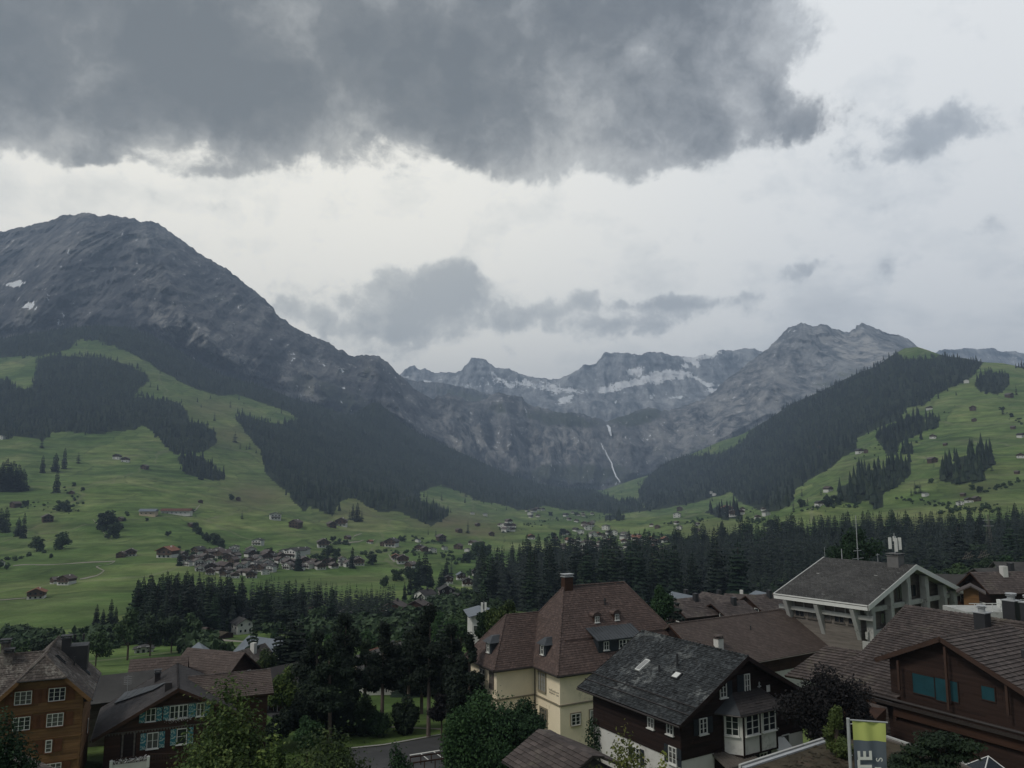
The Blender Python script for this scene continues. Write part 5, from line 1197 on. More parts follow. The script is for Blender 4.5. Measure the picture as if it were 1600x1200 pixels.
# panel, ornament, carved name board
q=hD.front(DX(912),DY(203)); G().cbox(q+nD*.05,hD.g*.42,nD*.03,UP*.55).build('wall_plaque','paint_white',oD)
q=hD.front(DX(832),DY(190)); g=G(); g.cbox(q+nD*.06,hD.g*.1,nD*.05,UP*.6); g.cbox(q+nD*.06+UP*.05,hD.g*.4,nD*.05,UP*.1); g.prism([q+nD*.05+UP*.3-hD.g*.12,q+nD*.05+UP*.3+hD.g*.12,q+nD*.05+UP*.45],nD*.04); g.build('wall_ornament','metal',oD)
def text_obj(body,pos,xdir,updir,size,mat,parent=None,name='lettering',extr=.01,align='CENTER',bold=.0):
    cu=bpy.data.curves.new(name,'FONT'); cu.body=body; cu.size=size; cu.extrude=extr; cu.align_x=align; cu.align_y='CENTER'; cu.offset=bold; cu.materials.append(M[mat])
    o=bpy.data.objects.new(name,cu); COL.objects.link(o); x=unit(xdir); y=unit(updir); z=np.cross(x,y)
    loc=np.array(pos,float)-(rootloc(parent) if parent is not None else 0)
    o.matrix_world=Matrix([[x[0],y[0],z[0],loc[0]],[x[1],y[1],z[1],loc[1]],[x[2],y[2],z[2],loc[2]],[0,0,0,1]])
    if parent is not None: o.parent=parent
    bpy.context.view_layer.update(); me=bpy.data.meshes.new_from_object(o.evaluated_get(bpy.context.evaluated_depsgraph_get())); mw=o.matrix_world.copy() if parent is None else o.matrix_basis.copy()
    bpy.data.objects.remove(o); o=link(name,me,parent); o.matrix_basis=mw
    return o
strokes(oD,lambda x,y: hD.front(x,y)+nD*.04,(1079,1163),(1094,1160),.3,[(0,.62),(.72,1)],'wood_russet',nD,7)
strokes(oD,lambda x,y: hD.front(x,y)+nD*.04,(1093.5,1159.5),(1110,1156),.3,[(0,1)],'wood_russet',nD,8)
# bay window: flat front with two canted sides
zb0=hD.front(DX(620),DY(765))[2]; bl=hD.front(DX(480),DY(430)); br=hD.front(DX(960),DY(400)); sL=np.dot(bl-hD.P(0,0),hD.g); sR=np.dot(br-hD.P(0,0),hD.g)
zb1=zb0+3.35; dpt=1.35; xs4=[sL+.25,sL+1.15,sR-1.15-.1,sR-.25]
base4=[hD.P(xs4[0],zb0),hD.P(xs4[1],zb0)+nD*dpt,hD.P(xs4[2],zb0)+nD*dpt,hD.P(xs4[3],zb0)]
bay=G().prism(base4,UP*(zb1-zb0)).build('bay','plaster_white',oD)
for i in range(3):
    a,b=base4[i],base4[i+1]; d=unit(b-a); nn=np.cross(d,UP); nn=nn if np.dot(nn,nD)>=0 or i!=1 else -nn
    if np.dot(nn,nD)<0 and i==1: nn=-nn
    if i==0 and np.dot(nn,-hD.g)<0: nn=-nn
    if i==2 and np.dot(nn,hD.g)<0: nn=-nn
    ln=np.linalg.norm(b-a)
    for s in ((0.,ln) if i==1 else (0.,)): 
        G().obox(a+d*(s-(.09 if s else -.0))+nn*.003,d*.16,nn*.06,UP*(zb1-zb0)).build('bay_post','wood_black',bay)
    if i==1:
        G().obox(a+d*(ln*.5-.09)+nn*.003,d*.18,nn*.06,UP*(zb1-zb0)).build('bay_post','wood_black',bay)
        G().obox(a+d*.165+UP*0+nn*.003,d*(ln-.26),nn*.05,UP*.12).build('bay_rail','wood_black',bay)
        for f_ in (.27,.77): window(bay,a+d*ln*f_+UP*2.35+nn*.004,nn,ln*.5-.45,1.6,2,3,sill=True)
    else: 
        G().obox(a+d*.165+nn*.003,d*(ln-.17),nn*.05,UP*.12).build('bay_rail','wood_black',bay)
        if i==2: window(bay,a+d*ln*.5+UP*2.35+nn*.004,nn,ln-.5,1.6,1,3)
        else: window(bay,a+d*ln*.5+UP*2.35+nn*.004,nn,ln-.55,1.6,2,3)
rb=[p+UP*(zb1-zb0)+np.array([0,0,0]) for p in base4]
cen=(rb[0]+rb[3])/2; oo=[rb[0]+(rb[0]-cen)*.28-hD.ax*0,rb[1]+unit(rb[1]-cen)*.75,rb[2]+unit(rb[2]-cen)*.75,rb[3]+(rb[3]-cen)*.28]
top=[hD.P(xs4[1]+.3,zb1+1.25),hD.P(xs4[2]-.3,zb1+1.25)]
g=G(); g.poly([oo[0],oo[1],top[0]]); g.poly([oo[1],oo[2],top[1],top[0]]); g.poly([oo[2],oo[3],top[1]]); g.poly([p-UP*.14 for p in reversed(oo)])
for i in range(3): g.poly([oo[i]-UP*.14,oo[i+1]-UP*.14,oo[i+1],oo[i]])
br_=g.build('bay_roof','seam_dark',bay)
tiles(br_,[oo[1]+UP*.01,oo[2]+UP*.01,top[1]+UP*.01,top[0]+UP*.01],.3,.25,.03,'tile_dark',seed=31)
for a,b in ((oo[0],oo[1]),(oo[1],oo[2]),(oo[2],oo[3])): G().tube(a-UP*.1,b-UP*.1,.07,.07,6).build('gutter','gutter',bay)
# wall below: canopy over the door, door, awning, window, balcony to the right
q=hD.front(DX(545),DY(790)); can=G().prism([q-hD.g*1.6+UP*.15,q+hD.g*1.6+UP*.15,q+hD.g*1.9+nD*1.9-UP*.35,q-hD.g*1.9+nD*1.9-UP*.35],UP*.14).build('door_canopy','wood_grey',oD)
for i in range(11): s=-1.6+i*.32; G().obox(q+hD.g*s*1.05+nD*.05+UP*.29,hD.g*.05,nD*1.8-UP*.48,UP*.04).build('canopy_batten','wood_grey',can)
for s in(-1.35,1.35): G().obox(np.array([*(q+hD.g*s+nD*1.6)[:2],zgD]),hD.g*.22,nD*.22,UP*(q[2]-zgD-.2)).build('porch_post','paint_white',oD)
q=hD.front(DX(480),DY(880)); G().cbox(q+nD*.04,hD.g*1.1,nD*.06,UP*2.3).build('door','wood_black',oD)
for x in (745,870): q=hD.front(DX(x),DY(835)); window(oD,q+nD*.02,nD,.9,1.1,2,2,shut='shutter_dark')
q=hD.front(DX(1070),DY(700)); window(oD,q+nD*.02,nD,.95,1.6,1,1)
q=hD.front(DX(990),DY(650)); G().prism([q-hD.g*.9,q+hD.g*.9,q+hD.g*.9+nD*1.0-UP*.7,q-hD.g*.9+nD*1.0-UP*.7],UP*.04).build('awning','paint_white',oD)
# balcony at the right end of the gable front
q=hD.front(DX(1130),DY(540)); sB=np.dot(q-hD.P(0,0),hD.g); bq=hD.P(hD.xr-.4,q[2]); bal=G().obox(bq,hD.g*2.4,nD*1.0+hD.ax*0,UP*.16).build('balcony','wood_black',oD)
G().obox(bq,hD.g*2.4,hD.ax*2.2,UP*.16).build('balcony_deck','paint_white',bal)
for i in range(13): G().obox(bq+hD.g*(.0+i*.19)+nD*.95+UP*.16,hD.g*.17,nD*.05,UP*.95).build('balcony_board','wood_black',bal)
for i in range(16): G().obox(bq+hD.g*2.38+nD*(.93-i*.19)+UP*.16,hD.g*.05,-nD*.17,UP*.95).build('balcony_board','wood_black',bal)
G().obox(bq+nD*.93+UP*1.12,hD.g*2.45,nD*.12,UP*.06).build('balcony_rail','paint_white',bal); G().obox(bq+nD*1.05+hD.g*2.36+UP*1.12,hD.g*.12,-nD*3.2,UP*.06).build('balcony_rail','paint_white',bal)
# long side: small windows under the eave, white base
for x,y in ((472,717),(592,755)):
    q=hD.left(900+x/4,950+y/4); window(oD,q-hD.g*.035,-hD.g,.75,.85,2,2)
for x in (995,1052): q=hD.left(x,1050+130); window(oD,q-hD.g*.02,-hD.g,.9,1.3,2,3,shut='shutter_dark')
q=hD.left(1052,1193); 
G().obox(hD.P(-hD.xl,-21.45)-hD.g*.001,hD.ax*hD.Lw,-hD.g*.08,UP*.12).build('sill_beam','wood_black',oD)
# roof furniture
q,nn=plane_pt(hD,900+418/4,950+360/4,'l',.05); d=unit(hD.EL-hD.R); rw=G().cbox(q+nn*.06,d*1.5,hD.ax*.6,nn*.12).build('skylight','paint_white',oD); G().cbox(q+nn*.125,d*1.3,hD.ax*.46,nn*.02).build('pane','curtain',rw)
q,nn=plane_pt(hD,900+630/4,950+425/4,'l',.05); rw=G().cbox(q+nn*.06,d*.8,hD.ax*.8,nn*.12).build('skylight','metal_dark',oD); G().cbox(q+nn*.13,d*.6,hD.ax*.6,nn*.02).build('pane','paint_white',rw)
for x,y,hh in ((633,365,1.1),(520,400,.6)):
    q,_=plane_pt(hD,900+x/4,950+y/4,'l'); G().tube(q-UP*.2,q+UP*hh,.11,.09,7).build('vent_pipe','metal_dark',oD)
for t_ in (.12,.22):
    for sgn,e_ in ((-1,hD.EL),(1,hD.ER)):
        p_=e_+(hD.R-e_)*t_; n_=unit(np.cross(hD.ax,e_-hD.R)); n_=n_ if n_[2]>0 else -n_
        G().obox(p_+n_*.10,hD.ax*LD,n_*.09,unit(hD.R-e_)*.05).build('snow_guard','gutter',hD.roofl if sgn<0 else hD.roofr)
# ivy on the corner nearest the yellow house
q=hD.P(-hD.xl,0)+hD.ax*(hD.Lw-.4)-hD.g*.2; V,F_=leaf_arr([(0,0,z,.75+.15*math.sin(z*3),.8,.7) for z in np.arange(.3,6.2,.55)],1700,.13,np.random.default_rng(9),shell=.5)
iv=thing('climbing_ivy',(q[0],q[1],zgD),'dark ivy column climbing the black chalet corner','plant'); link('foliage',mesh_np('foliage',V,F_,'leaf_bush'),iv); link('stem',G().tube((0,0,-.3),(0,0,5.8),.07,.03).mesh('stem','bark'),iv)
#PART5
# ================================================================== E: long brown roof in the middle
zrE,zeE=-18.,-22.3
a=atZ(1045,976,zrE); b=atZ(1221,953,zrE); c=atZ(1340,1005.5,zeE); d0=atZ(1190,1033,zeE); gE=unit((c-d0)); nE=np.array([gE[1],-gE[0],0.])
b=a+gE*np.dot(b-a,gE); per=np.dot(c-a,nE)
eL=a+nE*per+UP*(zeE-zrE); eR=a+gE*np.dot(c-a,gE)+nE*per+UP*(zeE-zrE)
zgE=-29.; oE=thing('long_building',(a+b)/2*np.array([1,1,0])+UP*zgE,'long low building with big plain brown tiled roof','building')
kk=[eL,eR,b,a]; sE=slab(oE,kk,.22,'wood_brown','roof'); tiles(sE,kk,.3,.3,.035,'tile_flat',seed=41,jit=.005); ridge_caps(sE,a,b,.12,.4,'tile_flat'); ridge_caps(sE,b,eR,.12,.4,'tile_flat')
b2=[a-nE*per+UP*(zeE-zrE),eR-nE*2*per]; s2=slab(oE,[a,b,b2[1],b2[0]],.22,'tile_flat','roof'); s3=slab(oE,[b,eR,b2[1]],.22,'wood_brown','roof'); tiles(s3,[eR,b2[1],b-nE*.02,b+nE*.02],.3,.3,.035,'tile_flat',seed=42)
G().tube(eL-UP*.1+nE*.07,eR-UP*.1+nE*.07,.08,.08,7).build('gutter','wood_grey',oE)
w0=eL+gE*.8-nE*.9; LE=np.dot(eR-eL,gE)-1.7
G().obox(np.array([*w0[:2],zgE-1]),gE*LE,-nE*(2*per-1.8),UP*(zeE-.35-zgE+1)).build('wall','plaster_white',oE)
G().obox(np.array([*w0[:2],zeE-1.9])+nE*.02,gE*LE,nE*.06,UP*1.5).build('timber_band','wood_brown',oE)
for i in range(12): G().obox(np.array([*w0[:2],zeE-1.9])+nE*.08+gE*(LE*(i+.5)/12),gE*.09,nE*.04,UP*1.5).build('timber_post','wood_russet',oE)
G().prism([a-gE*-.4-UP*.3,eL+gE*.4-UP*.3-nE*.3,a-nE*per+gE*.4+UP*(zeE-zrE-.3)+nE*.3],gE*.2).build('gable_wall','wood_black',oE)  # black here puts the gable end's shadow side into its colour
nnE=unit(np.cross(gE,a-eL)); nnE=nnE if nnE[2]>0 else -nnE
q=onplane(1123,1012,a,nnE); chimney(oE,q,.95,.8,1.15,gE[:2],nE[:2],'plaster_white',cap='tile_flat')
for x,y in ((1173,984),(1291,1000)): q=onplane(x,y,a,nnE); G().tube(q,q+UP*.55,.09,.09,6).build('vent_pipe','metal_dark',oE)

# ================================================================== F: concrete hall with wide gable
phF=37.; RF,wF,dF,LF=solve_gable((1430.7,882.7),(1356,946.7),phF,111,(1288,874)); _,wF2,dF2,_=solve_gable((1430.7,882.7),(1506.7,922.7),phF,111)
zgF=-24.2
hF=gable_house('grey concrete hall with broad white edged gable roof and tall columns','hall',RF,phF,-wF,-dF,wF2,-dF2,LF,zgF,2.0,1.6,1.6,'tile_grey',(.5,.4,.02),
   [(zgF-1,None,'wood_grey','wall')],'concrete',rthick=.35,board=None,name='hall',ridgecap=False)
oF=hF.o; nF=hF.nf
for e0_,e1_ in ((hF.EL,hF.R),(hF.ER,hF.R)):
    G().obox(e0_+nF*.09-UP*.62,e1_-e0_,nF*.06,UP*.7).build('white_fascia','paint_white',oF)
G().obox(hF.EL-hF.g*.12-UP*.62,hF.ax*LF,hF.g*.1,UP*.7).build('white_fascia','paint_white',oF)
FX=lambda x:1200+x/4.706; FY=lambda y:850+y/4.706
for x,yb,wd in ((785,660,.75),(920,545,.8),(1045,445,.85),(1180,460,.85),(1312,478,.85),(1385,480,.9)):
    q=onplane(FX(x),FY(yb),hF.R+hF.ax*.6,nF); s=np.dot(q-hF.R,hF.g); sl_=( -dF/-wF) if s<0 else (-dF2/wF2)
    top=hF.R[2]-abs(s)*abs(dF/wF if s<0 else dF2/wF2)-.45
    bq=hF.R+hF.g*s+hF.ax*.55; bq[2]=zgF
    G().obox(bq-hF.g*wd/2,hF.g*wd,hF.ax*.9,UP*(top-zgF)).build('column','concrete',oF)
    G().obox(bq-hF.g*(wd/2+.25)+UP*(top-zgF-1.6),hF.g*.25,hF.ax*.5,UP*1.5).build('column_bracket','concrete',oF)
zbm=onplane(FX(830),FY(490),hF.R+hF.ax*1.2,nF)[2]
G().obox(hF.P(-hF.xl,zbm)+hF.ax*-.9,hF.g*(hF.xl+hF.xr+2.5),hF.ax*.35,UP*.65).build('balcony_beam','concrete',oF)
G().obox(hF.P(-hF.xl,zbm-3.3)+hF.ax*-.9,hF.g*(hF.xl+hF.xr),hF.ax*.35,UP*.9).build('balcony_parapet','concrete',oF)
F0=hF.P(0,0)
for s,zz,w_,h_ in ((-8.,zbm+1.5,2.2,1.3),(-4.6,zbm+1.6,2.0,1.6),(-1.2,zbm+1.7,2.2,1.8),(2.6,zbm+1.7,2.2,1.8),(6,zbm+1.5,2.,1.3),(-1.,zbm+4,1.6,1.2),(-9,zbm-1.3,2.,1.5),(-5.5,zbm-1.3,2.4,1.5)):
    window(oF,hF.P(s,zz)+nF*.01,nF,w_,h_,2,1,frame='wood_grey',fr=.09)
for k in range(26): # timber cladding strips on the gable wall
    z=zbm+.9+k*.22; half_l=(hF.zt-z)/abs(dF/wF); half_r=(hF.zt-z)/abs(dF2/wF2)
    if half_l<.3: break
    l_=min(half_l,hF.xl); r_=min(half_r,hF.xr); G().obox(hF.P(-l_,z)+nF*.005,hF.g*(l_+r_),nF*.03,UP*.2).build('cladding_board','wood_grey',oF)
# left side: leaning fins, clerestory, balcony band
nl_=-hF.g; 
for x in (1229,1277,1333):
    q=onplane(x,945,hF.EL,nl_); t=np.dot(q-hF.EL,hF.ax); p0=hF.EL+hF.ax*t
    tp=p0-UP*.75; b_pt=p0+hF.g*2.6; b_pt[2]=zgF+1.2
    G().prism([tp-hF.g*.1,tp+hF.g*2.0,b_pt+hF.g*1.2,b_pt],hF.ax*.55).build('fin','concrete',oF)
G().obox(hF.EL+hF.g*1.0-UP*2.05,hF.ax*LF,hF.g*.35,UP*.55).build('side_beam','concrete',oF)
G().obox(hF.EL+hF.g*1.7-UP*6.2,hF.ax*LF,hF.g*.3,UP*1.3).build('balcony_parapet','concrete',oF)
for k in range(9): G().obox(hF.EL+hF.g*1.3+hF.ax*(LF*(k+.5)/9)-UP*1.5,hF.ax*.12,hF.g*.12,UP*1.).build('clerestory_post','concrete',oF)
for k in range(5): window(oF,hF.P(-hF.xl,zbm-.9)+hF.ax*(hF.Lw*(k+.5)/5)-hF.g*.01,nl_,1.5,1.6,2,1,frame='wood_grey',fr=.09)
# back verge in white
for e0_ in (hF.EL,): G().obox(e0_+hF.ax*(LF+.04)-UP*.4,hF.R-e0_,hF.ax*.08,UP*.5).build('white_fascia','paint_white',oF)
qR=lambda t:hF.R+hF.ax*t
def ridge_t(x): # distance along ridge for pixel x
    r=ray(x,880); s,_=np.linalg.solve(np.array([[hF.ax[0],-r[0]],[hF.ax[1],-r[1]]]),-hF.R[:2]); return s
tc=ridge_t(1403); chF=chimney(oF,qR(tc)-hF.g*.6-UP*.4,1.7,1.6,1.5,hF.g[:2],hF.ax[:2],'concrete_dark',cap='concrete_dark')
def mast(name,base,h,r,label,extra=None,cat='mast'):
    o=thing(name,base,label,cat); G().tube(base-UP*.2,base+UP*h,r,r*.7,6).build('pole','metal',o)
    if extra: extra(o,base)
    return o
def aer(o,b):
    g=G()
    for i,(z,l) in enumerate(((1.4,1.1),(1.7,.3),(.25,1.6))): g.tube(b+UP*z-hF.g*l,b+UP*z+hF.g*l,.035,.035,4)
    g.build('crossbar','metal',o)
mast('roof_mast',qR(ridge_t(1341)),6.6,.07,'tall pale mast standing on the hall ridge',aer)
mast('aerial',qR(ridge_t(1291))-hF.g*.3-UP*.3,1.9,.03,'thin rod aerial at the left end of the hall ridge')
mast('aerial',qR(ridge_t(1316)),1.5,.08,'short thick pale tube on the hall ridge')
mast('aerial',qR(ridge_t(1372)),1.2,.05,'short aerial with small crossbar between mast and chimney',lambda o,b:G().tube(b+UP*1.-hF.g*.45,b+UP*1.-(-hF.g)*.45,.04,.04,4).build('crossbar','metal',o))
cb=qR(tc)-hF.g*.6+UP*1.1
an=thing('phone_antenna',cb,'white mobile phone antennas standing on the hall chimney','antenna')
G().tube(cb,cb+UP*3.2,.07,.05,6).build('pole','metal',an)
for i,(dx,dy,z,hh) in enumerate(((-.75,-.2,1.4,1.6),(0,-.4,1.1,1.9),(.65,-.2,1.3,1.7),(.15,.3,2.2,.7))):
    G().cbox(cb+np.array([dx,dy,z+hh*.25]),(.36,0,0),(0,.22,0),UP*hh).build('antenna_panel','paint_white',an); G().tube(cb+UP*(z+.2),cb+np.array([dx,dy,z+.2]),.03,.03,4).build('bracket','metal',an)

# ================================================================== G/H: red brown chalet with cross gable, right edge
phH=-60.; gH=np.array([math.cos(R(phH)),math.sin(R(phH)),0]); axH=np.array([-math.sin(R(phH)),math.cos(R(phH)),0])
zeG=-17.6; eq=atZ(1365,1082.5,zeG); per_e=np.dot(eq,axH)
rr=ray(1468,996); DH=(per_e-.45)/np.dot(rr/rr[1],axH); RH,wH,dH,LH=solve_gable((1468,996),(1366,1029),phH,DH,(1578,976))
zgH=-27.
hH=gable_house('red brown chalet with teal roller blinds under its gable','chalet',RH,phH,-wH,-dH,-wH*1.55,-dH*1.55,max(LH,9.),zgH,.9,.8,.8,'tile_rust',(.30,.40,.10),
    [(zgH-1,None,'wood_red','wall')],'wood_russet',rthick=.25,board=.2)
oH=hH.o; nH=hH.nf
# main roof G to the left, same house
zrG=-12.4; gl=atZ(1415,947,zrG); perR=np.dot(gl,axH); 
s_l=np.dot(atZ(1307,1066,zeG),gH); ridL=np.dot(gl,gH); 
G1=lambda s,p,z: gH*s+axH*p+UP*z
sR_=ridL+22; qd=[G1(s_l,per_e,zeG),G1(s_l+9.6,per_e,zeG),G1(s_l+9.6,perR,zrG),G1(ridL,perR,zrG)]
qd=[G1(s_l,per_e,zeG),G1(s_l+24,per_e,zeG),G1(ridL+24,perR,zrG),G1(ridL,perR,zrG)]
hsp=np.dot(hH.EL,gH)  # roof left of the gable keeps full depth; behind the gable it starts higher up
fr_=.44
mA=G1(s_l+(ridL-s_l)*fr_,per_e+(perR-per_e)*fr_,zeG+(zrG-zeG)*fr_); mB=mA+gH*24
cutL=hsp+1.6
lowq=[qd[0],G1(cutL,per_e,zeG),mA+gH*(cutL-np.dot(mA,gH)),mA]
r1=slab(oH,lowq,.22,'wood_brown','main_roof'); tiles(r1,lowq,.33,.44,.14,'tile_rust',seed=51)
upq=[mA,mB,qd[2],qd[3]]; r2=slab(oH,upq,.22,'wood_brown','main_roof'); tiles(r2,upq,.33,.44,.14,'tile_rust',seed=52)
ridge_caps(r2,qd[3],qd[2],.14,.42,'tile_rust'); ridge_caps(r2,qd[0],qd[3],.13,.42,'tile_rust')
bq=[qd[3]+axH*9-UP*4.5,qd[2]+axH*9-UP*4.5]; slab(oH,[qd[3],qd[2],bq[1],bq[0]],.22,'tile_rust','main_roof')
G().tube(G1(s_l,per_e-.1,zeG-.12),G1(s_l+26,per_e-.1,zeG-.12),.12,.12,7).build('gutter','gutter',oH)
G().obox(G1(s_l+1,per_e-.25,zeG-.6),gH*25,axH*.25,UP*.25).build('gutter_board','gutter',oH)
# lower wall below the gutter and roof to the far right
G().obox(G1(s_l+3.2,per_e+1.2,zgH-1),gH*24,axH*9,UP*(zeG-.4-zgH+1)).build('lower_wall','wood_red',oH)
boards(oH,G1(s_l+3.2,per_e+1.2,0),G1(s_l+27,per_e+1.2,0),zgH,zeG-.5,.22,'wood_red',-axH,None,61)
lr=[G1(np.dot(hH.ER,gH)-1.9,per_e,zeG),G1(s_l+30,per_e,zeG),G1(s_l+30,per_e+4,zeG+2.2),G1(np.dot(hH.ER,gH)-.2,per_e+4,zeG+2.2)]
r3=slab(oH,lr,.22,'wood_brown','main_roof'); tiles(r3,lr,.33,.40,.085,'tile_rust',seed=53)
HX=lambda x:1340+x/4.446; HY=lambda y:930+y/4.446
def hf(x,y): return hH.front(HX(x),HY(y))
def rectpx(x0,y0,x1,y1,f): 
    p=f((x0+x1)/2,(y0+y1)/2); a_=f(x0,(y0+y1)/2); b_=f(x1,(y0+y1)/2); c_=f((x0+x1)/2,y0); d_=f((x0+x1)/2,y1); return p,abs(np.dot(b_-a_,gH)),abs(c_[2]-d_[2])
for x0,y0,x1,y1 in ((388,555,536,690),(546,580,640,735),(652,600,700,738),(866,636,955,728)):
    p,w_,h_=rectpx(x0,y0,x1,y1,hf); fr=G()
    G().cbox(p+nH*.06,gH*w_,nH*.05,UP*h_).build('roller_blind','teal_roller',oH)
    for sgn in(-1,1): fr.cbox(p+nH*.06+gH*sgn*(w_/2+.04),gH*.08,nH*.1,UP*(h_+.16))
    for sgn in(-1,1): fr.cbox(p+nH*.06+UP*sgn*(h_/2+.04),gH*w_,nH*.1,UP*.08)
    fr.build('window_frame','wood_red',oH)
low=lambda x,y: onplane(HX(x),HY(y),G1(0,per_e+1.15,0),nH)
for x0,y0,x1,y1,mt in ((440,885,590,1000,'teal_roller'),(600,905,760,1010,'teal_roller'),(960,1030,1030,1080,'glass'),(1050,1045,1110,1098,'glass')):
    p,w_,h_=rectpx(x0,y0,x1,y1,low); G().cbox(p+nH*.07,gH*w_,nH*.06,UP*h_).build('roller_blind' if mt!='glass' else 'pane',mt,oH)
# balcony board band under the gutter and brackets
p=low(300,745); G().obox(G1(np.dot(p,gH),per_e+.1,p[2]-.9),gH*20,axH*.08,UP*.9).build('balcony_board','wood_brown',oH)
for k in range(5): G().obox(G1(np.dot(p,gH)+k*5,per_e+.18,p[2]-1.1),gH*.18,axH*1.0,UP*.2).build('balcony_bracket','wood_brown',oH)
for x,y0,y1 in ((600,360,790),(275,455,655),(1025,590,830)):
    t_=onplane(HX(x),HY(y0),RH+axH*.1,nH); bt=t_.copy(); bt[2]=onplane(HX(x),HY(y1),RH+axH*.1,nH)[2]
    G().obox(bt-gH*.09,gH*.18,axH*.16,UP*(t_[2]-bt[2])).build('gable_post','wood_russet',oH)
G().obox(hH.P(-hH.xl,RH[2]+dH+.1)+nH*.5,gH*.2,nH*-.5,UP*.2).build('purlin','wood_russet',oH)
nG=unit(np.cross(gH,qd[3]-qd[0])); nG=nG if nG[2]>0 else -nG
q=onplane(1536,984,qd[3],nG); chimney(oH,q,1.0,1.0,1.5,gH[:2],axH[:2],'metal_dark',cap='metal',style='round')
q=onplane(1571,970,qd[3],nG)+axH*1.2-UP*.3; chimney(oH,q,1.1,1.1,2.0,gH[:2],axH[:2],'metal_dark',cap='metal',style='round')
q=onplane(1601,972,qd[3],nG)+axH*1.0-UP*.3; chimney(oH,q,1.1,1.1,1.9,gH[:2],axH[:2],'metal_dark',cap='metal',style='round')
q=plane_pt(hH,1600,1030,'r')[0]; G().tube(q,q+UP*.7,.16,.16,7).build('vent_pipe','metal_dark',oH)
# smaller roof G2 beside it and the tiled lean-to below
zr2=-19.5; a_=atZ(1289,1010,zr2); b_2=atZ(1350,1019,zr2)
d2=unit(b_2-a_)
o2=thing('outbuilding',np.array([a_[0],a_[1],-28.]),'lower tiled outbuilding left of the red brown chalet','building')
p2=np.array([d2[1],-d2[0],0.]); p2=p2 if p2[1]<0 else -p2
e_=atZ(1226,1056,zr2-3.2); pr_=np.dot(e_-a_,p2); so=np.dot(e_-a_,d2)
q2=[a_+d2*so+p2*pr_-UP*3.2,a_+d2*9+p2*pr_-UP*3.2,a_+d2*9,a_]
s_=slab(o2,q2,.2,'wood_brown','roof'); tiles(s_,q2,.33,.44,.14,'tile_rust',seed=54); ridge_caps(s_,q2[3],q2[2],.12,.4,'tile_rust')
s_=slab(o2,[a_,a_+d2*9,a_+d2*9-p2*4-UP*2,a_-p2*4-UP*2],.2,'tile_rust','roof')
G().prism([np.array([*(a_+d2*.6+p2*(pr_-.8))[:2],-29]),np.array([*(a_+d2*8.5+p2*(pr_-.8))[:2],-29]),np.array([*(a_+d2*8.5)[:2],-29]),np.array([*(a_+d2*.6)[:2],-29])],UP*(29+zr2-3.3)).build('wall','wood_brown',o2)
zr3=-18.8; k3=[atZ(1325,1165,zr3-1.4),atZ(1392,1150,zr3-1.4),atZ(1386,1105,zr3+.9),atZ(1330,1090,zr3+.9)]
o3=thing('lean_to',np.array([*k3[0][:2],-27.]),'small tiled lean-to roof tucked beside the dark purple tree','shed')
s_=slab(o3,k3,.18,'wood_brown','roof'); tiles(s_,k3,.30,.36,.07,'tile_rust',seed=55)
G().prism([np.array([p_[0],p_[1],-28]) for p_ in (k3[0]*.99+k3[2]*.01,k3[1],k3[2],k3[3])],UP*(28+zr3-1.7)).build('wall','wood_red',o3)

# ================================================================== I: small brown roof at the bottom, with shed below
zI=-20.2; ra=atZ(842,1139,zI); rb_=atZ(926,1181,zI); dI=unit(rb_-ra); pI=np.array([dI[1],-dI[0],0.]); pI=pI if pI[0]<0 else -pI
ea=atZ(775,1183,zI-1.9); pe=np.dot(ea-ra,pI); LI=np.linalg.norm(rb_-ra)
oI=thing('garden_shed',np.array([*(ra+dI*LI/2)[:2],-27.]),'small building with ribbed dark brown roof below the yellow house','building')
qI=[ra+pI*pe-UP*1.9,rb_+pI*pe-UP*1.9,rb_,ra]; s_=slab(oI,qI,.18,'gutter','roof'); tiles(s_,qI,.8,.42,.09,'tile_rust',seed=56)
qJ=[rb_-pI*1.1-UP*.25,ra-pI*1.1-UP*.25,ra,rb_]; s_=slab(oI,qJ,.15,'gutter','roof'); tiles(s_,qJ,.5,.9,.02,'tile_rust',seed=57)
slab(oI,[rb_-pI*4.5-UP*1.9,ra-pI*4.5-UP*1.9,ra-pI*1.1-UP*.3,rb_-pI*1.1-UP*.3],.18,'tile_rust','roof')
G().prism([np.array([*(ra+pI*(pe-.5)+dI*.3)[:2],-28]),np.array([*(rb_+pI*(pe-.5)-dI*.4)[:2],-28]),np.array([*(rb_-pI*3.5-dI*.4)[:2],-28]),np.array([*(ra-pI*3.5+dI*.3)[:2],-28])],UP*(28+zI-2.1)).build('wall','plaster_white',oI)
for e_a,e_b in ((qI[0],qI[3]),(qI[1],qI[2])): G().obox(e_a-UP*.2,e_b-e_a,dI*.05,UP*.25).build('barge_board','gutter',oI)
G().tube(qI[0]-UP*.1,qI[1]-UP*.1,.07,.07,6).build('gutter','gutter',oI)

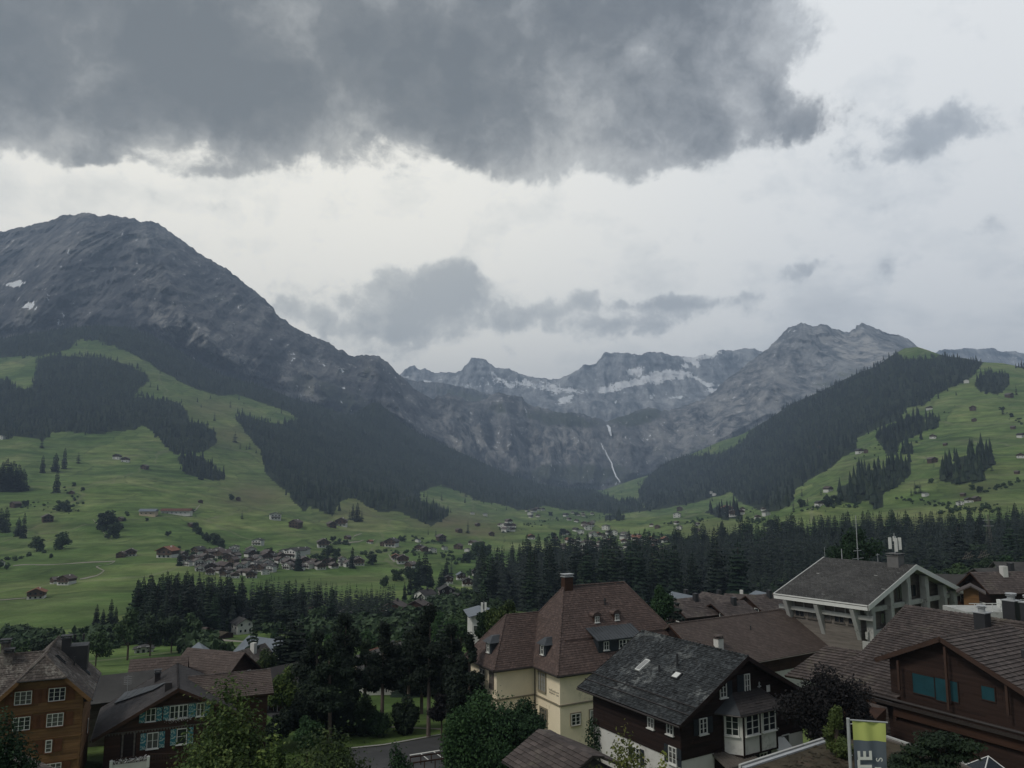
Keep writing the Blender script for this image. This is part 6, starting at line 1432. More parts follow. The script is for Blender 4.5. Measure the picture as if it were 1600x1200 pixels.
# ================================================================== J: flat mossy roof, banner
zJ=-16.6; J0=atZ(1157,1198,zJ); J1=atZ(1287,1156,zJ); J2=atZ(1384,1152,zJ); J3=atZ(1640,1240,zJ); J4=J3-np.array([2,22,0]); J5=J0-np.array([-1,18,0])
oJ=thing('flat_roof_building',np.array([*(J0+J3)[:2]/2,-24.]),'flat roofed building with mossy roof and pale metal edge','building')
pj=[J0,J1,J2,J3,J4,J5]; G().prism([np.array([p[0],p[1],-25.]) for p in pj],UP*(25+zJ-.12)).build('wall','plaster_white',oJ)
G().prism([p-UP*.12 for p in pj],UP*.06).build('roof_deck','moss_roof',oJ)
for a_,b_2 in ((J0,J1),(J2,J3)):
    dd=unit(b_2-a_); nn=np.array([-dd[1],dd[0],0.]); G().obox(a_-nn*.02-UP*.25,b_2-a_,nn*.16,UP*.36).build('roof_edge','concrete',oJ); G().obox(a_-nn*.36-UP*.08,b_2-a_,nn*.26,UP*.12).build('roof_edge','metal' if a_ is J0 else 'wood_grey',oJ)
rgm=np.random.default_rng(12); pp=[]
V,F_=leaf_arr([(0,0,0,1,1,1)],10,.05,rgm)
n_=5200; u_=rgm.random(n_);v_=rgm.random(n_); base=(J0*(1-u_)[:,None]+J3*u_[:,None]); base=base+(J1-J0)*(v_*.9)[:,None]*np.where(u_<.5,1-u_*.9,.55)[:,None]-np.array([0,1,0])*(rgm.random(n_)*9)[:,None]; 
inside=[inpoly([b[0]],[b[1]],[(p[0],p[1]) for p in pj])[0] for b in base]; base=base[np.array(inside)]; base[:,2]=zJ-.05; n_=len(base)
d_=rgm.normal(size=(n_,3))*[1,1,.3]; s__=rgm.uniform(.04,.13,n_)[:,None]; t1=unit([1,0,0]); V=np.stack([base-d_*s__,base+np.cross(d_,[0,0,1.])*s__,base+d_*s__+[0,0,.03],base-np.cross(d_,[0,0,1.])*s__+[0,0,.04]],1).reshape(-1,3)
link('moss',mesh_np('moss',V-rootloc(oJ),np.arange(4*n_).reshape(n_,4),'moss_roof'),oJ,kind='stuff')
sk=onplane(1546,1204,J3,UP); ssk=thing('glass_skylight',sk,'small glass pyramid skylight with pale bars on the flat roof','skylight')
cr_=[sk+np.array([x,y,0]) for x,y in ((-.9,-.9),(.9,-.9),(.9,.9),(-.9,.9))]; tp_=sk+UP*.8
for i in range(4):
    G().prism([cr_[i],cr_[(i+1)%4],tp_],UP*.01).build('pane','glass',ssk); G().tube(cr_[i],tp_,.035,.03,5).build('bar','paint_white',ssk); G().tube(cr_[i],cr_[(i+1)%4],.035,.035,5).build('bar','paint_white',ssk)
# banner: pole, arm, cloth in two colours, white rotated letters
DB=21.; tb=atD(1325,1124,DB); bb=atD(1330,1200,DB); pole_top=tb; xb=np.array([1.,0,0]); 
ban=thing('banner_flag',np.array([tb[0],tb[1],-18.2]),'tall lime and grey banner with white letters on a pole','banner')
G().tube(np.array([tb[0],tb[1],-18.4]),tb+UP*.03,.045,.045,8).build('pole','metal',ban)
ar=atD(1387,1129,DB); G().tube(tb-UP*.01-xb*.02,ar,.022,.022,6).build('arm','metal',ban)
for yy in (1131,1180): q=atD(1326,yy,DB); G().tube(q,q+xb*.1,.012,.012,5).build('eyelet_tie','paint_white',ban)
x0_=atD(1331.5,1127,DB)[0]; x1_=atD(1382.5,1127,DB)[0]; zt0=atD(1340,1126.5,DB)[2]; zm=atD(1340,1156,DB)[2]; zb_=zt0-5.2
def cloth(zA,zB,name,mat):
    nx,nz=14,26; xs_=np.linspace(x0_,x1_,nx); zs_=np.linspace(zA,zB,nz); Xc,Zc=np.meshgrid(xs_,zs_); t=(Xc-x0_)/(x1_-x0_)
    Yc=DB+.05*np.sin(t*5+Zc*2.2)*t+.02*np.sin(t*13+Zc*1.1); Zc=Zc-(t*.05)
    V=np.stack([Xc,Yc,Zc],-1).reshape(-1,3); F_=grid_faces(nz,nx); V2=V+[0,.006,0]; 
    V=np.concatenate([V,V2])-rootloc(ban); F2=F_[:,::-1]+len(V2)
    return link(name,mesh_np(name,V,np.concatenate([F_,F2]),mat,True),ban)
cl1=cloth(zt0,zm,'lime_cloth','flag_lime'); cl2=cloth(zm,zb_,'grey_cloth','flag_grey')
q=atD(1353,1172,DB); q[1]=DB-.07; hgt=.46
def rot_text(s,px,py,size,align,bold=0.):
    q=atD(px,py,DB-.08); return text_obj(s,q,(0,0,1),(-1,0,0),size,'paint_white',ban,'letter',.003,align,bold)
rot_text('E',1352.5,1181,.50,'CENTER',.012); rot_text('T',1352.5,1197.5,.50,'CENTER',.012); rot_text('S',1374.5,1187,.24,'CENTER',0.)
rot_text('I',1372.5,1199.5,.24,'CENTER',0.)

# ================================================================== road, lawn edge, parking
def drape(name,pts,mat,off,kind='structure',label=None,n=14):
    """pts: two px polylines (left, right) of equal length -> strip on the ground"""
    V=[];A_,B_=pts
    def hit(x,y):
        p=sheet_hit(VS,x,y); 
        return p
    P=[];Q=[]
    for (a_,b_) in zip(A_,B_): P.append(hit(*a_)); Q.append(hit(*b_))
    F_=[];nn=0;sub_=8; Vv=[]
    L_=[]
    for i in range(len(P)-1):
        for k in range(n): t=k/n; L_.append((P[i]*(1-t)+P[i+1]*t,Q[i]*(1-t)+Q[i+1]*t))
    L_.append((P[-1],Q[-1]))
    for a_,b_ in L_:
        for j in range(sub_+1): c_=a_+(b_-a_)*j/sub_; Vv.append((c_[0],c_[1],gz(c_[0],c_[1])+off))
    V=np.array(Vv); return link(name,mesh_np(name,V,grid_faces(len(L_),sub_+1),mat),None,kind=kind,label=label)
drape('road',([(545,1172),(600,1166),(650,1157),(700,1148),(760,1140)],[(560,1215),(640,1212),(700,1205),(745,1195),(800,1180)]),'asphalt',.05,label='grey asphalt road curving behind the bushes')
drape('kerb',([(545,1170),(600,1164.2),(650,1155.2),(700,1146.2),(760,1138)],[(545,1171.6),(600,1165.8),(650,1156.8),(700,1147.8),(760,1139.8)]),'kerb',.13)
drape('road_marking',([(640,1180),(665,1176),(690,1172)],[(640,1181.4),(665,1177.4),(690,1173.4)]),'lane_paint',.06)
drape('road_marking',([(656,1178),(668,1188)],[(658,1178),(670,1188)]),'lane_paint',.062)
drape('road_marking',([(676,1175),(690,1185)],[(678,1175),(692,1185)]),'lane_paint',.062)
drape('path',([(538,1131),(560,1132.5),(620,1136),(690,1139)],[(540,1134),(560,1135),(620,1137.5),(690,1140.5)]),'gravel_path',.05)
drape('parking_area',([(400,1108),(460,1100),(520,1104),(560,1108)],[(440,1130),(480,1128),(530,1130),(570,1128)]),'asphalt',.05,label='pale parking area behind the tall pines')
for x0,y0,x1,y1,lab in ((640,1190,705,1180,'upper dark timber railing beside the parking bays'),(645,1199,712,1189,'lower dark timber railing beside the parking bays')):
    p=sheet_hit(VS,x0,y0+8);q=sheet_hit(VS,x1,y1+8)
    if p is None or q is None: continue
    o=thing('railing',p,lab,'railing'); G().obox(p+UP*.85,q-p,(0,.1,0),UP*.14).build('rail','wood_brown',o)
    for k in range(5): c_=p+(q-p)*k/4; G().obox(c_-UP*.2,(.1,0,0),(0,.1,0),UP*1.05).build('post','wood_brown',o)
drape('lane',([(255,1003),(310,1001),(350,999),(400,1003),(455,1006)],[(255,1004),(310,1002.5),(350,1002),(400,1005),(455,1008)]),'gravel_path',.08,label='narrow lane past the white house')
for k_,(A_,B_) in enumerate(((( [(20,884),(60,883),(121,880),(180,877),(150,886),(163,892),(150,900),(125,905)] ),1.2),(([(500,847),(520,849),(545,845),(553,838),(565,834)]),1.4),(([(530,850),(560,847),(585,843)]),1.2),(([(0,938),(40,935)]),1.),(([(398,870),(425,866),(433,860)]),1.4),(([(607,866),(620,878)]),1.4),(([(300,802),(312,790)]),1.6),(([(145,812),(160,830),(175,846)]),.8))):
    pts=A_; drape('farm_track',([(x,y-B_*.5) for x,y in pts],[(x,y+B_*.5) for x,y in pts]),'gravel_path',.25,n=6,label=None)
#PART6
# ------------------------------------------------------------------ smaller houses
def mid_house(px,py,D,w_,d_,h_,rh,phi,roofm,upper,lower,label,cat='house',group=None,wins=((-.25,.7),(.25,.7),(-.3,.25),(0.,.25),(.3,.25)),side=2,oh=.9,hl=.42,chim=True,tile=None,name='chalet'):
    p=sheet_hit(VS,px,py) if D is None else atD(px,py,D)
    if D is None: w_,d_,h_,rh,oh=(v*.74 for v in (w_,d_,h_,rh,oh))
    ph=R(phi); g=np.array([math.cos(ph),math.sin(ph),0.]); ax=np.array([-math.sin(ph),math.cos(ph),0.])
    o=thing(name,p,label,cat,group); nf=-ax; F0=p-ax*d_/2
    P=lambda s,z: F0+g*s+UP*z
    if lower: G().prism([P(-w_/2,-2.5),P(w_/2,-2.5),P(w_/2,h_*hl),P(-w_/2,h_*hl)],ax*d_).build('lower_wall',lower,o)
    zl=h_*hl if lower else -2.5
    G().prism([P(-w_/2-.03,zl),P(w_/2+.03,zl),P(w_/2+.03,h_),P(0,h_+rh-.12),P(-w_/2-.03,h_)],ax*d_).build('wall',upper,o)
    k=(w_/2+oh)/(w_/2); E1=P(-w_/2*k,h_-rh*(k-1)+.12)-ax*oh; E2=P(w_/2*k,h_-rh*(k-1)+.12)-ax*oh; Rg=P(0,h_+rh+.12)-ax*oh; L_=d_+2*oh
    for q in ([E1,Rg,Rg+ax*L_,E1+ax*L_],[Rg,E2,E2+ax*L_,Rg+ax*L_]):
        s=slab(o,q,.16,'wood_brown' if tile else roofm,'roof')
        if tile: e=(q[0],q[1]) ; tiles(s,[q[0],q[3],q[2],q[1]] if q[0] is E1 else [q[1],q[2],q[3],q[0]],*tile,roofm,seed=int(px))
    for (s,z) in wins: window(o,P(s*w_,0)+UP*(z*(h_+rh*.4)+.3)+nf*.04,nf,1.1,1.25,1,1,sill=False,fr=.12)
    for i in range(side):
        for sg in(-1,1): window(o,p+g*sg*(w_/2+.04)+ax*(d_*(i+.5)/side-d_/2)+UP*h_*.62,g*sg,1.1,1.25,1,1,sill=False,fr=.12)
    if chim: G().cbox(P(w_*.12,h_+rh*.9)+ax*d_*.6+UP*.3,g*.8,ax*.8,UP*1.8).build('chimney','plaster_white' if int(px)%2 else 'metal_dark',o)
    if upper.startswith('wood') and h_>4: G().obox(P(-w_*.4,h_*.5)+nf*1.0,g*w_*.8,ax*.08,UP*.85).build('balcony_board',upper,o)
    return o
WH,WB,WK='plaster_white','wood_brown','wood_black'
MH=[ # px,py,D,w,d,h,rh,phi,roof,upper,lower,label
(352,992,None,9,8,5.5,2.4,-35,'tile_grey',WH,WH,'x'),
]
mid_house(378,990,None,8.5,9,6.0,2.4,40,'tile_grey',WH,None,'white house with grey roof beside the narrow lane')
mid_house(347,997,None,8,7,2.2,1.0,60,'moss_roof',WB,None,'open carport with grassy green roof beside the white house','carport',wins=(),side=0,chim=False,name='carport')
mid_house(303,999,None,12,14,4.2,2.0,75,'tile_flat',WB,None,'brown barn with weathered brown roof on the lane','barn',wins=(),side=0,chim=False,name='barn')
mid_house(326,992,None,7,7,5,1.8,30,'sheet_grey',WK,None,'dark shed with pale grey roof behind the brown barn','shed',wins=(),side=0,chim=False,name='barn')
mid_house(434,976,None,8,8,4.8,2.1,35,'sheet_grey',WH,None,'small white house with blue grey roof left of the near spruce')
mid_house(489,971,None,9,9,6.2,2.6,45,'tile_red','plaster_cream',None,'cream house with reddish hipped roof among the trees')
mid_house(510,973,None,8,10,5.2,2.6,-42,'tile_grey',WH,None,'white gabled house with grey roof beside the cream house')
mid_house(538,972,None,8,8,5.2,2.4,10,'tile_dark',WB,None,'dark roofed house just right of the white gabled house')
mid_house(572,972,None,10,8,4,1.6,60,'sheet_grey','concrete',None,'low grey house with long window band')
mid_house(594,968,None,9,7,4.6,1.5,15,'tile_grey','plaster_white',None,'pale house behind the low grey house')
mid_house(616,968,None,13,12,8,3.4,-5,'tile_rust',WB,WH,'large brown chalet with wide gable, left one of two')
mid_house(652,966,None,13,12,8,3.4,-8,'tile_rust',WB,WH,'large brown chalet with wide gable, right one of two')
mid_house(664,942,None,11,12,7.,3.,-40,'tile_dark',WH,None,'white house with diagonal dark roof above the brown chalets')
mid_house(697,934,None,12,12,7.,3.2,12,'tile_grey',WK,WH,'dark half timbered chalet with pale grey roof at the slope foot')
mid_house(714,938,None,9,8,4,1.6,40,'tile_grey',WB,None,'low grey roofed annex right of the half timbered chalet',wins=(),side=1,chim=False)
mid_house(700,912,None,10,10,6,2.6,8,'tile_dark',WB,WH,'dark chalet above the half timbered chalet')
mid_house(720,906,None,9,9,6,2.6,14,'sheet_grey',WB,WH,'chalet with bright grey roof on the slope')
mid_house(731,916,None,11,9,6,2.6,10,'tile_dark',WB,WH,'long dark chalet with white ground floor on the slope')
mid_house(744,899,None,10,9,5.5,2.4,8,'tile_dark',WK,WH,'uppermost dark chalet beside the central conifer belt')
mid_house(758,889,None,8,8,3.8,2.0,12,'tile_grey',WH,None,'small white gable peeping out of the conifers')
mid_house(752,899,None,7,7,4,1.8,40,'tile_dark',WB,None,'small brown hut beside the uppermost dark chalet',wins=((0,.5),),side=1,chim=False)
mid_house(225,1019,None,7,5,2.0,.7,20,'tile_grey',WH,None,'small white hut on the crest of the green knoll','hut',side=3,chim=False,name='hut')
mid_house(333,1108,122,8,9,5.5,3.0,70,'tile_flat',WB,None,'brown roofed barn behind the painted chalet','barn',chim=False,name='barn',tile=(.5,.45,.05))
mid_house(245,1112,116,7,6,4.8,2.6,-70,'tile_flat',WB,None,'wide brown roofed house behind the dark left roof slope',chim=False,tile=(.5,.45,.05),wins=((-.2,.4),(.2,.4)))
mid_house(312,1092,140,8,9,5.5,3.,28,'sheet_grey','wood_grey',None,'gabled house with pale metal roof behind the brown barn',chim=False)
mid_house(383,1086,138,6,8,5.,2.6,-20,'tile_mossy','wood_grey',None,'grey brown gabled house at the right end of the barn',chim=True)
mid_house(416,1044,190,8,11,4.2,2.6,60,'sheet_grey',WH,None,'house with long blue grey sheet roof behind the bushes',wins=((-.2,.4),(.2,.4)),chim=False)
mid_house(165,1136,100,10,10,4.5,1.6,-60,'tile_grey','wood_grey',None,'flat grey roof between the wooden house and the chalet',wins=(),side=0,chim=False)
mid_house(447,1128,135,2.6,2.6,1.0,.6,-60,'wood_orange','wood_orange',None,'small orange timber hut with shallow roof','hut',oh=.3,wins=(),side=0,chim=False,name='hut')
mid_house(420,1104,130,5,5,3.5,1.6,50,'tile_grey','plaster_cream',None,'pale low house behind the timber hut',wins=((0,.5),),side=1,chim=False)
mid_house(452,1112,125,8,8,4.5,2.6,-40,'tile_dark',WB,None,'dark roofed house half hidden in the left trees',chim=False)
mid_house(640,1112,150,18,14,9,2.2,15,'tile_grey',WH,None,'large pale building glimpsed behind the tall pines','building',side=4,name='pale_building',wins=((-.35,.7),(-.12,.7),(.12,.7),(.35,.7),(-.35,.3),(-.12,.3),(.12,.3),(.35,.3)))
mid_house(600,1078,190,12,12,7,3.2,-25,'tile_red','plaster_cream',None,'cream building with red roof behind the tall pines','building',side=3,name='pale_building')
mid_house(752,1048,170,5,8,12,.6,10,'sheet_grey',WH,None,'white tall building left of the yellow house','building',side=3,name='white_building',wins=((-.35,.75),(-.12,.75),(.12,.75),(.35,.75),(-.35,.4),(.12,.4)))
an2p=atD(756,967,165); an2=thing('phone_antenna',an2p,'white phone antenna standing on the white tall building','antenna'); G().tube(an2p,an2p+UP*3.6,.06,.04,5).build('pole','metal',an2)
for dx in(-.4,.35): G().cbox(an2p+np.array([dx,0,2.3]),(.42,0,0),(0,.3,0),UP*2.).build('antenna_panel','paint_white',an2)
# roofs behind the long brown roof and right of the hall
mid_house(1078,992,150,8,8,4.5,2.2,-62,'tile_rust',WK,None,'nearest dark house of the roofs right of the round tree',tile=(.6,.5,.05),wins=((-.2,.4),(.2,.4)))
mid_house(1072,978,178,7,8,4.6,2.2,25,'sheet_grey',WH,None,'house with pale metal roof beside the round tree',wins=((0,.5),))
mid_house(1124,982,185,9,9,5,2.6,28,'tile_rust',WB,None,'brown gabled house in the middle of the small roofs',wins=((-.2,.4),(.2,.4)),tile=(.6,.5,.05))
mid_house(1138,984,150,7.5,7,3.,2.0,-58,'tile_rust',WK,WH,'house with small chimney just above the long brown roof',tile=(.6,.5,.05))
mid_house(1165,972,200,8,8,4.5,2.2,70,'tile_rust',WB,None,'house with dull brown roof and dormer behind the others',tile=(.6,.5,.05))
mid_house(1194,982,160,8,8,4.2,2.4,-60,'tile_rust',WB,None,'wide brown roofed house left of the concrete hall',tile=(.6,.5,.05))
mid_house(1200,960,215,8,8,4,1.6,20,'sheet_grey',WH,None,'pale roofed house close to the left corner of the hall',wins=((0,.5),),chim=False)
mid_house(1563,976,120,5.6,7.0,5.6,2.1,-82,'tile_rust',WK,None,'dark house with plain brown roof right of the hall',tile=(.4,.4,.05),wins=((-.2,.4),(.2,.4)))
mid_house(1497,948,128,5.5,5,3,2.0,80,'tile_grey',WB,None,'house with dark grey roof just behind the hall gable',wins=(),side=1,chim=False)
mid_house(1568,942,140,9,10,3.6,2.4,-75,'tile_grey',WB,None,'grey brown roof behind the plain brown roof',side=1)
mid_house(1604,928,165,9,10,4,2.4,80,'tile_grey',WH,None,'farthest grey roof at the right edge',side=1,chim=False)
mid_house(1518,938,112,1.8,1.8,1.6,.5,-30,'tile_rust','wood_orange',None,'small bright timber hut under the hall gable end','hut',wins=(),side=0,chim=False,name='hut')
q_=atD(1552,948,92); tr=thing('terrace',q_,'pale roof terrace with white railing right of the hall','terrace'); G().cbox(q_-UP*1.,(9,0,0),(0,5,0),UP*1.6).build('slab','concrete',tr)
for i in range(9): G().cbox(q_+np.array([-3.5+i,-2.3,.25]),(.06,0,0),(0,.06,0),UP*.9).build('rail_post','paint_white',tr)
G().cbox(q_+np.array([0,-2.3,.7]),(8.2,0,0),(0,.07,0),UP*.07).build('rail','paint_white',tr); G().cbox(q_+np.array([.2,-1.8,.6]),(1.3,0,0),(0,.8,0),UP*.9).build('cabinet','paint_white',tr)
# power line mast and green frames on the far right slope
pm=sheet_hit(VS,1548,868)
if pm is not None:
    ml=thing('lattice_mast',pm,'grey lattice pylon among the conifers behind the right roofs','pylon'); s=pm[1]/F_PX; hh=62*s; g=G()
    for a_,b_2 in ((-1,-1),(1,-1),(1,1),(-1,1)): g.tube(pm+np.array([a_*1.6,b_2*1.6,0]),pm+np.array([a_*.3,b_2*.3,hh]),.14,.1,4)
    for i in range(9):
        z0=hh*i/9;z1=hh*(i+1)/9;r0=1.6-1.3*i/9;r1=1.6-1.3*(i+1)/9
        g.tube(pm+np.array([-r0,-r0,z0]),pm+np.array([r1,-r1,z1]),.09,.09,3); g.tube(pm+np.array([r0,-r0,z0]),pm+np.array([-r1,-r1,z1]),.09,.09,3)
    g.build('lattice','wood_grey',ml)
    for zz in (.72,.86): G().tube(pm+np.array([-3.4,0,hh*zz]),pm+np.array([3.4,0,hh*zz]),.14,.14,4).build('crossarm','metal',ml)
for x,y in ((1513,868),(1537,866)):
    p=atD(x,y,300); o=thing('steel_frame',p,'pale green steel frame standing in the trees, '+('left' if x<1520 else 'right')+' one','frame'); g=G()
    for i in range(5): g.tube(p+np.array([-2+i*.8,0,-1.5]),p+np.array([-.6+i*.6,0,1.6-i*.3]),.06,.05,4)
    g.tube(p+np.array([-2.4,0,-1.2]),p+np.array([1.5,0,1.7]),.07,.06,4); g.tube(p+np.array([-2.4,0,-1.4]),p+np.array([2.4,0,.1]),.07,.06,4); g.build('bars','wood_grey',o)

# ------------------------------------------------------------------ village and farm houses (D > 500 m)
VT=[]
def vt(w_,d_,h_,rh,roofm,upper,lower,hl=.45):
    wl=G().prism([(-w_/2,-d_/2,-2),(w_/2,-d_/2,-2),(w_/2,-d_/2,h_*hl),(-w_/2,-d_/2,h_*hl)],(0,d_,0)).mesh('lower_wall',lower)
    wu=G().prism([(-w_/2-.1,-d_/2-.1,h_*hl),(w_/2+.1,-d_/2-.1,h_*hl),(w_/2+.1,-d_/2-.1,h_),(0,-d_/2-.1,h_+rh-.1),(-w_/2-.1,-d_/2-.1,h_)],(0,d_+.2,0)).mesh('wall',upper)
    o=1.2; k=1+2*o/w_; g=G()
    for s in(-1,1): g.prism([(s*w_/2*k,-d_/2-o,h_-rh*(k-1)),(0,-d_/2-o,h_+rh),(0,d_/2+o,h_+rh),(s*w_/2*k,d_/2+o,h_-rh*(k-1))],(0,0,.35))
    rf=g.mesh('roof',roofm)
    wn=G().cbox((0,-d_/2-.15,0),(1.6,0,0),(0,.12,0),(0,0,1.5)).mesh('window','glass'); bc=G().cbox((0,-d_/2-.7,h_*.5),(w_*.85,0,0),(0,1.1,0),(0,0,1.)).mesh('balcony',upper if upper.startswith('wood') else 'wood_brown')
    ch=G().cbox((w_*.15,d_*.1,h_+rh*.8),(1,0,0),(0,1,0),(0,0,2.)).mesh('chimney','plaster_white')
    VT.append((wl,wu,rf,wn,bc,ch,w_,h_,rh,d_))
WF='wood_far'; vt(13,12,6.5,3.2,'roof_far',WF,WH,.55); vt(12,11,6.,3.,'tile_grey',WF,WH,.6); vt(14,13,7,3.4,'tile_flat',WF,WH,.55); vt(11,11,6,2.8,'roof_far',WH,WH); vt(12,14,6.5,3.2,'tile_flat',WF,WF,.3); vt(13,11,6,3,'tile_orange',WF,WH); vt(10,10,5.5,2.6,'roof_far',WF,WF,.3); vt(14,12,7.5,2.2,'tile_grey',WH,WH)
def vhouse(x,y,wpx,ty,label,group=None,cat='house',rot=None,name='chalet',detail=True,sc=(1,1,1)):
    if y<800: wpx*=.82
    p=sheet_hit(VS,x,y)
    if p is None: return
    t_=VT[ty]; s=wpx*p[1]/F_PX/t_[6]/1.15; s=min(max(s,.45),1.6)
    o=thing(name,p,label,cat,group,R(rot if rot is not None else random.uniform(-40,40))); o.scale=(s*sc[0],s*sc[1],s*sc[2])
    link('lower_wall',t_[0],o); link('wall',t_[1],o); link('roof',t_[2],o)
    if wpx>=13 and detail:
        link('balcony',t_[4],o,(0,0,0)); link('chimney',t_[5],o)
    if wpx>=9 and detail:
        for sx_ in ((-.28,.28) if wpx<14 else (-.3,0,.3)): 
            link('window',t_[3],o,(sx_*t_[6],0,t_[7]*.78)); link('window',t_[3],o,(sx_*t_[6],0,t_[7]*.24))
    return o
NAMED=[(183,717,14,1,'upper dark farmhouse in the middle of the left slope'),(196,722,15,0,'lower pale fronted farmhouse in the middle of the left slope'),(226,733,12,6,'small hut right of the mid slope farmhouses'),
(24,792,14,4,'dark barn with white corner near the left edge'),(74,815,16,6,'brown barn above the two round trees'),(112,772,9,6,'tiny roof in the grass hollow'),(188,814,9,6,'small barn beside the big round tree'),(299,823,9,6,'small grey shed above the village hedge'),(372,782,10,6,'dark barn on the dry slope'),(313,786,9,6,'small hut at the top of the farm track'),
(104,913,22,2,'farmhouse with white front on the lower left slope'),(88,912,16,0,'long wing of the lower left farmhouse'),(57,935,26,5,'farmhouse with orange roof lowest on the left slope'),(204,869,18,0,'brown chalet alone above the winding track'),(189,871,13,4,'low dark barn joined to the chalet above the track'),(262,871,28,5,'chalet with broad orange brown roof at the village left end'),(3,686,12,7,'pale house at the left edge under the big wood'),(1,884,12,7,'white fronted house at the left edge of the meadow'),
(403,852,17,7,'square white house alone above the village'),(310,866,18,1,'dark chalet second from the village left end'),(327,868,15,0,'light gabled chalet in the upper village row'),(349,872,20,2,'large reddish brown chalet in the village middle'),(366,861,15,7,'white and dark chalet at the top of the village'),(293,884,13,7,'white house at the lower left of the village'),(392,866,17,3,'blue grey roofed house at the top of the village'),
(448,870,20,7,'left wing of the large white hotel'),(462,872,26,7,'main block of the large white hotel'),(474,866,18,7,'right wing of the large white hotel'),
(430,812,18,7,'white farmhouse alone on the middle slope'),(462,824,17,4,'dark farmhouse right of the white farmhouse'),(533,822,20,2,'farmhouse with light gable on the middle slope'),(518,824,13,6,'dark barn left of the light gabled farmhouse'),(505,855,20,0,'brown farmhouse with white base above the village trees'),(578,849,9,5,'small orange hut on the middle meadow'),(612,854,20,1,'dark roofed white chalet on the middle meadow'),(600,853,10,6,'shed left of the dark roofed white chalet'),(543,843,9,6,'small hut by the curved track'),(653,847,8,7,'white hut on the middle meadow'),(655,860,14,1,'dark house in the hamlet left part'),(664,862,12,6,'hidden brown house in the hamlet middle'),(676,863,12,7,'white house in the hamlet right part'),(689,845,14,6,'low barn above the hamlet'),(716,858,12,4,'dark chalet right of the hamlet'),(695,859,9,7,'small white house between hamlet and dark chalet'),(739,852,12,0,'gabled chalet near the central conifers'),(752,852,9,6,'brown shed near the central conifers'),(730,862,8,7,'tiny white house below the gabled chalet'),
(618,874,14,5,'upper brown house of the cluster right of the village'),(629,880,20,2,'middle brown house of the cluster right of the village'),(642,888,16,0,'lower brown house of the cluster right of the village'),(738,804,7,7,'tiny white hut in the far left meadow'),(758,806,7,7,'small bright hut in the far left meadow'),(746,822,7,6,'small barn in the far left meadow'),(768,837,9,6,'small barn right of the dry bank'),(717,832,9,4,'dark barn left of the lone spruce'),
(830,842,12,5,'orange roofed house among the central conifer tips'),
(1343,708,13,1,'left chalet of the pair on the right slope'),(1353,707,9,6,'right chalet of the pair on the right slope'),(1452,640,10,1,'chalet below the top of the right wood'),(1457,723,15,6,'low barn between two right slope woods'),(1458,685,12,0,'chalet in the middle of the right meadow'),(1477,696,7,6,'tiny barn under the middle chalet of the right meadow'),(1520,641,12,6,'barn high on the right meadow'),(1522,658,8,6,'tiny hut below the high barn'),(1510,598,10,7,'pale roofed hut under the top wood'),(1583,670,8,6,'tiny barn near the right edge'),(1595,683,12,1,'chalet at the right edge of the meadow'),(1594,715,13,0,'long chalet at the right edge below the tiny barn'),(1589,740,8,6,'small hut lowest at the right edge'),(1294,768,15,2,'chalet at the left foot of the right meadow'),(1280,790,14,1,'chalet just above the conifers at the meadow foot'),(1446,775,8,7,'white hut beside the two small spruces'),(1500,789,13,7,'left house of the group above the right conifers'),(1514,785,14,1,'middle house of the group above the right conifers'),(1526,783,13,6,'right house of the group above the right conifers'),(1505,775,7,6,'hut just above the group of right houses'),(1577,621,12,6,'barn beside the high lone tree'),(1230,822,12,7,'pale house peeping over the conifers'),(1062,798,14,6,'brown chalet on the far right meadow rise'),(1058,808,12,7,'pale chalet on the far right meadow rise'),(1136,800,18,5,'long pink grey building on the right of the far meadow'),(1145,806,14,0,'brown house beside the long pink grey building'),(1110,771,8,7,'tiny white hut at the right forest foot'),(1116,774,8,7,'small pale hut at the edge of the right forest'),(1280,700,6,6,'tiny hut in the right forest clearing')]
for x,y,wp,ty,lab in NAMED: vhouse(x,y,wp,ty,lab,name='farmhouse' if 'farm' in lab else ('hut' if 'hut' in lab else ('barn' if 'barn' in lab or 'shed' in lab else 'chalet')),cat='barn' if 'barn' in lab else 'house')
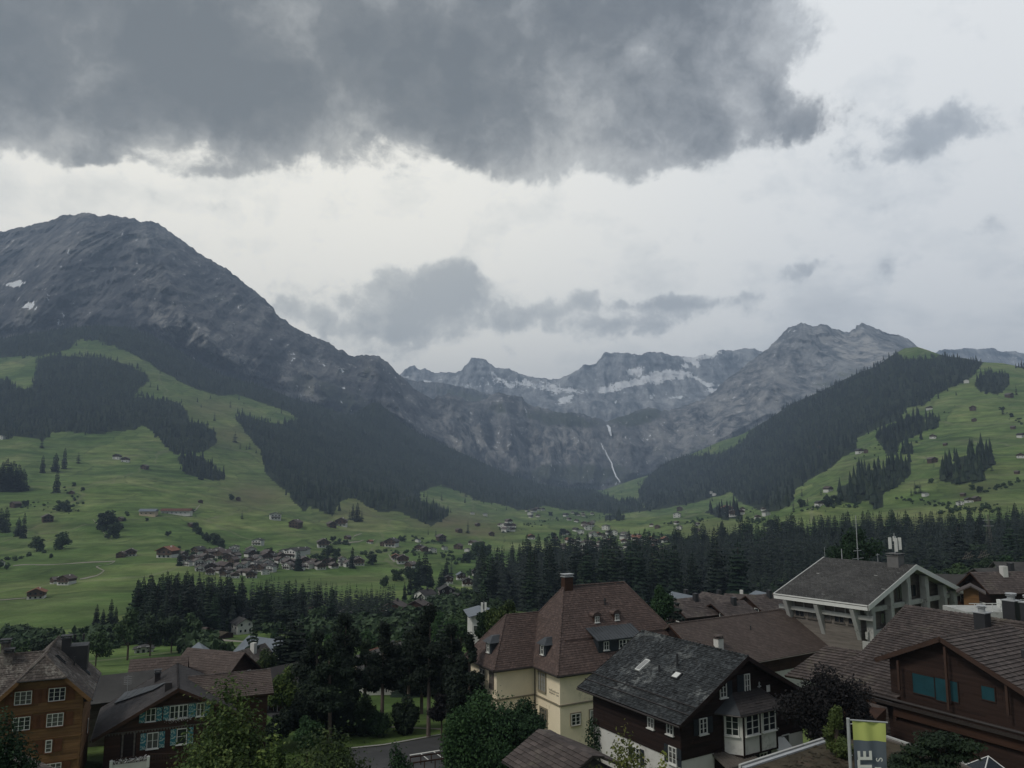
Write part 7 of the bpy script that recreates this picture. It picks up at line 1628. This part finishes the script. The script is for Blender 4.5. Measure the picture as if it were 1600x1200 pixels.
# the two long barns
def longbarn(x,y,wm,roofm,wallm,label):
    p=sheet_hit(VS,x,y); L_=wm*p[1]/F_PX; o=thing('long_barn',p,label,'barn',None,R(4)); w_=L_;
    link('wall',G().obox((-w_/2,-5,-2),(w_,0,0),(0,10,0),(0,0,7.5)).mesh('wall',wallm),o)
    link('roof',G().prism([(-w_/2-1,-7,5.3),(-w_/2-1,0,8.6),(-w_/2-1,7,5.3)],(w_+2,0,0)).mesh('roof',roofm),o)
    for i in range(int(w_/6)): link('window',G().cbox((-w_/2+3+i*6,-5.06,2.6),(2,0,0),(0,.1,0),(0,0,1.)).mesh('window','glass'),o)
longbarn(232,805,24,'sheet_grey','plaster_cream','shorter of the two long barns, pale grey roof')
longbarn(276,804,44,'tile_red','plaster_white','longest barn, dull red roof and pale wall')
def fill(poly,n,wp0,wp1,label,group,seed,types=(0,1,2,3,7,3,0,1,4,0),dx=8,dy=4,extra=()):
    rg=random.Random(seed); p=np.array(poly); pts=list(extra); x0,y0=p.min(0);x1,y1=p.max(0); k=0
    for _ in range(4000):
        if k>=n: break
        x=rg.uniform(x0,x1);y=rg.uniform(y0,y1)
        if not inpoly([x],[y],poly)[0] or any(abs(x-a)<dx and abs(y-b)<dy for a,b in pts): continue
        pts.append((x,y)); k+=1; wp=rg.uniform(wp0,wp1); ty=rg.choice(types); lk={0:'dull roofed',1:'grey roofed',2:'brown roofed',3:'all white',4:'dark timber',5:'orange roofed',6:'small all timber',7:'large white'}[ty]
        ps=('upper' if y<(y0+y1)/2 else 'lower')+' '+('left' if x<x0+(x1-x0)/3 else 'middle' if x<x0+(x1-x0)*2/3 else 'right')
        vhouse(x,y,wp,ty,lk+' house at the '+ps+' of the '+group.split(' the ',1)[-1].replace('houses ','') if ' the ' in group else lk+' house, '+ps+' among the '+group,group,rot=rg.uniform(-35,60))
NM=[(a[0],a[1]) for a in NAMED]
fill([(275,872),(330,864),(400,866),(440,868),(480,880),(560,874),(564,886),(500,890),(440,892),(400,904),(335,904),(288,888)],64,12,18,'dark roofed chalet packed into the hillside village','chalets of the hillside village',21,extra=NM)
fill([(862,838),(905,818),(960,826),(1005,834),(1012,848),(985,862),(940,870),(880,870)],38,7,12,'small house of the far valley settlement','houses of the far valley settlement',22,types=(0,1,2,3,6,7,5,3),dx=6,dy=3)
fill([(985,840),(1035,842),(1052,855),(1040,866),(1000,864)],10,11,16,'reddish house at the right end of the far settlement','reddish houses of the far settlement',23,types=(5,2,5,0),dx=7,dy=3)
fill([(822,796),(848,796),(848,810),(822,810)],7,6,9,'tiny house of the hamlet under the valley head','houses of the hamlet under the valley head',24,dx=5,dy=3)
fill([(780,816),(806,816),(806,832),(780,832)],7,7,11,'small house of the left far meadow hamlet','houses of the left far meadow hamlet',25,dx=5,dy=3)
fill([(852,800),(930,803),(930,818),(870,816)],9,5,8,'tiny dark house strung along the far meadow','houses strung along the far meadow',26,dx=6,dy=3)
fill([(990,806),(1050,812),(1090,820),(1100,836),(1040,832),(1000,820)],6,6,9,'small house in the right far meadow','houses in the right far meadow',27,dx=8,dy=4)
fill([(1155,795),(1200,798),(1195,815),(1160,812)],5,8,12,'small house under the foot of the right forest','houses under the right forest',28,dx=8,dy=4)
fill([(860,850),(960,850),(960,872),(860,872)],10,12,16,'white fronted house glimpsed between the conifer tips','houses between the conifer tips',29,types=(3,7,3,2),dx=8,dy=4)

# ------------------------------------------------------------------ near trees and bushes
def big_tree(px,py_top,py_bot,D,rx_px,label,leaf='leaf_green',n=9000,size=.16,nb=16,seed=1,cat='tree',trunk_h=.3,irr=.55,shape='round',group=None,gzo=None,bark='bark',shell=.45):
    rg=np.random.default_rng(seed); top=atD(px,py_top,D); bot=atD(px,py_bot,D); base=np.array([bot[0],D,min(bot[2],gz(bot[0],D)) if gzo is None else gzo])
    H_=top[2]-base[2]; cr0=bot[2]-base[2]+ (0 if py_bot>1199 else 0); rx=rx_px*D/F_PX; ch=top[2]-bot[2] if py_bot<1200 else top[2]-base[2]; ch=max(ch,1.)
    zc=top[2]-base[2]-ch/2; bl=[]
    for i in range(nb):
        f=rg.random(); 
        if shape=='cone': rr=rx*(1-f)**.7; z=zc-ch/2+ch*f*.93; a=rg.random()*6.28; q=rr*rg.uniform(.2,.75); bl.append((math.cos(a)*q,math.sin(a)*q,z,max(rr*.5,.3),max(rr*.5,.3),ch*.09+.15))
        else:
            d=rg.normal(size=3); d/=np.linalg.norm(d); k=rg.uniform(.35,.78); bl.append((d[0]*rx*k,d[1]*rx*k,zc+d[2]*ch/2*k,rx*rg.uniform(.22,.42)*1.1,rx*rg.uniform(.25,.42)*1.1,ch/2*rg.uniform(.2,.36)*1.15))
    if shape!='cone': bl.append((0,0,zc,rx*irr,rx*irr,ch/2*irr*1.1)); bl.append((rg.uniform(-.2,.2)*rx,0,zc+ch*.36,rx*.32,rx*.32,ch*.16))
    V,F_=leaf_arr(bl,n,size,rg,shell=shell)
    o=thing('leafy_tree' if cat=='tree' else 'bush',base,label,cat,group)
    link('crown',mesh_np('crown',V,F_,leaf),o)
    g=G(); tr=max(.08,H_*.022); g.tube((0,0,-.5),(0,0,zc),tr,tr*.55,8)
    for b_2 in bl[:12]: g.tube((0,0,max(zc-ch*.45,H_*.15)),(b_2[0],b_2[1],b_2[2]),tr*.4,tr*.12,5)
    link('trunk' if cat=='tree' else 'stem',g.mesh('trunk',bark),o); return o
big_tree(352,1068,1240,44,96,'big broadleaf tree in front of the painted shutter chalet','leaf_green',52000,.115,34,1,irr=.82,shell=.62)
big_tree(514,1143,1270,40,112,'lower wide broadleaf tree at the bottom edge','leaf_green',42000,.105,34,2,irr=.82,shell=.62)
big_tree(430,1150,1290,42,40,'narrow leafy tree filling the gap between two larger trees','leaf_green',16000,.11,14,32,irr=.8,shell=.6)
big_tree(5,1115,1260,48,44,'dark leafy tree in front of the wooden house','leaf_bush',22000,.11,20,3,irr=.8,shell=.6)
big_tree(622,1162,1230,62,30,'small dark bush beside the parking bays','leaf_bush',7000,.11,10,4,cat='bush')
big_tree(762,1082,1225,72,62,'large rounded green bush left part before the yellow house','leaf_bush',36000,.13,30,5,cat='bush',irr=.85,shell=.65)
big_tree(812,1092,1180,74,42,'spiky upper right part of the hedge before the yellow house','leaf_bush',16000,.13,16,6,cat='bush',irr=.75,shell=.6)
big_tree(722,1108,1225,70,36,'left shoulder of the dark green hedge','leaf_bush',14000,.13,14,7,cat='bush',irr=.8,shell=.6)
big_tree(830,1120,1160,72,28,'small shoot of bush against the yellow wall','leaf_bush',3500,.14,6,8,cat='bush')
big_tree(972,1138,1260,52,62,'loose yellow green tree before the black chalet','leaf_yellow',6500,.12,22,9,irr=.3,shell=.2)
big_tree(1040,1175,1260,50,30,'small yellow green shrub right of the loose tree','leaf_yellow',2000,.11,8,39,irr=.3,shell=.2,cat='bush')
big_tree(1300,1040,1175,59,66,'dark purple leaved tree beside the black chalet','leaf_purple',26000,.11,32,10,irr=.7,shell=.5)
big_tree(1350,1098,1150,57,24,'small dark purple bush under the tiled roof','leaf_purple',4000,.11,8,11,cat='bush')
big_tree(1308,1104,1175,50,24,'small yellow green conifer left of the banner','leaf_lime',6500,.09,16,12,shape='cone')
def bonsai():
    base=atD(1478,1245,40); rg=np.random.default_rng(14); bl=[]
    for px,py,rx,ry in ((1475,1156,34,6),(1505,1163,28,6),(1440,1172,26,6),(1420,1186,22,6),(1490,1180,34,7),(1460,1194,36,7),(1520,1170,16,5),(1412,1197,26,6),(1455,1160,22,6),(1476,1150,16,4)):
        c_=atD(px,py,40)-base; k=40/F_PX; bl.append((c_[0],rg.uniform(-.4,.4),c_[2],rx*k,rx*k*.8,ry*k))
    V,F_=leaf_arr(bl,9000,.085,rg,up=1.,shell=.3); o=thing('garden_pine',base,'spreading garden pine with layered pads right of the banner','tree'); link('crown',mesh_np('crown',V,F_,'leaf_pine'),o)
    g=G(); g.tube((0,0,-6),(.1,0,1.2),.12,.09,7); g.tube((.1,0,1.2),(-.2,0,2.2),.09,.06,6)
    for b_2 in bl: g.tube((0,0,1.0),(b_2[0],b_2[1],b_2[2]-.05),.05,.02,5)
    link('trunk',g.mesh('trunk','bark'),o)
bonsai()
# pines and dark trees of the central clump
def pine(px,py_top,py_base,D,rx_px,bare,label,seed,leaf='leaf_pine',n=15000,size=.19,bark='bark_pale',lean=0.):
    rg=np.random.default_rng(seed); top=atD(px,py_top,D); x=top[0]; z0=gz(x,D); base=np.array([x,D,z0]); H_=top[2]-z0; rx=rx_px*D/F_PX; bl=[]; nb=20
    for i in range(nb):
        f=bare+(1-bare)*((i+rg.random())/nb); rr=rx*(.55+.5*math.sin(min(1,(f-bare)/(1-bare)*1.15+.12)*math.pi)**.7)*rg.uniform(.6,1.1); 
        if f>.9: rr*=.5
        a=rg.random()*6.28; q=rr*.62; bl.append((math.cos(a)*q+lean*f,math.sin(a)*q,H_*f*.97,rr*.55,rr*.55,H_*.042+.25))
    bl.append((lean,0,H_*.95,rx*.3,rx*.3,H_*.06)); V,F_=leaf_arr(bl,n,size,rg,up=.6,shell=.15)
    o=thing('pine_tree',base,label,'tree'); link('crown',mesh_np('crown',V,F_,leaf),o)
    g=G(); r_=.27; g.tube((0,0,-.5),(lean*.4,0,H_*.5),r_,r_*.75,8); g.tube((lean*.4,0,H_*.5),(lean,0,H_*.95),r_*.75,r_*.2,7)
    for b_2 in bl: g.tube((lean*b_2[2]/H_,0,b_2[2]-.5),(b_2[0],b_2[1],b_2[2]),.07,.03,5)
    link('trunk',g.mesh('trunk',bark),o)
pine(520,1000,1170,97,34,.30,'tall pine with pale bare trunk nearest the lawn',51,lean=-.4)
pine(541,960,1140,112,38,.32,'broad topped dark pine in the middle of the clump',52)
pine(497,985,1150,108,30,.25,'dark pine on the left side of the clump',53)
pine(600,972,1150,104,32,.42,'tall thin crowned pine with see through crown',54,n=9000)
pine(640,985,1150,112,26,.45,'sparse pine showing pale buildings behind',55,n=6500)
pine(672,945,1150,100,34,.40,'tallest pine with straight trunk near the yellow house',56)
pine(705,975,1150,108,34,.18,'dense dark pine right of the tallest pine',57)
pine(733,990,1140,98,26,.12,'dark pine touching the yellow house roof edge',58)
pine(572,1000,1150,116,28,.35,'smaller pine between the two broad pines',59,n=11000)
pine(660,1010,1150,118,28,.3,'half hidden pine behind the tallest trunk',60,n=9000)
big_tree(500,1050,1160,100,34,'dark round leafy tree under the left pines','leaf_pine',8000,.2,14,61)
big_tree(545,1062,1160,103,30,'dark leafy tree under the middle pines','leaf_pine',6500,.2,14,62)
big_tree(690,1085,1130,98,26,'reddish dark shrub under the tallest pine','leaf_purple',4500,.17,10,63,cat='bush')
big_tree(715,1050,1140,94,34,'dark leafy tree against the yellow house corner','leaf_pine',8000,.19,14,64)
big_tree(528,1095,1160,99,30,'low dark tree among the pine trunks, left one','leaf_pine',6000,.2,14,81)
big_tree(570,1085,1160,102,28,'low dark tree among the pine trunks, middle one','leaf_pine',6000,.2,14,82)
big_tree(632,1088,1160,103,30,'low dark tree among the pine trunks, right one','leaf_pine',6000,.2,14,83)
big_tree(468,1085,1160,96,28,'low dark tree left of the pine trunks','leaf_pine',6000,.2,14,84)
big_tree(440,1105,1165,92,26,'dark leafy tree behind the two foreground trees','leaf_pine',6000,.18,14,85)
big_tree(480,1120,1175,88,26,'dark bush between foreground trees and pines','leaf_bush',5000,.16,12,86,cat='bush')
big_tree(592,1112,1152,100,22,'round green bush on the lawn under the pines','leaf_bush',3000,.14,8,65,cat='bush',irr=.8)
big_tree(757,955,1000,125,20,'small tree left of the yellow house roof','leaf_bush',3500,.2,8,66)
big_tree(793,938,990,118,28,'sunlit rounded tree behind the yellow house wing','leaf_green',5000,.2,12,67)
big_tree(770,950,1000,122,22,'leafy tree between wing roof and white building','leaf_green',4000,.2,10,68)
big_tree(1034,915,985,128,23,'dense upright round tree right of the yellow roof','leaf_bush',9000,.2,12,69)
big_tree(1340,826,900,165,42,'broad round tree behind the hall ridge','leaf_bush',9000,.28,16,70)
big_tree(445,1040,1120,112,34,'light green leafy tree beside the brown wing roof','leaf_green',8000,.2,14,71)
big_tree(415,1015,1080,135,26,'green tree behind the wing roof','leaf_green',5000,.22,12,72)
big_tree(398,1062,1120,118,18,'small green tree at the end of the wing roof','leaf_green',4000,.18,10,77)
for i,(x,yt,yb,D,rx,lab,lf) in enumerate([(200,950,1015,230,26,'left shrubby tree behind the green knoll','leaf_far'),(235,958,1012,240,26,'second shrubby tree behind the green knoll','leaf_far'),(268,962,1008,250,24,'third shrubby tree behind the green knoll','leaf_far'),(298,958,1003,270,22,'fourth shrubby tree behind the green knoll','leaf_far'),(150,985,1030,210,26,'dark shrubby tree above the wooden house roof','leaf_far'),(295,1008,1030,200,16,'dark tree below the brown barn','leaf_far'),(318,1010,1034,200,16,'dark tree left of the small meadow','leaf_far'),(345,1015,1042,180,12,'slim shrub at the small meadow','leaf_far'),(70,998,1040,190,26,'hedge tree left of the roof top','leaf_far'),(20,1004,1040,190,24,'hedge tree at the left edge','leaf_far'),(470,985,1030,190,26,'bushy tree below the cream house','leaf_bush'),(430,990,1015,240,20,'low tree below the small white house','leaf_bush'),(575,985,1020,190,28,'tree below the low grey house','leaf_bush'),(525,980,1030,170,24,'dark tree under the white gabled house','leaf_bush'),(635,980,1040,165,30,'tree under the brown chalets','leaf_bush'),(690,955,1020,190,30,'tree beneath the half timbered chalet','leaf_bush'),(720,945,1010,210,28,'dense tree right of the half timbered chalet','leaf_far'),(745,925,985,260,30,'dense tree under the dark chalets','leaf_far'),(775,935,975,260,26,'tree beside the conifer belt foot','leaf_far'),(665,1000,1070,150,34,'dark leafy mass left of the white building','leaf_pine'),(610,1005,1060,160,30,'dark leafy mass under the left brown chalet','leaf_pine'),(1000,940,975,190,26,'tree behind the right slope of the yellow roof','leaf_far'),(1270,935,955,260,30,'low tree behind the left end of the hall','leaf_far'),(1460,890,925,230,30,'tree just right of the hall gable','leaf_far'),(1500,880,910,250,24,'tree above the dark grey roof','leaf_far'),(1580,868,905,230,30,'leafy tree above the right roofs','leaf_bush'),(1545,872,900,260,22,'leafy tree below the pylon','leaf_far'),(1210,925,950,260,28,'dark tree left of the hall corner','leaf_far'),(1160,928,950,270,30,'dark tree above the small roofs','leaf_far'),(1105,930,955,270,30,'dark tree above the metal roof','leaf_far'),(178,1078,1100,120,16,'small garden shrub behind the left roof','leaf_bush'),(222,1068,1088,125,18,'garden shrubs behind the dark roof','leaf_bush'),(265,1068,1090,118,14,'small shrub beside the aerial','leaf_bush')]):
    big_tree(x,yt,yb,D,rx,lab,lf,2600,.0016*D+.02,9,400+i)
for x,yb,h in ((452,1050,100),(466,1045,80),(437,1035,60),(690,1040,75),(1052,965,38),(395,1000,34),(642,1010,50)):
    p=atD(x,yb,140); p[2]=gz(p[0],p[1]); t_=atD(x,yb-h,140)[2]-p[2]; put_conifer(p-[0,0,.3],t_,{452:'tall spruce left of the pine clump',466:'second spruce left of the pine clump',437:'shorter spruce below the small white house',690:'spruce behind the tallest pine',1052:'small spruce beside the dense round tree',395:'slim spruce before the white house on the lane',642:'spruce below the two brown chalets'}[x],None,True)
# stone roof corner at the very bottom left
c0=atZ(0,1181,-17.);c1=atZ(46,1203,-17.); dd=unit(c1-c0); nn=np.array([dd[1],-dd[0],0.]); o=thing('stone_roof_shed',np.array([*((c0+c1)/2-UP*0)[:2],-25.]),'corner of a grey stone tiled roof at the bottom left','shed')
qq=[c0-dd*8+nn*4-UP*2.2,c1+dd*.4+nn*4-UP*2.2,c1+dd*.4,c0-dd*8]; s_=slab(o,qq,.2,'wood_grey','roof'); tiles(s_,qq,.3,.28,.06,'tile_mossy',seed=91); s_=slab(o,[c0-dd*8,c1+dd*.4,c1+dd*.4-nn*4-UP*2.2,c0-dd*8-nn*4-UP*2.2],.2,'wood_grey','roof'); tiles(s_,[c0-dd*8-nn*4-UP*2.2,c1+dd*.4-nn*4-UP*2.2,c1+dd*.4,c0-dd*8],.3,.28,.06,'tile_mossy',seed=92)
G().obox(np.array([*(c0-dd*7.5-nn*3.4)[:2],-26.]),dd*(np.linalg.norm(c1-c0)+7),nn*6.8,UP*7).build('wall','wood_grey',o)
# ------------------------------------------------------------------ haze
g=G(); g.cbox((0,5150,735),(20000,0,0),(0,11700,0),(0,0,1750))
hm=bpy.data.materials.new('haze'); hm.use_nodes=True; ht=NT(hm.node_tree)
pv=ht.n('ShaderNodeVolumePrincipled',{'Color':(.58,.75,1,1),'Density':HAZE,'Anisotropy':.0})
ht.n('ShaderNodeOutputMaterial',{'Volume':pv.outputs[0]}); M['haze']=hm
g.build('haze','haze',kind='stuff')
